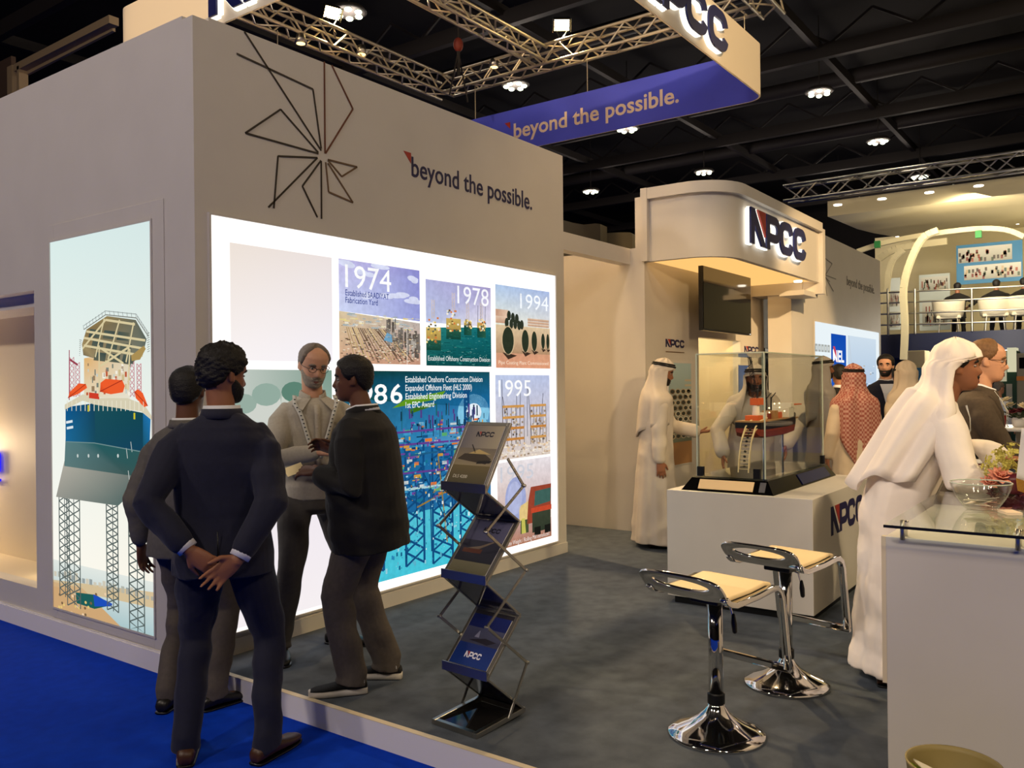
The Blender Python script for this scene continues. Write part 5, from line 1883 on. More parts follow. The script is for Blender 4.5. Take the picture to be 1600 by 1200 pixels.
p.arm(False, (-.24, .10, .84), (-.4, -1, 0), (0, .1, -1), (1, 0, 0))
p.body().face(None, beard=HAIR_BLACK, brow=HAIR_BLACK)
robe(p, kand[2])
p.shoes(lea_k)
ghutra(p, kand[2], back_len=.42, seed=4)
# red scarf, with a woven check
mr = mat('red_check_headscarf', (188, 106, 88), 0.8)
nt = mr.node_tree
tc = nt.nodes.new('ShaderNodeTexCoord')
ck = nt.nodes.new('ShaderNodeTexChecker')
ck.inputs['Scale'].default_value = 46
ck.inputs[1].default_value = S(206, 158, 140)
ck.inputs[2].default_value = S(168, 92, 78)
nt.links.new(tc.outputs['Object'], ck.inputs[0])
nt.links.new(ck.outputs[0], nt.nodes['Principled BSDF'].inputs['Base Color'])
p = Person(at_px(1334, 8.0, PZ), 40, 1.66, 'man in a red checked headscarf and ivory robe seen from behind', head=(6, 0, 0), skin=1, seed=14, det=.011)
p.arm(True, (.25, .04, .82), (.4, -1, 0), (0, .1, -1), (-1, 0, 0))
p.arm(False, (-.25, .06, .84), (-.4, -1, 0), (0, .1, -1), (1, 0, 0))
p.body().face(None, hidden=True)
robe(p, kand[1])
p.shoes(lea_k)
ghutra(p, mr, back_len=.52, seed=5, tail=.16, amp=.014)
# suited man facing the camera
p = Person(at_px(1384, 9.6, PZ), 200, 1.80, 'dark-haired man in a dark navy suit facing the aisle, among the robed men', head=(-16, 0, 0), skin=3, seed=15, det=.010)
p.arm(True, (.25, .05, .82), (.4, -1, 0), (0, .1, -1), (-1, 0, 0))
p.arm(False, (-.25, .05, .84), (-.4, -1, 0), (0, .1, -1), (1, 0, 0))
p.body().face('full', beard=HAIR_BLACK)
p.collar(white_c)
p.top('jacket', navy, SUIT)
p.trousers(navy)
p.shoes(lea_k)
mb = MB()
R_, F_ = p.fr(.4)
mb.add([p.surf(.50, -22, .15, .09, 0, .02), p.surf(.50, 22, .15, .09, 0, .02), p.surf(.40, 10, .20, .135, 0, .012), p.surf(.20, 0, .19, .136, 0, .010), p.surf(.40, -10, .20, .135, 0, .012)], [(0, 4, 3, 2, 1)])
mb.build('shirt_front', white_c, p.root, solid=.004)
# white robe from behind
p = Person(at_px(1417, 8.6, PZ), 50, 1.70, 'man in a plain white cap scarf and ivory robe between navy suit and tall man', head=(0, 0, 0), skin=1, seed=16, det=.011)
p.arm(True, (.25, .04, .82), (.4, -1, 0), (0, .1, -1), (-1, 0, 0))
p.arm(False, (-.25, .06, .84), (-.4, -1, 0), (0, .1, -1), (1, 0, 0))
p.body().face(None, hidden=True)
robe(p, kand[1])
p.shoes(lea_k)
ghutra(p, kand[1], back_len=.40, seed=6, agal=False)
for px, d, hh, lab, sd in ((1311, 10.4, 1.71, 'dark-haired man hidden behind the red headscarf', 21), (1402, 10.8, 1.69, 'dark-haired man hidden behind the navy-suited man', 22)):
    p = Person(at_px(px, d, PZ), 40, hh, lab, skin=1, seed=sd, det=.014)
    p.arm(True, (.25, .04, .82), (.4, -1, 0), (0, .1, -1), (-1, 0, 0))
    p.arm(False, (-.25, .06, .84), (-.4, -1, 0), (0, .1, -1), (1, 0, 0))
    p.body().face('full', hidden=True)
    p.collar(white_c)
    p.top('jacket', black_w, SUIT)
    p.trousers(black_w)
    p.shoes(lea_k)
# tall robed man leaning on the counter
K_ = p = Person((4.62, .97, PZ), -66, 1.76, 'tall man in a long white robe and flowing headscarf leaning at the white counter', lean=27, head=(-8, -2, 0), skin=1, seed=31, det=.009, feet=[(.13, -.04, -4), (-.12, .05, 6)])
p.arm(True, (.20, .46, .99), (.6, -.6, -.5), (-.2, .9, -.3), (0, 0, -1), .35)
p.arm(False, (-.14, .52, 1.10), (-1, -.4, -.5), (.2, .9, 0), (0, 0, -1), .5)
p.body().face('full', HAIR_BLACK, stache=HAIR_BLACK)
robe(p, kand[0], hem=.07, flare=.97, amp=1.1, sl=(.088, .086, .088))
p.shoes(lea_b)
ghutra(p, kand[0], back_len=.46, seed=7, agal=False, tail=.0, amp=.012, shift=(0, -.06, -.06), flare=1.1, cap_lift=.022, open_=74, swept=34, sides=78, loose=.06)
lanyard(p, .202, .140, .535, .16, 28, .022, badge=True, off=.022)
# man in brown suit
p = Person((5.50, 0.75, PZ), -82, 1.74, 'balding man with glasses in a brown suit beside the tall robed man', lean=7, head=(0, 6, 0), skin=3, seed=32, det=.009)
p.arm(True, (.10, .36, 1.06), (1, -.4, -.5), (-.4, .9, -.1), (0, 0, -1), .8)
p.arm(False, (-.14, .36, 1.06), (-1, -.4, -.5), (.4, .9, 0), (0, 0, -1), .8)
p.body().face('receding', HAIR_SAND, glasses=True)
p.collar(white_c)
p.top('jacket', brown_w, SUIT)
p.jacket_collar(brown_w)
p.trousers(brown_w)
p.shoes(lea_k)
lanyard(p, .206, .138, .535, .10, 30, .018, badge=True, off=.02)
# man far behind in white shirt
p = Person(at_px(1560, 14.5, 0), -40, 1.58, 'far man with glasses in a white shirt standing by the flower table', head=(0, 0, 0), skin=0, seed=33, det=.014)
p.arm(True, (.22, .12, .90), (.6, -1, 0), (0, .5, -.8), (-1, 0, 0))
p.arm(False, (-.22, .12, .90), (-.6, -1, 0), (0, .5, -.8), (1, 0, 0))
p.body().face('receding', HAIR_GREY, glasses=True)
p.top('shirt', white_c, SHIRT)
p.trousers(black_w)
p.shoes(lea_k)

# ------------------------------------------------------------------ brochure stand
bs = empty('brochure_stand', (3.00, 2.385, PZ), math.radians(-4), 'folding zigzag brochure stand with three tilted trays', 'brochure stand')
W2 = 0.135                       # half width (along local y)
# front edge is local -x, back edge +x; z of the folds
ZF = [0.26, 0.64, 1.02]          # tray front lips
ZB = [0.075, 0.47, 0.845, 1.29]  # back folds: base, then tops of the trays
XF, XBk = -0.16, 0.165
fd = [(-.165, 0.012), (.165, 0.03), (-.09, 0.235), (.14, 0.465), (-.09, 0.650), (.14, 0.890), (-.085, 1.045), (.09, 1.335)]
FW = 0.018


def quadframe(a, b, name, w=FW, t=0.014):
    """Rectangular frame between fold lines a and b (x, z)."""
    mb = MB()
    A, B = V((a[0], 0, a[1])), V((b[0], 0, b[1]))
    nrm = (B - A).normalized().cross(V((0, 1, 0)))
    for s_ in (-1, 1):
        mb.bar(A + V((0, s_ * (W2 - w / 2), 0)), B + V((0, s_ * (W2 - w / 2), 0)), w, t, nrm)
    d = (B - A).normalized()
    for q in (A + d * w / 2, B - d * w / 2):
        mb.bar(q + V((0, -W2 + w, 0)), q + V((0, W2 - w, 0)), w, t, nrm)
    return mb.build(name, M['alu'], bs, bevel=.002)


dark_sh = mat('smoked_acrylic', (52, 50, 56), 0.12, spec=.6)
base_m = mat('mirror_base', (46, 44, 44), 0.06, 0.6)
quadframe(fd[0], fd[1], 'base_frame', .022, .024)
MB().box(-.145, .145, -W2 + .02, W2 - .02, .010, .016).build('base_plate', base_m, bs)
inks = {
    1: [((0, 0, 1, .42), (18, 52, 132), (16, 44, 118)), ((0, .42, 1, .74), (58, 60, 84), (70, 74, 104)), ((0, .74, 1, 1), (10, 24, 92), (12, 30, 104))],
    2: [((0, 0, 1, .2), (92, 90, 70), (110, 106, 84)), ((0, .2, 1, .6), (32, 34, 46), (44, 44, 60)), ((0, .6, 1, 1), (70, 70, 96), (86, 86, 116))],
    3: [((0, 0, 1, .30), (74, 68, 44), (110, 96, 60)), ((0, .30, 1, .60), (150, 136, 104), (120, 110, 96)), ((0, .60, 1, 1), (110, 106, 112), (172, 160, 134))]}
for k in (1, 2, 3):
    a, b = fd[2 * k], fd[2 * k + 1]
    quadframe(a, b, 'tray_frame')
    A_, B_ = V((a[0], 0, a[1])), V((b[0], 0, b[1]))
    d = (B_ - A_).normalized()
    up = d.cross(V((0, -1, 0)))
    if up.z < 0:
        up = -up
    L = (B_ - A_).length
    y_ = V((0, 1, 0))
    mb = MB()
    mb.prism([(-W2 + .018, .018), (W2 - .018, .018), (W2 - .018, L - .018), (-W2 + .018, L - .018)], A_, y_, d, up, .003)
    mb.build('tray_panel', dark_sh, bs)
    # front lip
    MB().bar(A_ + V((-.004, -W2, .012)), A_ + V((-.004, W2, .012)), .040, .006, V((1, 0, 0))).build('tray_lip', M['alu'], bs)
    # back strut panel going down to the fold below
    c = fd[2 * k - 1]
    C2 = V((c[0], 0, c[1]))
    quadframe(c, a, 'back_frame', .012, .010)
    d2 = (A_ - C2).normalized()
    n2 = d2.cross(y_)
    MB().prism([(-W2 + .012, .012), (W2 - .012, .012), (W2 - .012, (A_ - C2).length - .012), (-W2 + .012, (A_ - C2).length - .012)], C2, y_, d2, n2, .002).build('back_panel', dark_sh, bs)
    # brochure lying in the tray: a thing of its own
    lab = ['blue brochure in the lowest tray of the zigzag stand', 'dark brochure in the middle tray of the zigzag stand', 'sand-coloured brochure in the top tray of the zigzag stand'][k - 1]
    br = empty('brochure', bs.matrix_basis @ (A_ + d * .03 + up * .004), bs.rotation_euler.z, lab, 'brochure', 'brochures in the zigzag stand')
    h = L - (.05 if k != 1 else .07)
    mb = MB()
    mb.prism([(-W2 + .022, 0), (W2 - .022, 0), (W2 - .022, h), (-W2 + .022, h)], (0, 0, 0), y_, d, up, .005)
    mb.build('pages', white_c, br)
    mk = MB()
    u_ = -y_                     # reading direction, seen from the front

    def pt(x, y, l=1):
        return u_ * ((x - .5) * (2 * W2 - .044)) + d * (y * h) + up * (.0052 + .0002 * l)
    for (x0, y0, x1, y1), c0, c1 in inks[k]:
        mk.add([pt(x0, y0), pt(x1, y0), pt(x1, y1), pt(x0, y1)], [(0, 1, 2, 3)], [S(*c0), S(*c0), S(*c1), S(*c1)])
    if k == 3:
        for q, c0 in (([(.05, .40), (.85, .33), (.95, .42), (.75, .5), (.2, .5)], (62, 52, 40)), ([(.3, .5), (.55, .58), (.9, .5)], (196, 170, 110)), ([(.45, .52), (.30, .66), (.33, .66), (.5, .52)], (40, 36, 34)), ([(.6, .33), (.95, .35), (.98, .40), (.62, .38)], (24, 22, 22))):
            mk.add([pt(*p_, 2) for p_ in q], [tuple(range(len(q)))], S(*c0))
        put_text(mk, 'DLS 4200', pt(.12, .08, 3), u_, d, .085, .016, up, 0, .0, S(226, 220, 200))
    if k == 2:
        for q, c0 in (([(.1, .42), (.5, .5), (.8, .62), (.82, .60), (.5, .44)], (110, 96, 84)), ([(.1, .36), (.6, .36), (.6, .44), (.1, .44)], (84, 46, 36))):
            mk.add([pt(*p_, 2) for p_ in q], [tuple(range(len(q)))], S(*c0))
    if k == 1:
        for q, c0 in (([(.2, .48), (.7, .44), (.9, .52), (.6, .56)], (26, 22, 40)), ([(.3, .55), (.42, .55), (.38, .68), (.36, .68)], (130, 132, 160))):
            mk.add([pt(*p_, 2) for p_ in q], [tuple(range(len(q)))], S(*c0))
    lx, ly, lw, lh = ((.30, .15, .095, .030), (.36, .76, .10, .026), (.33, .80, .105, .026))[k - 1]
    ink = S(240, 240, 250) if k == 1 else S(20, 22, 40)
    for ch, outs in logo_shapes(.24):
        for q in outs:
            mk.add([pt(lx, ly, 4) + u_ * (x * lw / 4.5) + d * (y * lh) for x, y in q], [tuple(range(len(q)))], S(170, 60, 50) if ch == 'W' else ink)
    mk.build('cover', M['print_paper'], br)
# thin scissor rods on both sides
for s_ in (-1, 1):
    y = s_ * (W2 + .008)
    z = [(XBk - .05, .02), (XF - .02, .215), (XBk + .04, .40), (XF + .02, .56), (XF - .05, .66), (XBk + .0, .86), (XBk + .06, 1.03), (.06, 1.20)]
    pts = [(.04, .03), (.17, .245), (-.10, .465), (.17, .665), (-.10, .875), (.16, 1.05), (.05, 1.18)]
    for a, b in zip(pts[:-1], pts[1:]):
        MB().bar((a[0], y, a[1]), (b[0], y, b[1]), .006, .012, (0, 0, 1)).build('scissor_rod', M['alu'], bs)
    for a in pts[1:-1]:
        MB().tube([(a[0], y - .006, a[1]), (a[0], y + .006, a[1])], .008, 8).build('rivet', M['alu'], bs)

# ------------------------------------------------------------------ bar stools
def stool(loc, heading, label):
    t = empty('bar_stool', loc, math.radians(heading), label, 'stool', 'chrome bar stools on the grey carpet')
    MB().lathe([(.012, .0), (.205, .0), (.208, .006), (.203, .014), (.165, .030), (.115, .052), (.075, .078), (.048, .105), (.036, .125), (.034, .135)], n=48).build('base', M['chrome'], t, smooth=True)
    MB().lathe([(.034, .13), (.037, .135), (.037, .175), (.033, .18)], n=24).build('collar_ring', M['black'], t)
    MB().lathe([(.031, .175), (.031, .585)], n=24).build('column', M['chrome'], t, smooth=True)
    MB().box(-.09, .09, -.07, .07, .575, .60).build('seat_plate', M['black'], t, bevel=.006)
    # continuous chrome loop: back hoop, seat rails, front legs, foot bar
    def prof(y):
        return [(-.215, y, .648), (-.20, y, .634), (-.18, y, .622), (-.14, y, .612), (.02, y, .618), (.14, y, .630), (.175, y, .628), (.205, y, .610), (.222, y, .575), (.262, y, .33), (.275, y, .255)]
    hw_ = .185
    for s_ in (-1, 1):
        P_ = [V(q) for q in prof(s_ * hw_)]
        mb = MB()
        rings = []
        for i, q in enumerate(P_):
            tg = (P_[min(i + 1, len(P_) - 1)] - P_[max(i - 1, 0)]).normalized()
            n_ = tg.cross(V((0, 1, 0)))
            rings.append([q + V((0, a * .016, 0)) + n_ * (b * .012) for a, b in ((-1, -1), (1, -1), (1, 1), (-1, 1))])
        mb.loft(rings)
        shade_auto(mb.build('side_rail', M['chrome'], t, bevel=.003), 50)
    MB().bar((.275, -hw_ - .016, .258), (.275, hw_ + .016, .258), .024, .032, (0, 0, 1)).build('foot_bar', M['chrome'], t, bevel=.006)
    # back plate with an oval hand hole, carried on in the slope of the rails
    d_ = V((-.66, 0, .75)).normalized()
    o_ = V((-.200, 0, .632))
    nn = 40
    loops = []
    for dz, k in ((-.006, 0), (.006, 0), (.006, 1), (-.006, 1)):
        lp = []
        for i in range(nn):
            a = 2 * math.pi * i / nn
            cy_, sx_ = math.cos(a), math.sin(a)
            if k == 0:
                y_, x_ = (hw_ + .018) * math.copysign(abs(cy_) ** .5, cy_), .062 + .072 * math.copysign(abs(sx_) ** .6, sx_)
            else:
                y_, x_ = (hw_ - .045) * cy_, .076 + .034 * sx_
            lp.append(o_ + d_ * x_ + V((0, y_, 0)) + d_.cross(V((0, 1, 0))) * dz)
        loops.append(lp)
    mb = MB()
    vs = [q for lp in loops for q in lp]
    mb.add(vs, [(a * nn + i, a * nn + (i + 1) % nn, ((a + 1) % 4) * nn + (i + 1) % nn, ((a + 1) % 4) * nn + i) for a in range(4) for i in range(nn)])
    shade_auto(mb.build('back_plate', M['chrome'], t, bevel=.002), 50)
    # seat shell and pad
    rows, rows2 = [], []
    for x, z in ((-.200, .640), (-.18, .630), (-.15, .622), (.02, .627), (.14, .639), (.19, .630)):
        rows.append([(x, -hw_ + .01, z - .006), (x, hw_ - .01, z - .006), (x, hw_ - .01, z), (x, -hw_ + .01, z)])
        rows2.append([(x * .97, -hw_ + .022, z), (x * .97, hw_ - .022, z), (x * .97, hw_ - .026, z + .016), (x * .97, -hw_ + .026, z + .016)])
    shade_auto(MB().loft(rows).build('seat_shell', M['black'], t), 40)
    MB().loft(rows2).build('seat_pad', mat('cream_vinyl', (232, 206, 158), 0.45), t, smooth=False, bevel=.006)
    # height lever with black grip
    mb = MB().tube([(0.02, -.02, .57), (.035, -.05, .555), (.042, -.062, .50)], .005, 8)
    lv = mb.build('lever', M['chrome'], t, smooth=True)
    MB().tube([(.042, -.062, .515), (.044, -.064, .48), (.046, -.066, .445)], [.008, .013, .011], 10).build('lever_grip', M['black'], lv, smooth=True)
    return t


stool((3.46, 1.45, PZ), -11, 'cream-topped chrome bar stool nearest the aisle, in front of the other')
stool((4.23, 1.40, PZ), -11, 'cream-topped chrome bar stool nearer the white pedestal')

# ------------------------------------------------------------------ pedestal with glass case and ship
pd = empty('display_pedestal', (5.36, 1.60, PZ), 0, 'white box pedestal carrying the glass ship case', 'pedestal')
bx('pedestal_body', M['white'], (0, 1.54, 0, 0.99, 0.05, 0.775), pd, bevel=.003)
bx('pedestal_kick', M['black'], (0.03, 1.5, 0.03, 0.95, 0, 0.05), pd)
lg = flat_logo('pedestal_logo', (5.75, 1.60, .60), (1, 0, 0), (0, 0, 1), (0, -1, 0), .82, .19, 'navy NPCC letters with red wedge on the pedestal side')
PT = PZ + .775
gcx, gcy = 5.40, 1.86
gc = empty('glass_case', (gcx, gcy, PT), 0, 'rectangular glass case with black plinth over the ship model', 'display case')
mb = MB()


def frust(mb, x0, x1, y0, y1, z0, z1, ins):
    vs = [(x0, y0, z0), (x1, y0, z0), (x1, y1, z0), (x0, y1, z0), (x0 + ins, y0 + ins, z1), (x1 - ins, y0 + ins, z1), (x1 - ins, y1 - ins, z1), (x0 + ins, y1 - ins, z1)]
    mb.add(vs, [(3, 2, 1, 0), (4, 5, 6, 7), (0, 1, 5, 4), (1, 2, 6, 5), (2, 3, 7, 6), (3, 0, 4, 7)])


frust(mb, 0, 1.44, 0, .64, 0, .085, .055)
mb.build('plinth', M['black_gloss'], gc)
GX0, GX1, GY0, GY1, GZ0, GZ1 = .08, 1.38, .080, .555, .095, .925
bx('glass_floor', M['glass_green'], (GX0 - .02, GX1 + .02, GY0 - .02, GY1 + .02, .085, .097), gc)
for nm, b in (('glass_pane', (GX0, GX0 + .006, GY0, GY1, GZ0, GZ1)), ('glass_pane', (GX1 - .006, GX1, GY0, GY1, GZ0, GZ1)), ('glass_pane', (GX0, GX1, GY0, GY0 + .006, GZ0, GZ1)), ('glass_pane', (GX0, GX1, GY1 - .006, GY1, GZ0, GZ1)), ('glass_lid', (GX0, GX1, GY0, GY1, GZ1, GZ1 + .006))):
    bx(nm, M['glass'], b, gc)
edge_m = mat('polished_glass_edge', (196, 206, 190), 0.15, coat=.5)
for x, y in ((GX0, GY0), (GX0, GY1), (GX1, GY0), (GX1, GY1)):
    bx('corner_edge', edge_m, (x - .004, x + .004, y - .004, y + .004, GZ0, GZ1), gc)
for b in ((GX0, GX1, GY0 - .002, GY0 + .002), (GX0, GX1, GY1 - .002, GY1 + .002), (GX0 - .002, GX0 + .002, GY0, GY1), (GX1 - .002, GX1 + .002, GY0, GY1)):
    bx('top_edge', edge_m, (*b, GZ1, GZ1 + .008), gc)
for x, y in ((GX0 - .006, GY0 + .03), (GX0 - .006, GY1 - .05)):
    bx('clamp', M['black'], (x - .012, x + .012, y, y + .045, .095, .16), gc)
for x in (GX1 - .06,):
    bx('clamp', M['black'], (x, x + .045, GY0 - .016, GY0 + .008, .095, .16), gc)
# caption plate on the sloping end of the plinth (faces -x) and blue plate on its long side
def slope_plate(y0, y1, name, m, parent):
    mb = MB()
    n_ = V((-.085, 0, .055)).normalized()
    a, b = V((0, 0, 0)), V((.055, 0, .085))
    q = [a.lerp(b, t) + V((0, y, 0)) + n_ * .002 for t, y in ((.16, y1), (.16, y0), (.86, y0), (.86, y1))]
    mb.add([*q, *[p_ + n_ * .004 for p_ in q]], [(0, 3, 2, 1), (4, 5, 6, 7), (0, 1, 5, 4), (1, 2, 6, 5), (2, 3, 7, 6), (3, 0, 4, 7)])
    return mb.build(name, m, parent)


slope_plate(.14, .52, 'caption_plate', mat('brass_cream_plate', (240, 208, 160), 0.35), gc)
slope_plate(.06, .10, 'maker_plate', mat('small_steel_plate', (120, 120, 126), 0.3, .5), gc)
n_ = V((0, -.085, .055)).normalized()
mb = MB()
q = [V((x, 0, 0)).lerp(V((x, .055, .085)), t) + n_ * .002 for t, x in ((.1, .62), (.1, 1.30), (.9, 1.28), (.9, .62))]
mb.add([*q, *[p_ + n_ * .004 for p_ in q]], [(0, 3, 2, 1), (4, 5, 6, 7), (0, 1, 5, 4), (1, 2, 6, 5), (2, 3, 7, 6), (3, 0, 4, 7)])
mb.build('blue_plate', mat('dark_blue_plate', (26, 36, 84), 0.2), gc)

# pipe-lay ship model
hull_r = mat('red_oxide_hull', (128, 52, 38), 0.45)
hull_k = mat('black_hull', (26, 24, 26), 0.4)
deck_m = mat('tan_deck', (170, 130, 84), 0.5)
wht = mat('model_white', (226, 220, 206), 0.4)
org = mat('model_orange', (206, 96, 46), 0.45)
sm = empty('ship_model', (gcx + .20, gcy + .29, PT + .105), 0, 'model of a red-hulled pipe-laying ship on a post inside the glass case', 'ship model')
# hull stations along x (bow at +x)
hz = .245
def station(x, w_, zb, zt):
    return [(x, w_ * math.sin(t) * (1 if abs(math.sin(t)) < .9 else 1), zb + (zt - zb) * .5 * (1 - math.cos(t)) if False else z_) for t, z_ in ()]
rows = []
for x, w_, zb, zt in ((.10, .075, hz + .03, hz + .10), (.14, .092, hz + .0, hz + .10), (.30, .095, hz - .012, hz + .10), (.70, .095, hz - .012, hz + .105), (.90, .085, hz + .0, hz + .115), (1.02, .05, hz + .025, hz + .135), (1.08, .012, hz + .06, hz + .15)):
    rows.append([(x, y * w_, zb + f * (zt - zb)) for y, f in ((-1, 1), (-1, .45), (-.9, .1), (-.5, 0), (.5, 0), (.9, .1), (1, .45), (1, 1))])
MB().loft(rows).build('hull', hull_r, sm)
rows = []
for x, w_, z0, z1 in ((.097, .0765, hz + .066, hz + .104), (.14, .0935, hz + .056, hz + .104), (.30, .0965, hz + .052, hz + .104), (.70, .0965, hz + .055, hz + .109), (.90, .0865, hz + .062, hz + .119), (1.02, .0515, hz + .085, hz + .139), (1.083, .0135, hz + .105, hz + .154)):
    rows.append([(x, -w_, z1), (x, -w_, z0), (x, w_, z0), (x, w_, z1)])
MB().loft(rows).build('topside_band', hull_k, sm)
bx('deck', deck_m, (.12, .98, -.085, .085, hz + .104, hz + .114), sm)
bx('accommodation', wht, (.80, .92, -.07, .07, hz + .114, hz + .19), sm, bevel=.004)
bx('bridge', wht, (.83, .90, -.078, .078, hz + .19, hz + .222), sm, bevel=.003)
bx('helideck', org, (.92, 1.08, -.08, .08, hz + .205, hz + .213), sm)
mb = MB()
for x, y in ((.94, -.05), (.94, .05), (1.04, -.03), (1.04, .03)):
    mb.bar((x, y, hz + .12), (x, y, hz + .206), .006, .006)
mb.build('helideck_legs', wht, sm)
for i, (x, w_, h_, m_) in enumerate(((.20, .10, .035, org), (.34, .07, .05, wht), (.44, .09, .04, hull_r), (.54, .08, .06, deck_m), (.64, .10, .045, org), (.73, .06, .055, wht))):
    bx('deck_house', m_, (x, x + w_, -.05 + .01 * (i % 3), .045, hz + .114, hz + .114 + h_), sm, bevel=.002)
# big crane: tower, cab, lattice boom
MB().tube([(.30, 0, hz + .11), (.30, 0, hz + .22)], [.028, .024], 14).build('crane_tower', wht, sm, smooth=True)
bx('crane_cab', org, (.27, .36, -.035, .035, hz + .22, hz + .27), sm, bevel=.003)
mb = MB()
a, b = V((.29, 0, hz + .25)), V((.18, 0, hz + .56))
for s_ in (-1, 1):
    for q_ in (-.012, .012):
        mb.bar(a + V((q_, .018 * s_, 0)), b + V((q_, .006 * s_, 0)), .004, .004)
for i in range(9):
    p0, p1 = a.lerp(b, i / 9), a.lerp(b, (i + 1) / 9)
    s_ = 1 if i % 2 else -1
    mb.bar(p0 + V((0, .018 * s_, 0)), p1 - V((0, .016 * s_, 0)), .003, .003)
mb.bar(b, (.36, 0, hz + .36), .002, .002)
mb.bar((.33, 0, hz + .27), (.36, 0, hz + .36), .005, .005)
mb.build('crane_boom', hull_k, sm)
mb = MB()
for x in (.60, .70):
    mb.bar((x, .03, hz + .114), (x, .03, hz + .27), .008, .008)
    mb.bar((x, .03, hz + .26), (x + .10, .03, hz + .30), .006, .006)
mb.build('deck_crane', hull_k, sm)
for i in range(7):
    MB().ell((.40 + i * .055, -.06 + .02 * (i % 2), hz + .165 + .03 * (i % 3)), (.006, .006, .006), None, 8, 6).build('deck_lamp', glow('model_lamp', (255, 226, 170), 4) if i == 0 else bpy.data.materials['model_lamp'], sm)
# stinger: curved lattice ramp over the stern
st_p = [V((.30, -.04, hz + .100)), V((.16, -.04, hz + .085)), V((.06, -.04, hz + .045)), V((-.01, -.04, hz - .03)), V((-.05, -.04, hz - .13)), V((-.065, -.04, hz - .225))]
sg_m = mat('stinger_cream', (226, 206, 160), 0.4)
mb = MB()
for s_ in (-.035, .035):
    for dz in (0, .03):
        for a, b in zip(st_p[:-1], st_p[1:]):
            o_ = V((dz * .6, s_, dz))
            mb.bar(a + o_, b + o_, .007, .007)
for i in range(5):
    for k in range(4):
        p0 = st_p[i].lerp(st_p[i + 1], k / 4)
        p1 = st_p[i].lerp(st_p[i + 1], (k + 1) / 4)
        mb.bar(p0 + V((0, -.035, 0)), p0 + V((0, .035, 0)), .004, .004)
        for s_ in (-.035, .035):
            mb.bar(p0 + V((0, s_, 0)), p1 + V((.018, s_, .03)), .003, .003)
mb.build('stinger', sg_m, sm)
mb = MB()
for i in range(5):
    for k in range(3):
        p0 = st_p[i].lerp(st_p[i + 1], k / 3) + V((.01, 0, .012))
        mb.ell(p0, (.009, .010, .009), None, 8, 6)
mb.build('stinger_rollers', hull_k, sm)
for x in (.45, .86):
    MB().tube([(x, 0, -.006), (x, 0, hz)], .008, 10).build('support_post', M['chrome'], sm, smooth=True)

# ------------------------------------------------------------------ front counter
CX, CY, CH = 3.32, .73, 1.05
ct = empty('reception_counter', (CX, CY, PZ), 0, 'white reception counter with a raised glass top', 'counter')
bx('counter_body', M['white'], (0, .98, -3.2, 0, 0.0, CH - PZ), ct, bevel=.003)
bx('side_strip', M['cream'], (0.004, .03, 0, .016, .40, CH - PZ - .002), ct)
bx('glass_top', M['glass_green'], (-.085, 1.02, -3.2, -.012, CH - PZ + .045, CH - PZ + .055), ct)
bx('glass_edge', M['black'], (-.0865, -.085, -3.2, -.012, CH - PZ + .045, CH - PZ + .055), ct)
for y in (-.06, -.42, -.80, -1.3):
    MB().lathe([(.008, 0), (.008, .046), (.011, .05), (.011, .057)], (-.01 + .05, y, CH - PZ), 16).build('standoff', M['chrome'], ct, smooth=True)
    MB().lathe([(.008, 0), (.008, .072)], (-.012, y, CH - PZ - .006), 12).build('standoff_pin', M['alu'], ct, smooth=True)
GT = CH + .055
# bowl of cards
bw = photo(1533, 797, z=GT)
bo = empty('glass_bowl', (bw.x, bw.y, GT), 0, 'clear glass bowl holding visiting cards on the counter', 'bowl')
prof = [(.02, .002), (.055, .004), (.062, .010), (.085, .045), (.102, .085), (.108, .108), (.111, .110), (.110, .106), (.104, .084), (.087, .047), (.062, .016), (.03, .010)]
MB().lathe(prof, n=40).build('bowl_shell', glass_mat('bowl_glass', (.992, .996, .99)), bo, smooth=True)
MB().tube([(.1095 * math.cos(t), .1095 * math.sin(t), .109) for t in [2 * math.pi * i / 40 for i in range(40)]], .0022, 8, loop=True).build('bowl_rim', edge_m, bo, smooth=True)
for k, (x, y, z, rx, ry, rz) in enumerate(((.0, .0, .022, .1, .05, .3), (.012, .01, .030, -.12, .15, 1.2), (-.012, .012, .037, .2, -.1, 2.0), (.01, -.014, .044, -.05, .2, .8))):
    o = MB().box(-.043, .043, -.027, .027, -.0006, .0006).build('visiting_card', mat('card_white_%d' % k, (236, 226, 210), .6), None, label=['lowest visiting card', 'second visiting card', 'third visiting card', 'topmost visiting card'][k] + ' in the clear glass bowl', cat='card', group='visiting cards in the bowl')
    o.location = (bw.x + x, bw.y + y, GT + z)
    o.rotation_euler = (rx, ry, rz)
pc = photo(1578, 803, z=GT)
o = MB().box(-.043, .043, -.027, .027, 0, .010).build('visiting_card', mat('card_cream', (240, 216, 190), .6), None, label='stack of cream visiting cards on the glass top before the bowl', cat='card')
o.location = (pc.x, pc.y, GT + .001)
o.rotation_euler = (0, 0, .5)

# flower bouquet and small flag on the counter
leaf_m = mat('dark_leaf', (44, 62, 34), .6)
yel = mat('yellow_green_petal', (196, 184, 90), .6, noise=.15, nscale=60)
pnk = mat('pink_petal', (216, 140, 116), .6, noise=.15, nscale=60)
mar = mat('maroon_petal', (96, 26, 40), .6, noise=.2, nscale=60)
prp = mat('mauve_petal', (150, 110, 150), .6, noise=.15, nscale=60)
ivo = mat('ivory_petal', (232, 220, 186), .6, noise=.1, nscale=60)


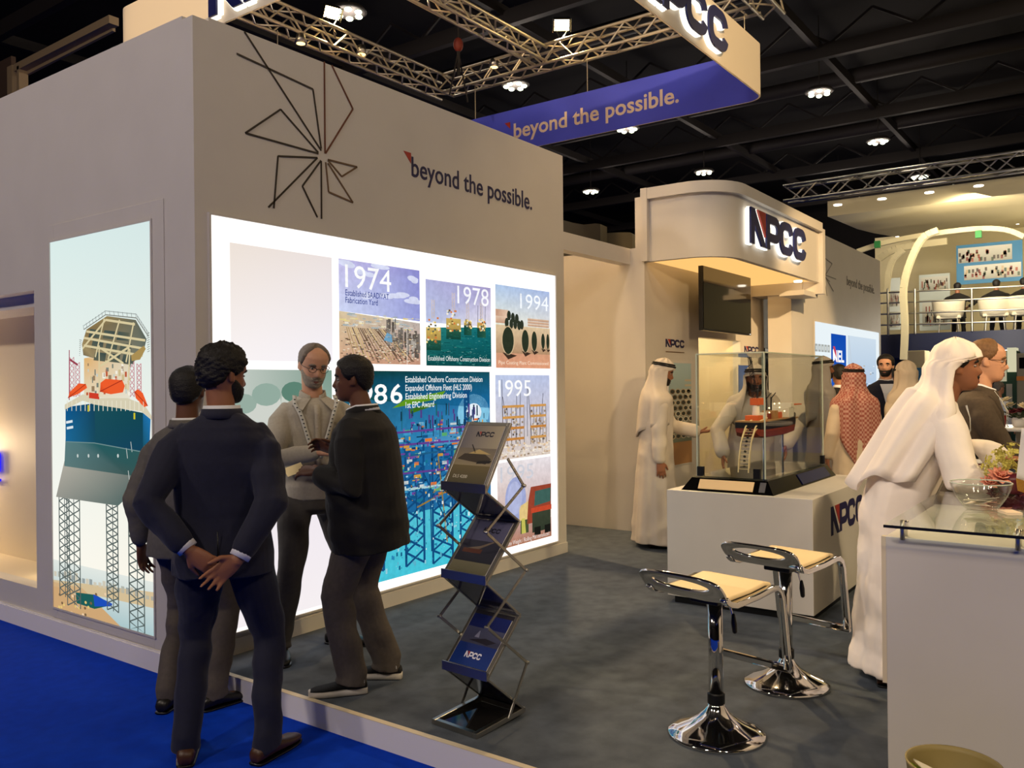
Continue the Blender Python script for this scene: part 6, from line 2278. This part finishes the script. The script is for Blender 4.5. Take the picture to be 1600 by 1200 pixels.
def blossom(c, r, m, parent, name, n=9, seed=0, up=(0, 0, 1)):
    rr = random.Random(seed)
    mb = MB()
    d, u, x = frame(up, (1, 0, .1))
    for ringi in range(3):
        k = n - ringi * 2
        for i in range(k):
            a = 2 * math.pi * (i + ringi * .5) / k
            el = .25 + ringi * .45
            t = (u * math.cos(a) + x * math.sin(a)) * math.cos(el) + d * math.sin(el)
            s_ = d.cross(t).normalized()
            tip = V(c) + t * r * (1 - ringi * .18)
            mid = V(c) + t * r * .55 + d * r * .12
            w_ = r * .28
            mb.add([V(c), mid - s_ * w_, tip + d * r * .1, mid + s_ * w_, mid + d * r * .06], [(0, 1, 4), (1, 2, 4), (2, 3, 4), (3, 0, 4)])
    return mb.build(name, m, parent, solid=.0015)


def hydrangea(c, r, m, parent, name, seed):
    rr = random.Random(seed)
    mb = MB()
    for i in range(46):
        v = V((rr.gauss(0, 1), rr.gauss(0, 1), rr.gauss(0, 1))).normalized()
        p_ = V(c) + v * r
        d, u, x = frame(v, (0, 0, 1))
        for k in range(4):
            a = k * math.pi / 2 + i
            t = (u * math.cos(a) + x * math.sin(a)) * r * .26
            s_ = d.cross(t) * .45
            mb.add([p_, p_ + t * .6 - s_ + d * r * .03, p_ + t + d * r * .08, p_ + t * .6 + s_ + d * r * .03], [(0, 1, 2, 3)])
    return mb.build(name, m, parent, solid=.0012)


bq0 = photo(1566, 775, z=GT)
bq = empty('flower_bouquet', (bq0.x + .12, bq0.y - .02, GT), 0, 'mixed bouquet of yellow-green, pink and maroon flowers at the counter end', 'flowers')


def rel(px, py, dd=.0):
    q = photo(px, py, d=(V((bq0.x + .12, bq0.y, GT)) - c_at).dot(c_fw) + dd)
    return q - V((bq0.x + .12, bq0.y - .02, GT))


for k, (px, py, r, m_, nm) in enumerate(((1560, 720, .050, yel, 'hydrangea'), (1580, 712, .055, yel, 'hydrangea'), (1548, 733, .040, yel, 'hydrangea'), (1590, 735, .05, yel, 'hydrangea'))):
    hydrangea(rel(px, py, .03 * k), r, m_, bq, nm, k)
for k, (px, py, r, m_, nm) in enumerate(((1562, 748, .062, pnk, 'lily'), (1545, 757, .045, pnk, 'lily'), (1575, 765, .04, mar, 'dark_flower'), (1555, 775, .045, mar, 'dark_flower'), (1590, 770, .05, mar, 'dark_flower'), (1598, 782, .045, prp, 'mauve_flower'), (1570, 788, .04, mar, 'dark_flower'), (1584, 790, .035, prp, 'mauve_flower'))):
    blossom(rel(px, py, -.02 + .01 * k), r, m_, bq, nm, 9, k, (-.5, -.3, .8))
mb = MB()
for k in range(16):
    a = k * .9
    p0 = V((.0, 0, .02))
    p1 = rel(1565 + 22 * math.cos(a), 765 + 14 * math.sin(a * 1.7), .03)
    d, u, x = frame(p1 - p0, (0, 0, 1))
    mid = p0.lerp(p1, .6)
    mb.add([p0, mid - x * .02, p1, mid + x * .02], [(0, 1, 2, 3)])
mb.build('bouquet_leaves', leaf_m, bq, solid=.0015)
MB().lathe([(.045, 0), (.05, .01), (.06, .05), (.055, .09), (.0, .09)], n=20).build('vase', mat('maroon_vase', (80, 22, 34), .3), bq, smooth=True)
cu = photo(1551, 765, z=GT)
cup = empty('paper_cup', (cu.x + .16, cu.y + .10, GT), 0, 'tall dark red paper cup with white lid beside the bouquet', 'cup')
MB().lathe([(.026, 0), (.036, .105), (.036, .108)], n=24).build('cup_body', mat('dark_red_paper', (104, 26, 34), .5), cup, smooth=True)
MB().lathe([(.038, .106), (.038, .114), (.033, .118), (.031, .124)], n=24).build('lid', white_c, cup, smooth=True)
ph = photo(1507, 702, d=4.35)
phn = MB().box(-.036, .036, -.075, .075, -.004, .004).build('mobile_phone', M['black_gloss'], None, label='dark mobile phone held over the counter by the man in the brown suit', cat='phone', bevel=.002)
phn.location = ph
phn.rotation_euler = (math.radians(35), 0, math.radians(-50))
tb = photo(1517, 742, d=4.2)
fl0 = photo(1596, 800, z=GT)
fg = empty('table_flag', (fl0.x + .09, fl0.y - .05, GT), 0, 'small white table flag with gold fringe beside the flowers', 'flag')
MB().lathe([(.05, 0), (.05, .008), (.012, .016), (.006, .02)], n=20).build('flag_foot', M['chrome'], fg, smooth=True)
MB().tube([(0, 0, .015), (0, 0, .33)], .004, 8).build('flag_pole', M['chrome'], fg, smooth=True)
rows = []
for i in range(9):
    t = i / 8
    rows.append([V((.012 * math.sin(j * 1.1) + .01, .055 - .03 * t * 0 + (.0 - .17 * j / 6) * (1 - .25 * t) + .02 * t, .32 - .20 * t - .05 * (j / 6))) for j in range(7)])
MB().loft(rows, cap=False, closed=False).build('flag_cloth', mat('white_satin', (236, 230, 226), .4), fg, smooth=True, solid=.002)
mb = MB()
for j in range(28):
    t = j / 27
    k = t * 6
    a = rows[-1][int(min(k, 5))].lerp(rows[-1][int(min(k, 5)) + 1], k - int(min(k, 5)))
    mb.bar(a, a + V((0, -.006, -.05)), .0035, .0035)
mb.build('gold_fringe', mat('gold_thread', (176, 128, 44), .4), fg, kind='stuff')
A = Art((.004, .045, .22), (0, -1, 0), (-1, 0, 0), .10, .08)
A.disc(.5, .5, .35, .4, (58, 66, 160), 0, 18)
A.disc(.5, .5, .22, .25, (236, 230, 226), 1, 16)
A.done('flag_emblem', M['print_paper'], fg)

# waste basket before the counter
wp = photo(1492, 1187, z=.43)
wbk = empty('waste_basket', (wp.x - .02, wp.y, PZ), 0, 'olive waste basket at the foot of the counter', 'basket')
MB().lathe([(.0, .004), (.105, .0), (.136, .305), (.139, .317), (.133, .317), (.129, .30), (.10, .012), (.0, .012)], n=40).build('basket_shell', mat('olive_plastic', (150, 134, 84), .5), wbk, smooth=True)
o = MB().box(-.07, .07, -.05, .05, 0, .004).build('crumpled_paper', mat('white_paper', (220, 216, 200), .7), None, label='white folded paper lying in the waste basket', cat='paper')
o.location = (wp.x - .05, wp.y + .05, PZ + .285)
o.rotation_euler = (.4, .2, .4)
o = MB().box(-.06, .06, -.04, .04, 0, .004).build('green_leaflet', mat('lime_paper', (150, 180, 40), .6), None, label='lime green leaflet lying in the waste basket', cat='paper')
o.location = (wp.x - .04, wp.y + .065, PZ + .26)
o.rotation_euler = (.5, -.2, .9)

# chrome handle of a bin behind the pedestal's far corner
bp_ = photo(1353, 810, y=1.95)
cs = empty('chrome_stand', (6.98, 1.40, PZ), 0, 'chrome topped slim stand behind the robed man by the pedestal', 'stand')
MB().lathe([(.10, 0), (.10, .012), (.02, .02), (.015, .03), (.015, .66), (.05, .67), (.06, .70), (.03, .72)], n=24).build('stand_post', M['chrome'], cs, smooth=True)

# blue lit letter in the alcove
al = empty('lit_letter', photo(0, 724, x=WX + .40), 0, 'glowing blue letter cut off at the alcove edge', 'sign')
blu = glow('blue_lit_acrylic', (40, 40, 255), 1.3)
mb = MB()
pth = [(.09, .11), (.0, .11)] + arc(-.02, .07, .09, .06, 60, -60, 6)
po_ = [(-.16, -.08), (-.02, -.08)] + arc(-.03, -.04, .05, .04, -80, 0, 5) + arc(-.03, .06, .05, .04, 0, 80, 5) + [(-.02, .10), (-.16, .10)]
MB().prism([(-x, y) for x, y in po_][::-1], (0, 0, 0), (0, 1, 0), (0, 0, 1), (-1, 0, 0), .03).build('letter_face', blu, al)
MB().box(-.03, 0, -.02, .16, -.145, -.125).build('under_line', blu, al)
# ------------------------------------------------------------------ the far stand with an upper deck
XD = 24.0
cream_w = mat('far_cream_wall', (236, 222, 176), .6)
far_sh = mat('far_soffit', (214, 200, 160), .6)
dk_navy = mat('deck_navy', (24, 30, 58), .5)
lamp('far_stand_light', 'AREA', (22.6, 3.0, 4.9), 120, (1, .86, .6), 2.5, (26.5, 3.5, 3.6))
lamp('far_stand_light', 'AREA', (25.8, 1.0, 3.6), 60, (1, .86, .6), 2.0, (26.5, 1.0, 6.0))
lamp('far_hall_light', 'POINT', (22, 2.5, 2.7), 160, (1, .9, .72), .5)
fs = empty('far_canopy', (0, 0, 0), 0, 'pale flat canopy with white curved ribs over the far upper deck', 'canopy')
fd_ = empty('upper_deck', (0, 0, 0), 0, 'navy-edged upper deck of the far two-storey stand', 'deck')
rl = empty('deck_railing', (0, 0, 0), 0, 'silver tube railing along the far upper deck', 'railing')
wfs = empty('wall_far', (0, 0, 0))
tag(wfs, kind='structure')
dz = photo(1480, 519, x=XD).z
bx('deck_slab', dk_navy, (XD, 31, -10, 6.2, dz - .62, dz), fd_)
bx('back_wall', cream_w, (29.0, 29.2, -10, 6.6, dz, 6.2), wfs)
bx('lower_wall', mat('far_dark_wall', (74, 70, 60), .7), (30.5, 30.7, -10, 7, 0, dz - .62), wfs)
# canopy slab with a rounded far end
a, b = photo(1235, 328, x=XD - 1), photo(1600, 280, x=XD - 1)
mb = MB()
poly = [(0, -10)] + [(0, 6.4)] + [(1.5 + 6.5 * math.sin(t), 6.4 - 3.2 * (1 - math.cos(t))) for t in [math.pi / 2 * i / 8 for i in range(1, 9)]] + [(8, -10)]
n = len(poly)
zc0, zc1 = 5.95, 6.35
mb.add([(XD - 1 + x, y, zc0 + .02 * x) for x, y in poly] + [(XD - 1 + x, y, zc1 + .02 * x) for x, y in poly], [tuple(range(n)), tuple(reversed(range(n, 2 * n)))] + [(i, n + i, n + (i + 1) % n, (i + 1) % n) for i in range(n)])
mb.build('canopy_slab', far_sh, fs)
for k, px in enumerate((1309, 1378, 1452, 1529)):
    q = photo(px, 318 - (px - 1309) * .137, z=zc0 - .01)
    MB().lathe([(.10, 0), (.10, -.02)], (q.x, q.y, zc0 + .02 * (q.x - XD + 1) - .003), 12).build('downlight', M['lamp_spot'], fs)
for px, py in ((1402, 368), (1525, 354), (1590, 348), (1468, 361)):
    q = photo(px, py, x=28.2)
    MB().ell(q, (.08, .08, .05), None, 8, 6).build('downlight', M['lamp_spot'], fs)
for k, (px, py) in enumerate(((1343, 326), (1490, 307))):
    q = photo(px, py, x=24.6)
    t = empty('stage_spotlight', q, .2, ['grey hanging spotlight under the far canopy, nearer the lit sign', 'grey hanging spotlight under the far canopy, further along'][k], 'lamp', 'spotlights under the far canopy')
    MB().tube([(0, 0, 0), (0, 0, .30)], .03, 8).build('hanger', M['alu'], t)
    MB().lathe([(.10, -.12), (.11, .02), (.07, .08)], n=14).build('lamp_can', M['alu'], t, smooth=True)
    MB().lathe([(.085, -.13), (.085, -.122)], n=14).build('lamp_glass', M['lamp_spot'], t)
truss('lighting_truss', (XD - 1.3, 7.4, 6.62), (XD - 1.3, -6, 6.62), .40, 'thin silver truss running along the far canopy edge', .45, None, .035, 'alu')
# curved ribs
rib_m = mat('far_white_rib', (216, 204, 166), .5)


def ribbon(name, pts, w_, th, parent, m):
    mb = MB()
    P_ = [V(q) for q in pts]
    for i in range(len(P_) - 1):
        mb.bar(P_[i], P_[i + 1], w_, th, (1, 0, 0))
    return mb.build(name, m, parent)


cv = lambda pts, x: [photo(a, b, x=x) for a, b in pts]
def smooth_pts(p, n=14):
    p = [V((a, b, 0)) for a, b in p]
    out = []
    for i in range(len(p) - 1):
        p0, p1, p2, p3 = p[max(i - 1, 0)], p[i], p[i + 1], p[min(i + 2, len(p) - 1)]
        for k in range(4):
            t = k / 4
            q = .5 * ((2 * p1) + (p2 - p0) * t + (2 * p0 - 5 * p1 + 4 * p2 - p3) * t * t + (-p0 + 3 * p1 - 3 * p2 + p3) * t ** 3)
            out.append((q.x, q.y))
    out.append((p[-1].x, p[-1].y))
    return out


ribbon('arch_rib', cv(smooth_pts([(1412, 562), (1414, 510), (1412, 450), (1424, 405), (1442, 372), (1466, 360)]), XD - .3), .15, .2, fs, rib_m)
ribbon('roof_rib', cv(smooth_pts([(1340, 393), (1380, 380), (1440, 368), (1520, 358), (1570, 359), (1600, 370)]), XD + .2), .12, .12, fs, rib_m)
ribbon('roof_rib', cv(smooth_pts([(1374, 404), (1395, 391), (1425, 384), (1480, 377)]), XD + 1.5), .18, .10, fs, rib_m)
ribbon('edge_rib', cv(smooth_pts([(1382, 520), (1385, 470), (1388, 430), (1396, 405), (1412, 390)]), XD + .5), .14, .12, fs, rib_m)
for px, py in ((1371, 382), (1529, 366)):
    q = photo(px, py, x=XD)
    bx('green_square', mat('green_sign', (40, 120, 60), .5), (q.x - .05, q.x + .05, q.y - .07, q.y + .07, q.z - .09, q.z + .09), fs)
# railing
for py0, py1 in ((458, 446), (474, 464), (491, 483), (508, 502)):
    a, b = photo(1374, py0, x=XD), photo(1640, py1 - 1.5, x=XD)
    MB().tube([a, b], .022, 8).build('rail_bar', M['alu'], rl, smooth=True)
for px in (1430, 1519, 1388):
    a, b = photo(px, 516, x=XD), photo(px, 452, x=XD)
    MB().tube([(a.x, a.y, dz), (a.x, a.y, b.z)], .03, 8).build('rail_post', M['alu'], rl, smooth=True)


def far_panel(name, c, x, bg, label, rows_):
    (x0, y0), (x1, y1) = c
    a, b = photo(x0, y0, x=x), photo(x1, y1, x=x)
    t = empty(name, (x, a.y, b.z), 0, label, 'panel')
    w_, h_ = a.y - b.y, a.z - b.z
    bx('board', bg, (0, .05, -w_, 0, 0, h_), t)
    A = Art((-.01, 0, 0), (0, -1, 0), (-1, 0, 0), w_, h_)
    for (u0, v0, u1, v1) in rows_:
        A.rect(u0, v0, u1, v1, (150, 150, 140), 0, (206, 206, 200))
        for k in range(36):
            x_, y_ = random.uniform(u0, u1 - .05), random.uniform(v0, v0 + (v1 - v0) * .6)
            A.rect(x_, y_, x_ + .035, y_ + (v1 - v0) * .25, random.choice([(120, 44, 34), (150, 70, 50), (70, 60, 54), (190, 170, 140), (60, 80, 60)]), 1)
    A.done('print', M['print_paper'], t)
    return t


blue_b = mat('sky_blue_board', (60, 130, 180), .5)
far_panel('photo_panel', ((1494, 384), (1598, 438)), XD + 2.0, blue_b, 'blue board with two rows of group photographs on the far deck', [(.03, .54, .85, .92), (.12, .10, .98, .46)])
far_panel('photo_panel', ((1436, 430), (1485, 515)), XD + 2.1, mat('pale_board', (196, 206, 206), .5), 'tall board with red-shirted group photograph on the far deck', [(.05, .70, .95, .95), (.10, .08, .9, .5)])
far_panel('photo_panel', ((1389, 435), (1407, 515)), XD + 1.2, mat('dotted_board', (206, 214, 214), .5), 'narrow photo board beside the curved rib', [(.05, .45, .95, .75), (.05, .05, .95, .35)])
# seated visitors and white chairs on the deck
ch_m = mat('white_moulded_chair', (230, 220, 196), .4)
chair0 = None
for k, (px, py) in enumerate(((1482, 500), (1555, 498), (1601, 497))):
    q = photo(px, py, x=XD + .75)
    t = empty('tub_chair', (q.x, q.y, dz), math.radians(10), ['white tub chair on the far deck, nearest the curved rib', 'white tub chair on the far deck, middle one', 'white tub chair on the far deck at the picture edge'][k], 'chair', 'white tub chairs on the far deck')
    if chair0 is None:
        rows = []
        for z, r in ((.42, .27), (.6, .30), (.82, .32), (.86, .32)):
            rows.append([(.0 - r * math.cos(a), r * 1.15 * math.sin(a), z) for a in [math.radians(-110 + 220 * i / 20) for i in range(21)]])
        chair0 = [MB().loft(rows, cap=False, closed=False).build('backrest', ch_m, t, smooth=True, solid=.05), bx('seat', ch_m, (-.24, .28, -.29, .29, .38, .46), t, bevel=.02)]
        for sx in (-1, 1):
            for sy in (-1, 1):
                chair0.append(MB().tube([(.20 * sx, .20 * sy, .38), (.23 * sx, .23 * sy, .02)], .018, 8).build('leg', M['alu'], t))
    else:
        for c0 in chair0:
            c = c0.copy()
            COL.objects.link(c)
            c.parent = t
for k, (px, d, lab) in enumerate(((1496, .95, 'seated person in black on the far deck, nearest the curved rib'), (1557, .85, 'seated broad person in black on the far deck, middle one'), (1600, .9, 'seated person in black on the far deck at the picture edge'))):
    q = photo(px, 490, x=XD + d)
    p = Person((q.x + .02, q.y, dz), 5, 1.74, lab, drop=.40, feet=[(.12, .42, 0), (-.12, .42, 0)], skin=1, seed=50 + k, det=.02, lean=4)
    p.arm(True, (.25, .25, .72), (1, -.5, 0))
    p.arm(False, (-.25, .25, .72), (-1, -.5, 0))
    p.body().face('full', hidden=True)
    p.top('jacket', black_w, SUIT)
    p.trousers(black_w)
    p.shoes(lea_k)

# ------------------------------------------------------------------ below and beyond the deck
def far_box(name, c, x, depth, m, label, cat, z0=None):
    (x0, y0), (x1, y1) = c
    a, b = photo(x0, y0, x=x), photo(x1, y1, x=x)
    t = empty(name, (x, (a.y + b.y) / 2, 0), 0, label, cat)
    hw_ = (a.y - b.y) / 2
    bx('box_body', m, (0, depth, -hw_, hw_, b.z if z0 is None else z0, a.z), t, bevel=.02)
    return t, hw_, a.z, (b.z if z0 is None else z0)


t, hw_, z1, z0 = far_box('kiosk', ((1418, 548), (1446, 640)), 21, .6, cream_w, 'pale lit kiosk beneath the far deck', 'kiosk', 0)
bx('kiosk_screen', blue_b, (-.02, 0, -hw_ * .6, hw_ * .6, 1.2, 1.9), t)
t, hw_, z1, z0 = far_box('green_column', ((1558, 548), (1590, 660)), 19, .7, mat('far_green', (44, 84, 60), .5), 'green column with a pale lantern box on top', 'column', 0)
bx('lantern', glow('lantern_lit', (236, 230, 190), .75), (-.06, .4, -hw_ * .95, -hw_ * .05, z1 - .42, z1 + .05), t)
bx('lantern', glow('lantern_lit_dim', (214, 206, 170), .6), (-.04, .4, hw_ * .05, hw_ * .9, z1 - .60, z1 - .02), t)
bx('column_band', mat('white_band', (220, 214, 196), .5), (-.03, 0, -hw_ * .5, hw_ * .1, z1 - 1.25, z1 - .65), t)
t, hw_, z1, z0 = far_box('booth_wall', ((1588, 552), (1680, 660)), 18, .3, mat('far_greige', (150, 142, 124), .6), 'pale booth wall with an orange stripe at the picture edge', 'booth', 0)
bx('orange_stripe', mat('orange_band', (214, 130, 50), .5), (-.01, 0, -hw_, hw_, z1 - .50, z1 - .42), t)
bx('window_row', M['black_gloss'], (-.01, 0, -hw_ * .9, hw_ * .9, z1 - .28, z1 - .08), t)
t, hw_, z1, z0 = far_box('booth_wall', ((1380, 564), (1418, 660)), 27, .3, mat('far_green_wall', (64, 84, 76), .6), 'dim green booth wall under the far deck', 'booth', 0)
for k, (px, py) in enumerate(((1433, 546), (1541, 543), (1570, 549), (1580, 566), (1463, 553))):
    q = photo(px, py, x=26 - k)
    o = MB().ell(q, (.10, .10, .035), None, 12, 6).build('ceiling_spot', M['lamp_spot'], None, label='small round downlight under the far deck, %s' % ['above the kiosk', 'over the green column', 'beside the lantern', 'low by the booth', 'behind the tall robed man'][k], cat='lamp', group='downlights under the far deck')
# bar table with flowers and cup
tp = at_px(1592, 7.4, PZ)
t = empty('bar_table', tp, 0, 'round white bar table with flowers beyond the brown suit', 'table')
MB().lathe([(.0, 1.07), (.33, 1.07), (.335, 1.085), (.33, 1.10), (.0, 1.10)], n=36).build('table_top', M['white_gloss'], t, smooth=False)
MB().lathe([(.03, .02), (.03, 1.07)], n=16).build('table_post', M['chrome'], t, smooth=True)
MB().lathe([(.24, 0), (.24, .012), (.04, .03)], n=32).build('table_foot', M['chrome'], t, smooth=True)
MB().lathe([(.16, .62), (.17, .63), (.16, .64), (.0, .64)], n=24).build('lower_shelf', M['white_gloss'], t)
c2 = empty('paper_cup', V(at_px(1564, 7.35, PZ + 1.10)), 0, 'small red paper cup with a white lid on the far bar table', 'cup')
MB().lathe([(.030, 0), (.042, .10)], n=20).build('cup_body', mat('red_paper', (150, 40, 44), .5), c2, smooth=True)
MB().lathe([(.044, .10), (.044, .108), (.036, .115)], n=20).build('lid', white_c, c2, smooth=True)
b2 = empty('flower_bouquet', V(at_px(1592, 7.3, PZ + 1.10)), 0, 'ivory flower arrangement on the far bar table', 'flowers')
MB().lathe([(.04, 0), (.05, .01), (.06, .06), (.05, .08)], n=16).build('vase', M['white_gloss'], b2, smooth=True)
for k in range(7):
    a = k * .9
    blossom((.09 * math.cos(a), .09 * math.sin(a), .12 + .05 * (k % 3)), .055, ivo if k % 3 else mar, b2, 'blossom', 8, k, (.4 * math.cos(a), .4 * math.sin(a), 1))
mb = MB()
for k in range(12):
    a = k * .53
    p1 = V((.15 * math.cos(a), .15 * math.sin(a), .10 + .04 * (k % 3)))
    mid = p1 * .6 + V((0, 0, .04))
    s_ = V((-math.sin(a), math.cos(a), 0)) * .025
    mb.add([V((0, 0, .06)), mid - s_, p1, mid + s_], [(0, 1, 2, 3)])
mb.build('foliage', leaf_m, b2, solid=.002)

# pale curved screens seen over the lintel
for k, (pts, x) in enumerate((([(877, 343), (895, 348), (912, 351), (930, 349), (938, 350)], 14.0), ([(936, 362), (950, 364), (966, 363), (984, 363), (988, 366)], 14.6))):
    top = [photo(a, b, x=x) for a, b in pts]
    mb = MB()
    mb.loft([[(q.x, q.y, q.z), (q.x + .25, q.y, q.z - .02), (q.x + .25, q.y, 0.0), (q.x, q.y, 0.0)] for q in top])
    mb.build('fabric_screen', mat('dim_grey_fabric_%d' % k, (120, 112, 92), .8), None, label=['taller dim grey fabric screen seen over the lintel', 'lower dim grey fabric screen seen over the lintel'][k], cat='screen')
# neighbouring stand frame at the upper left
nf = empty('neighbour_frame', (0, 0, 0), 0, 'cream portal frame of the neighbouring stand above the side wall', 'frame')
fm = mat('dim_cream_frame', (170, 146, 112), .6)
XN = 9.0
a, b = photo(29, 108, x=XN), photo(178, 32, x=XN)
MB().bar(a, b, .2, .16).build('top_beam', fm, nf)
a2, b2_ = photo(35, 118, x=XN + .1), photo(178, 45, x=XN + .1)
MB().bar(a2, b2_, .06, .10).build('lower_beam', fm, nf)
for px, w_ in ((22, .24), (35, .10)):
    q = photo(px, 105, x=XN)
    bx('frame_post', fm, (XN - .1, XN + .1, q.y - w_ / 2, q.y + w_ / 2, 0, q.z), nf)
q = photo(8, 92, x=XN)
bx('side_panel', mat('dim_brown_panel', (90, 70, 56), .7), (XN, XN + .1, q.y - .3, q.y + .6, 0, q.z), nf)
# ------------------------------------------------------------------ done
bpy.context.view_layer.update()
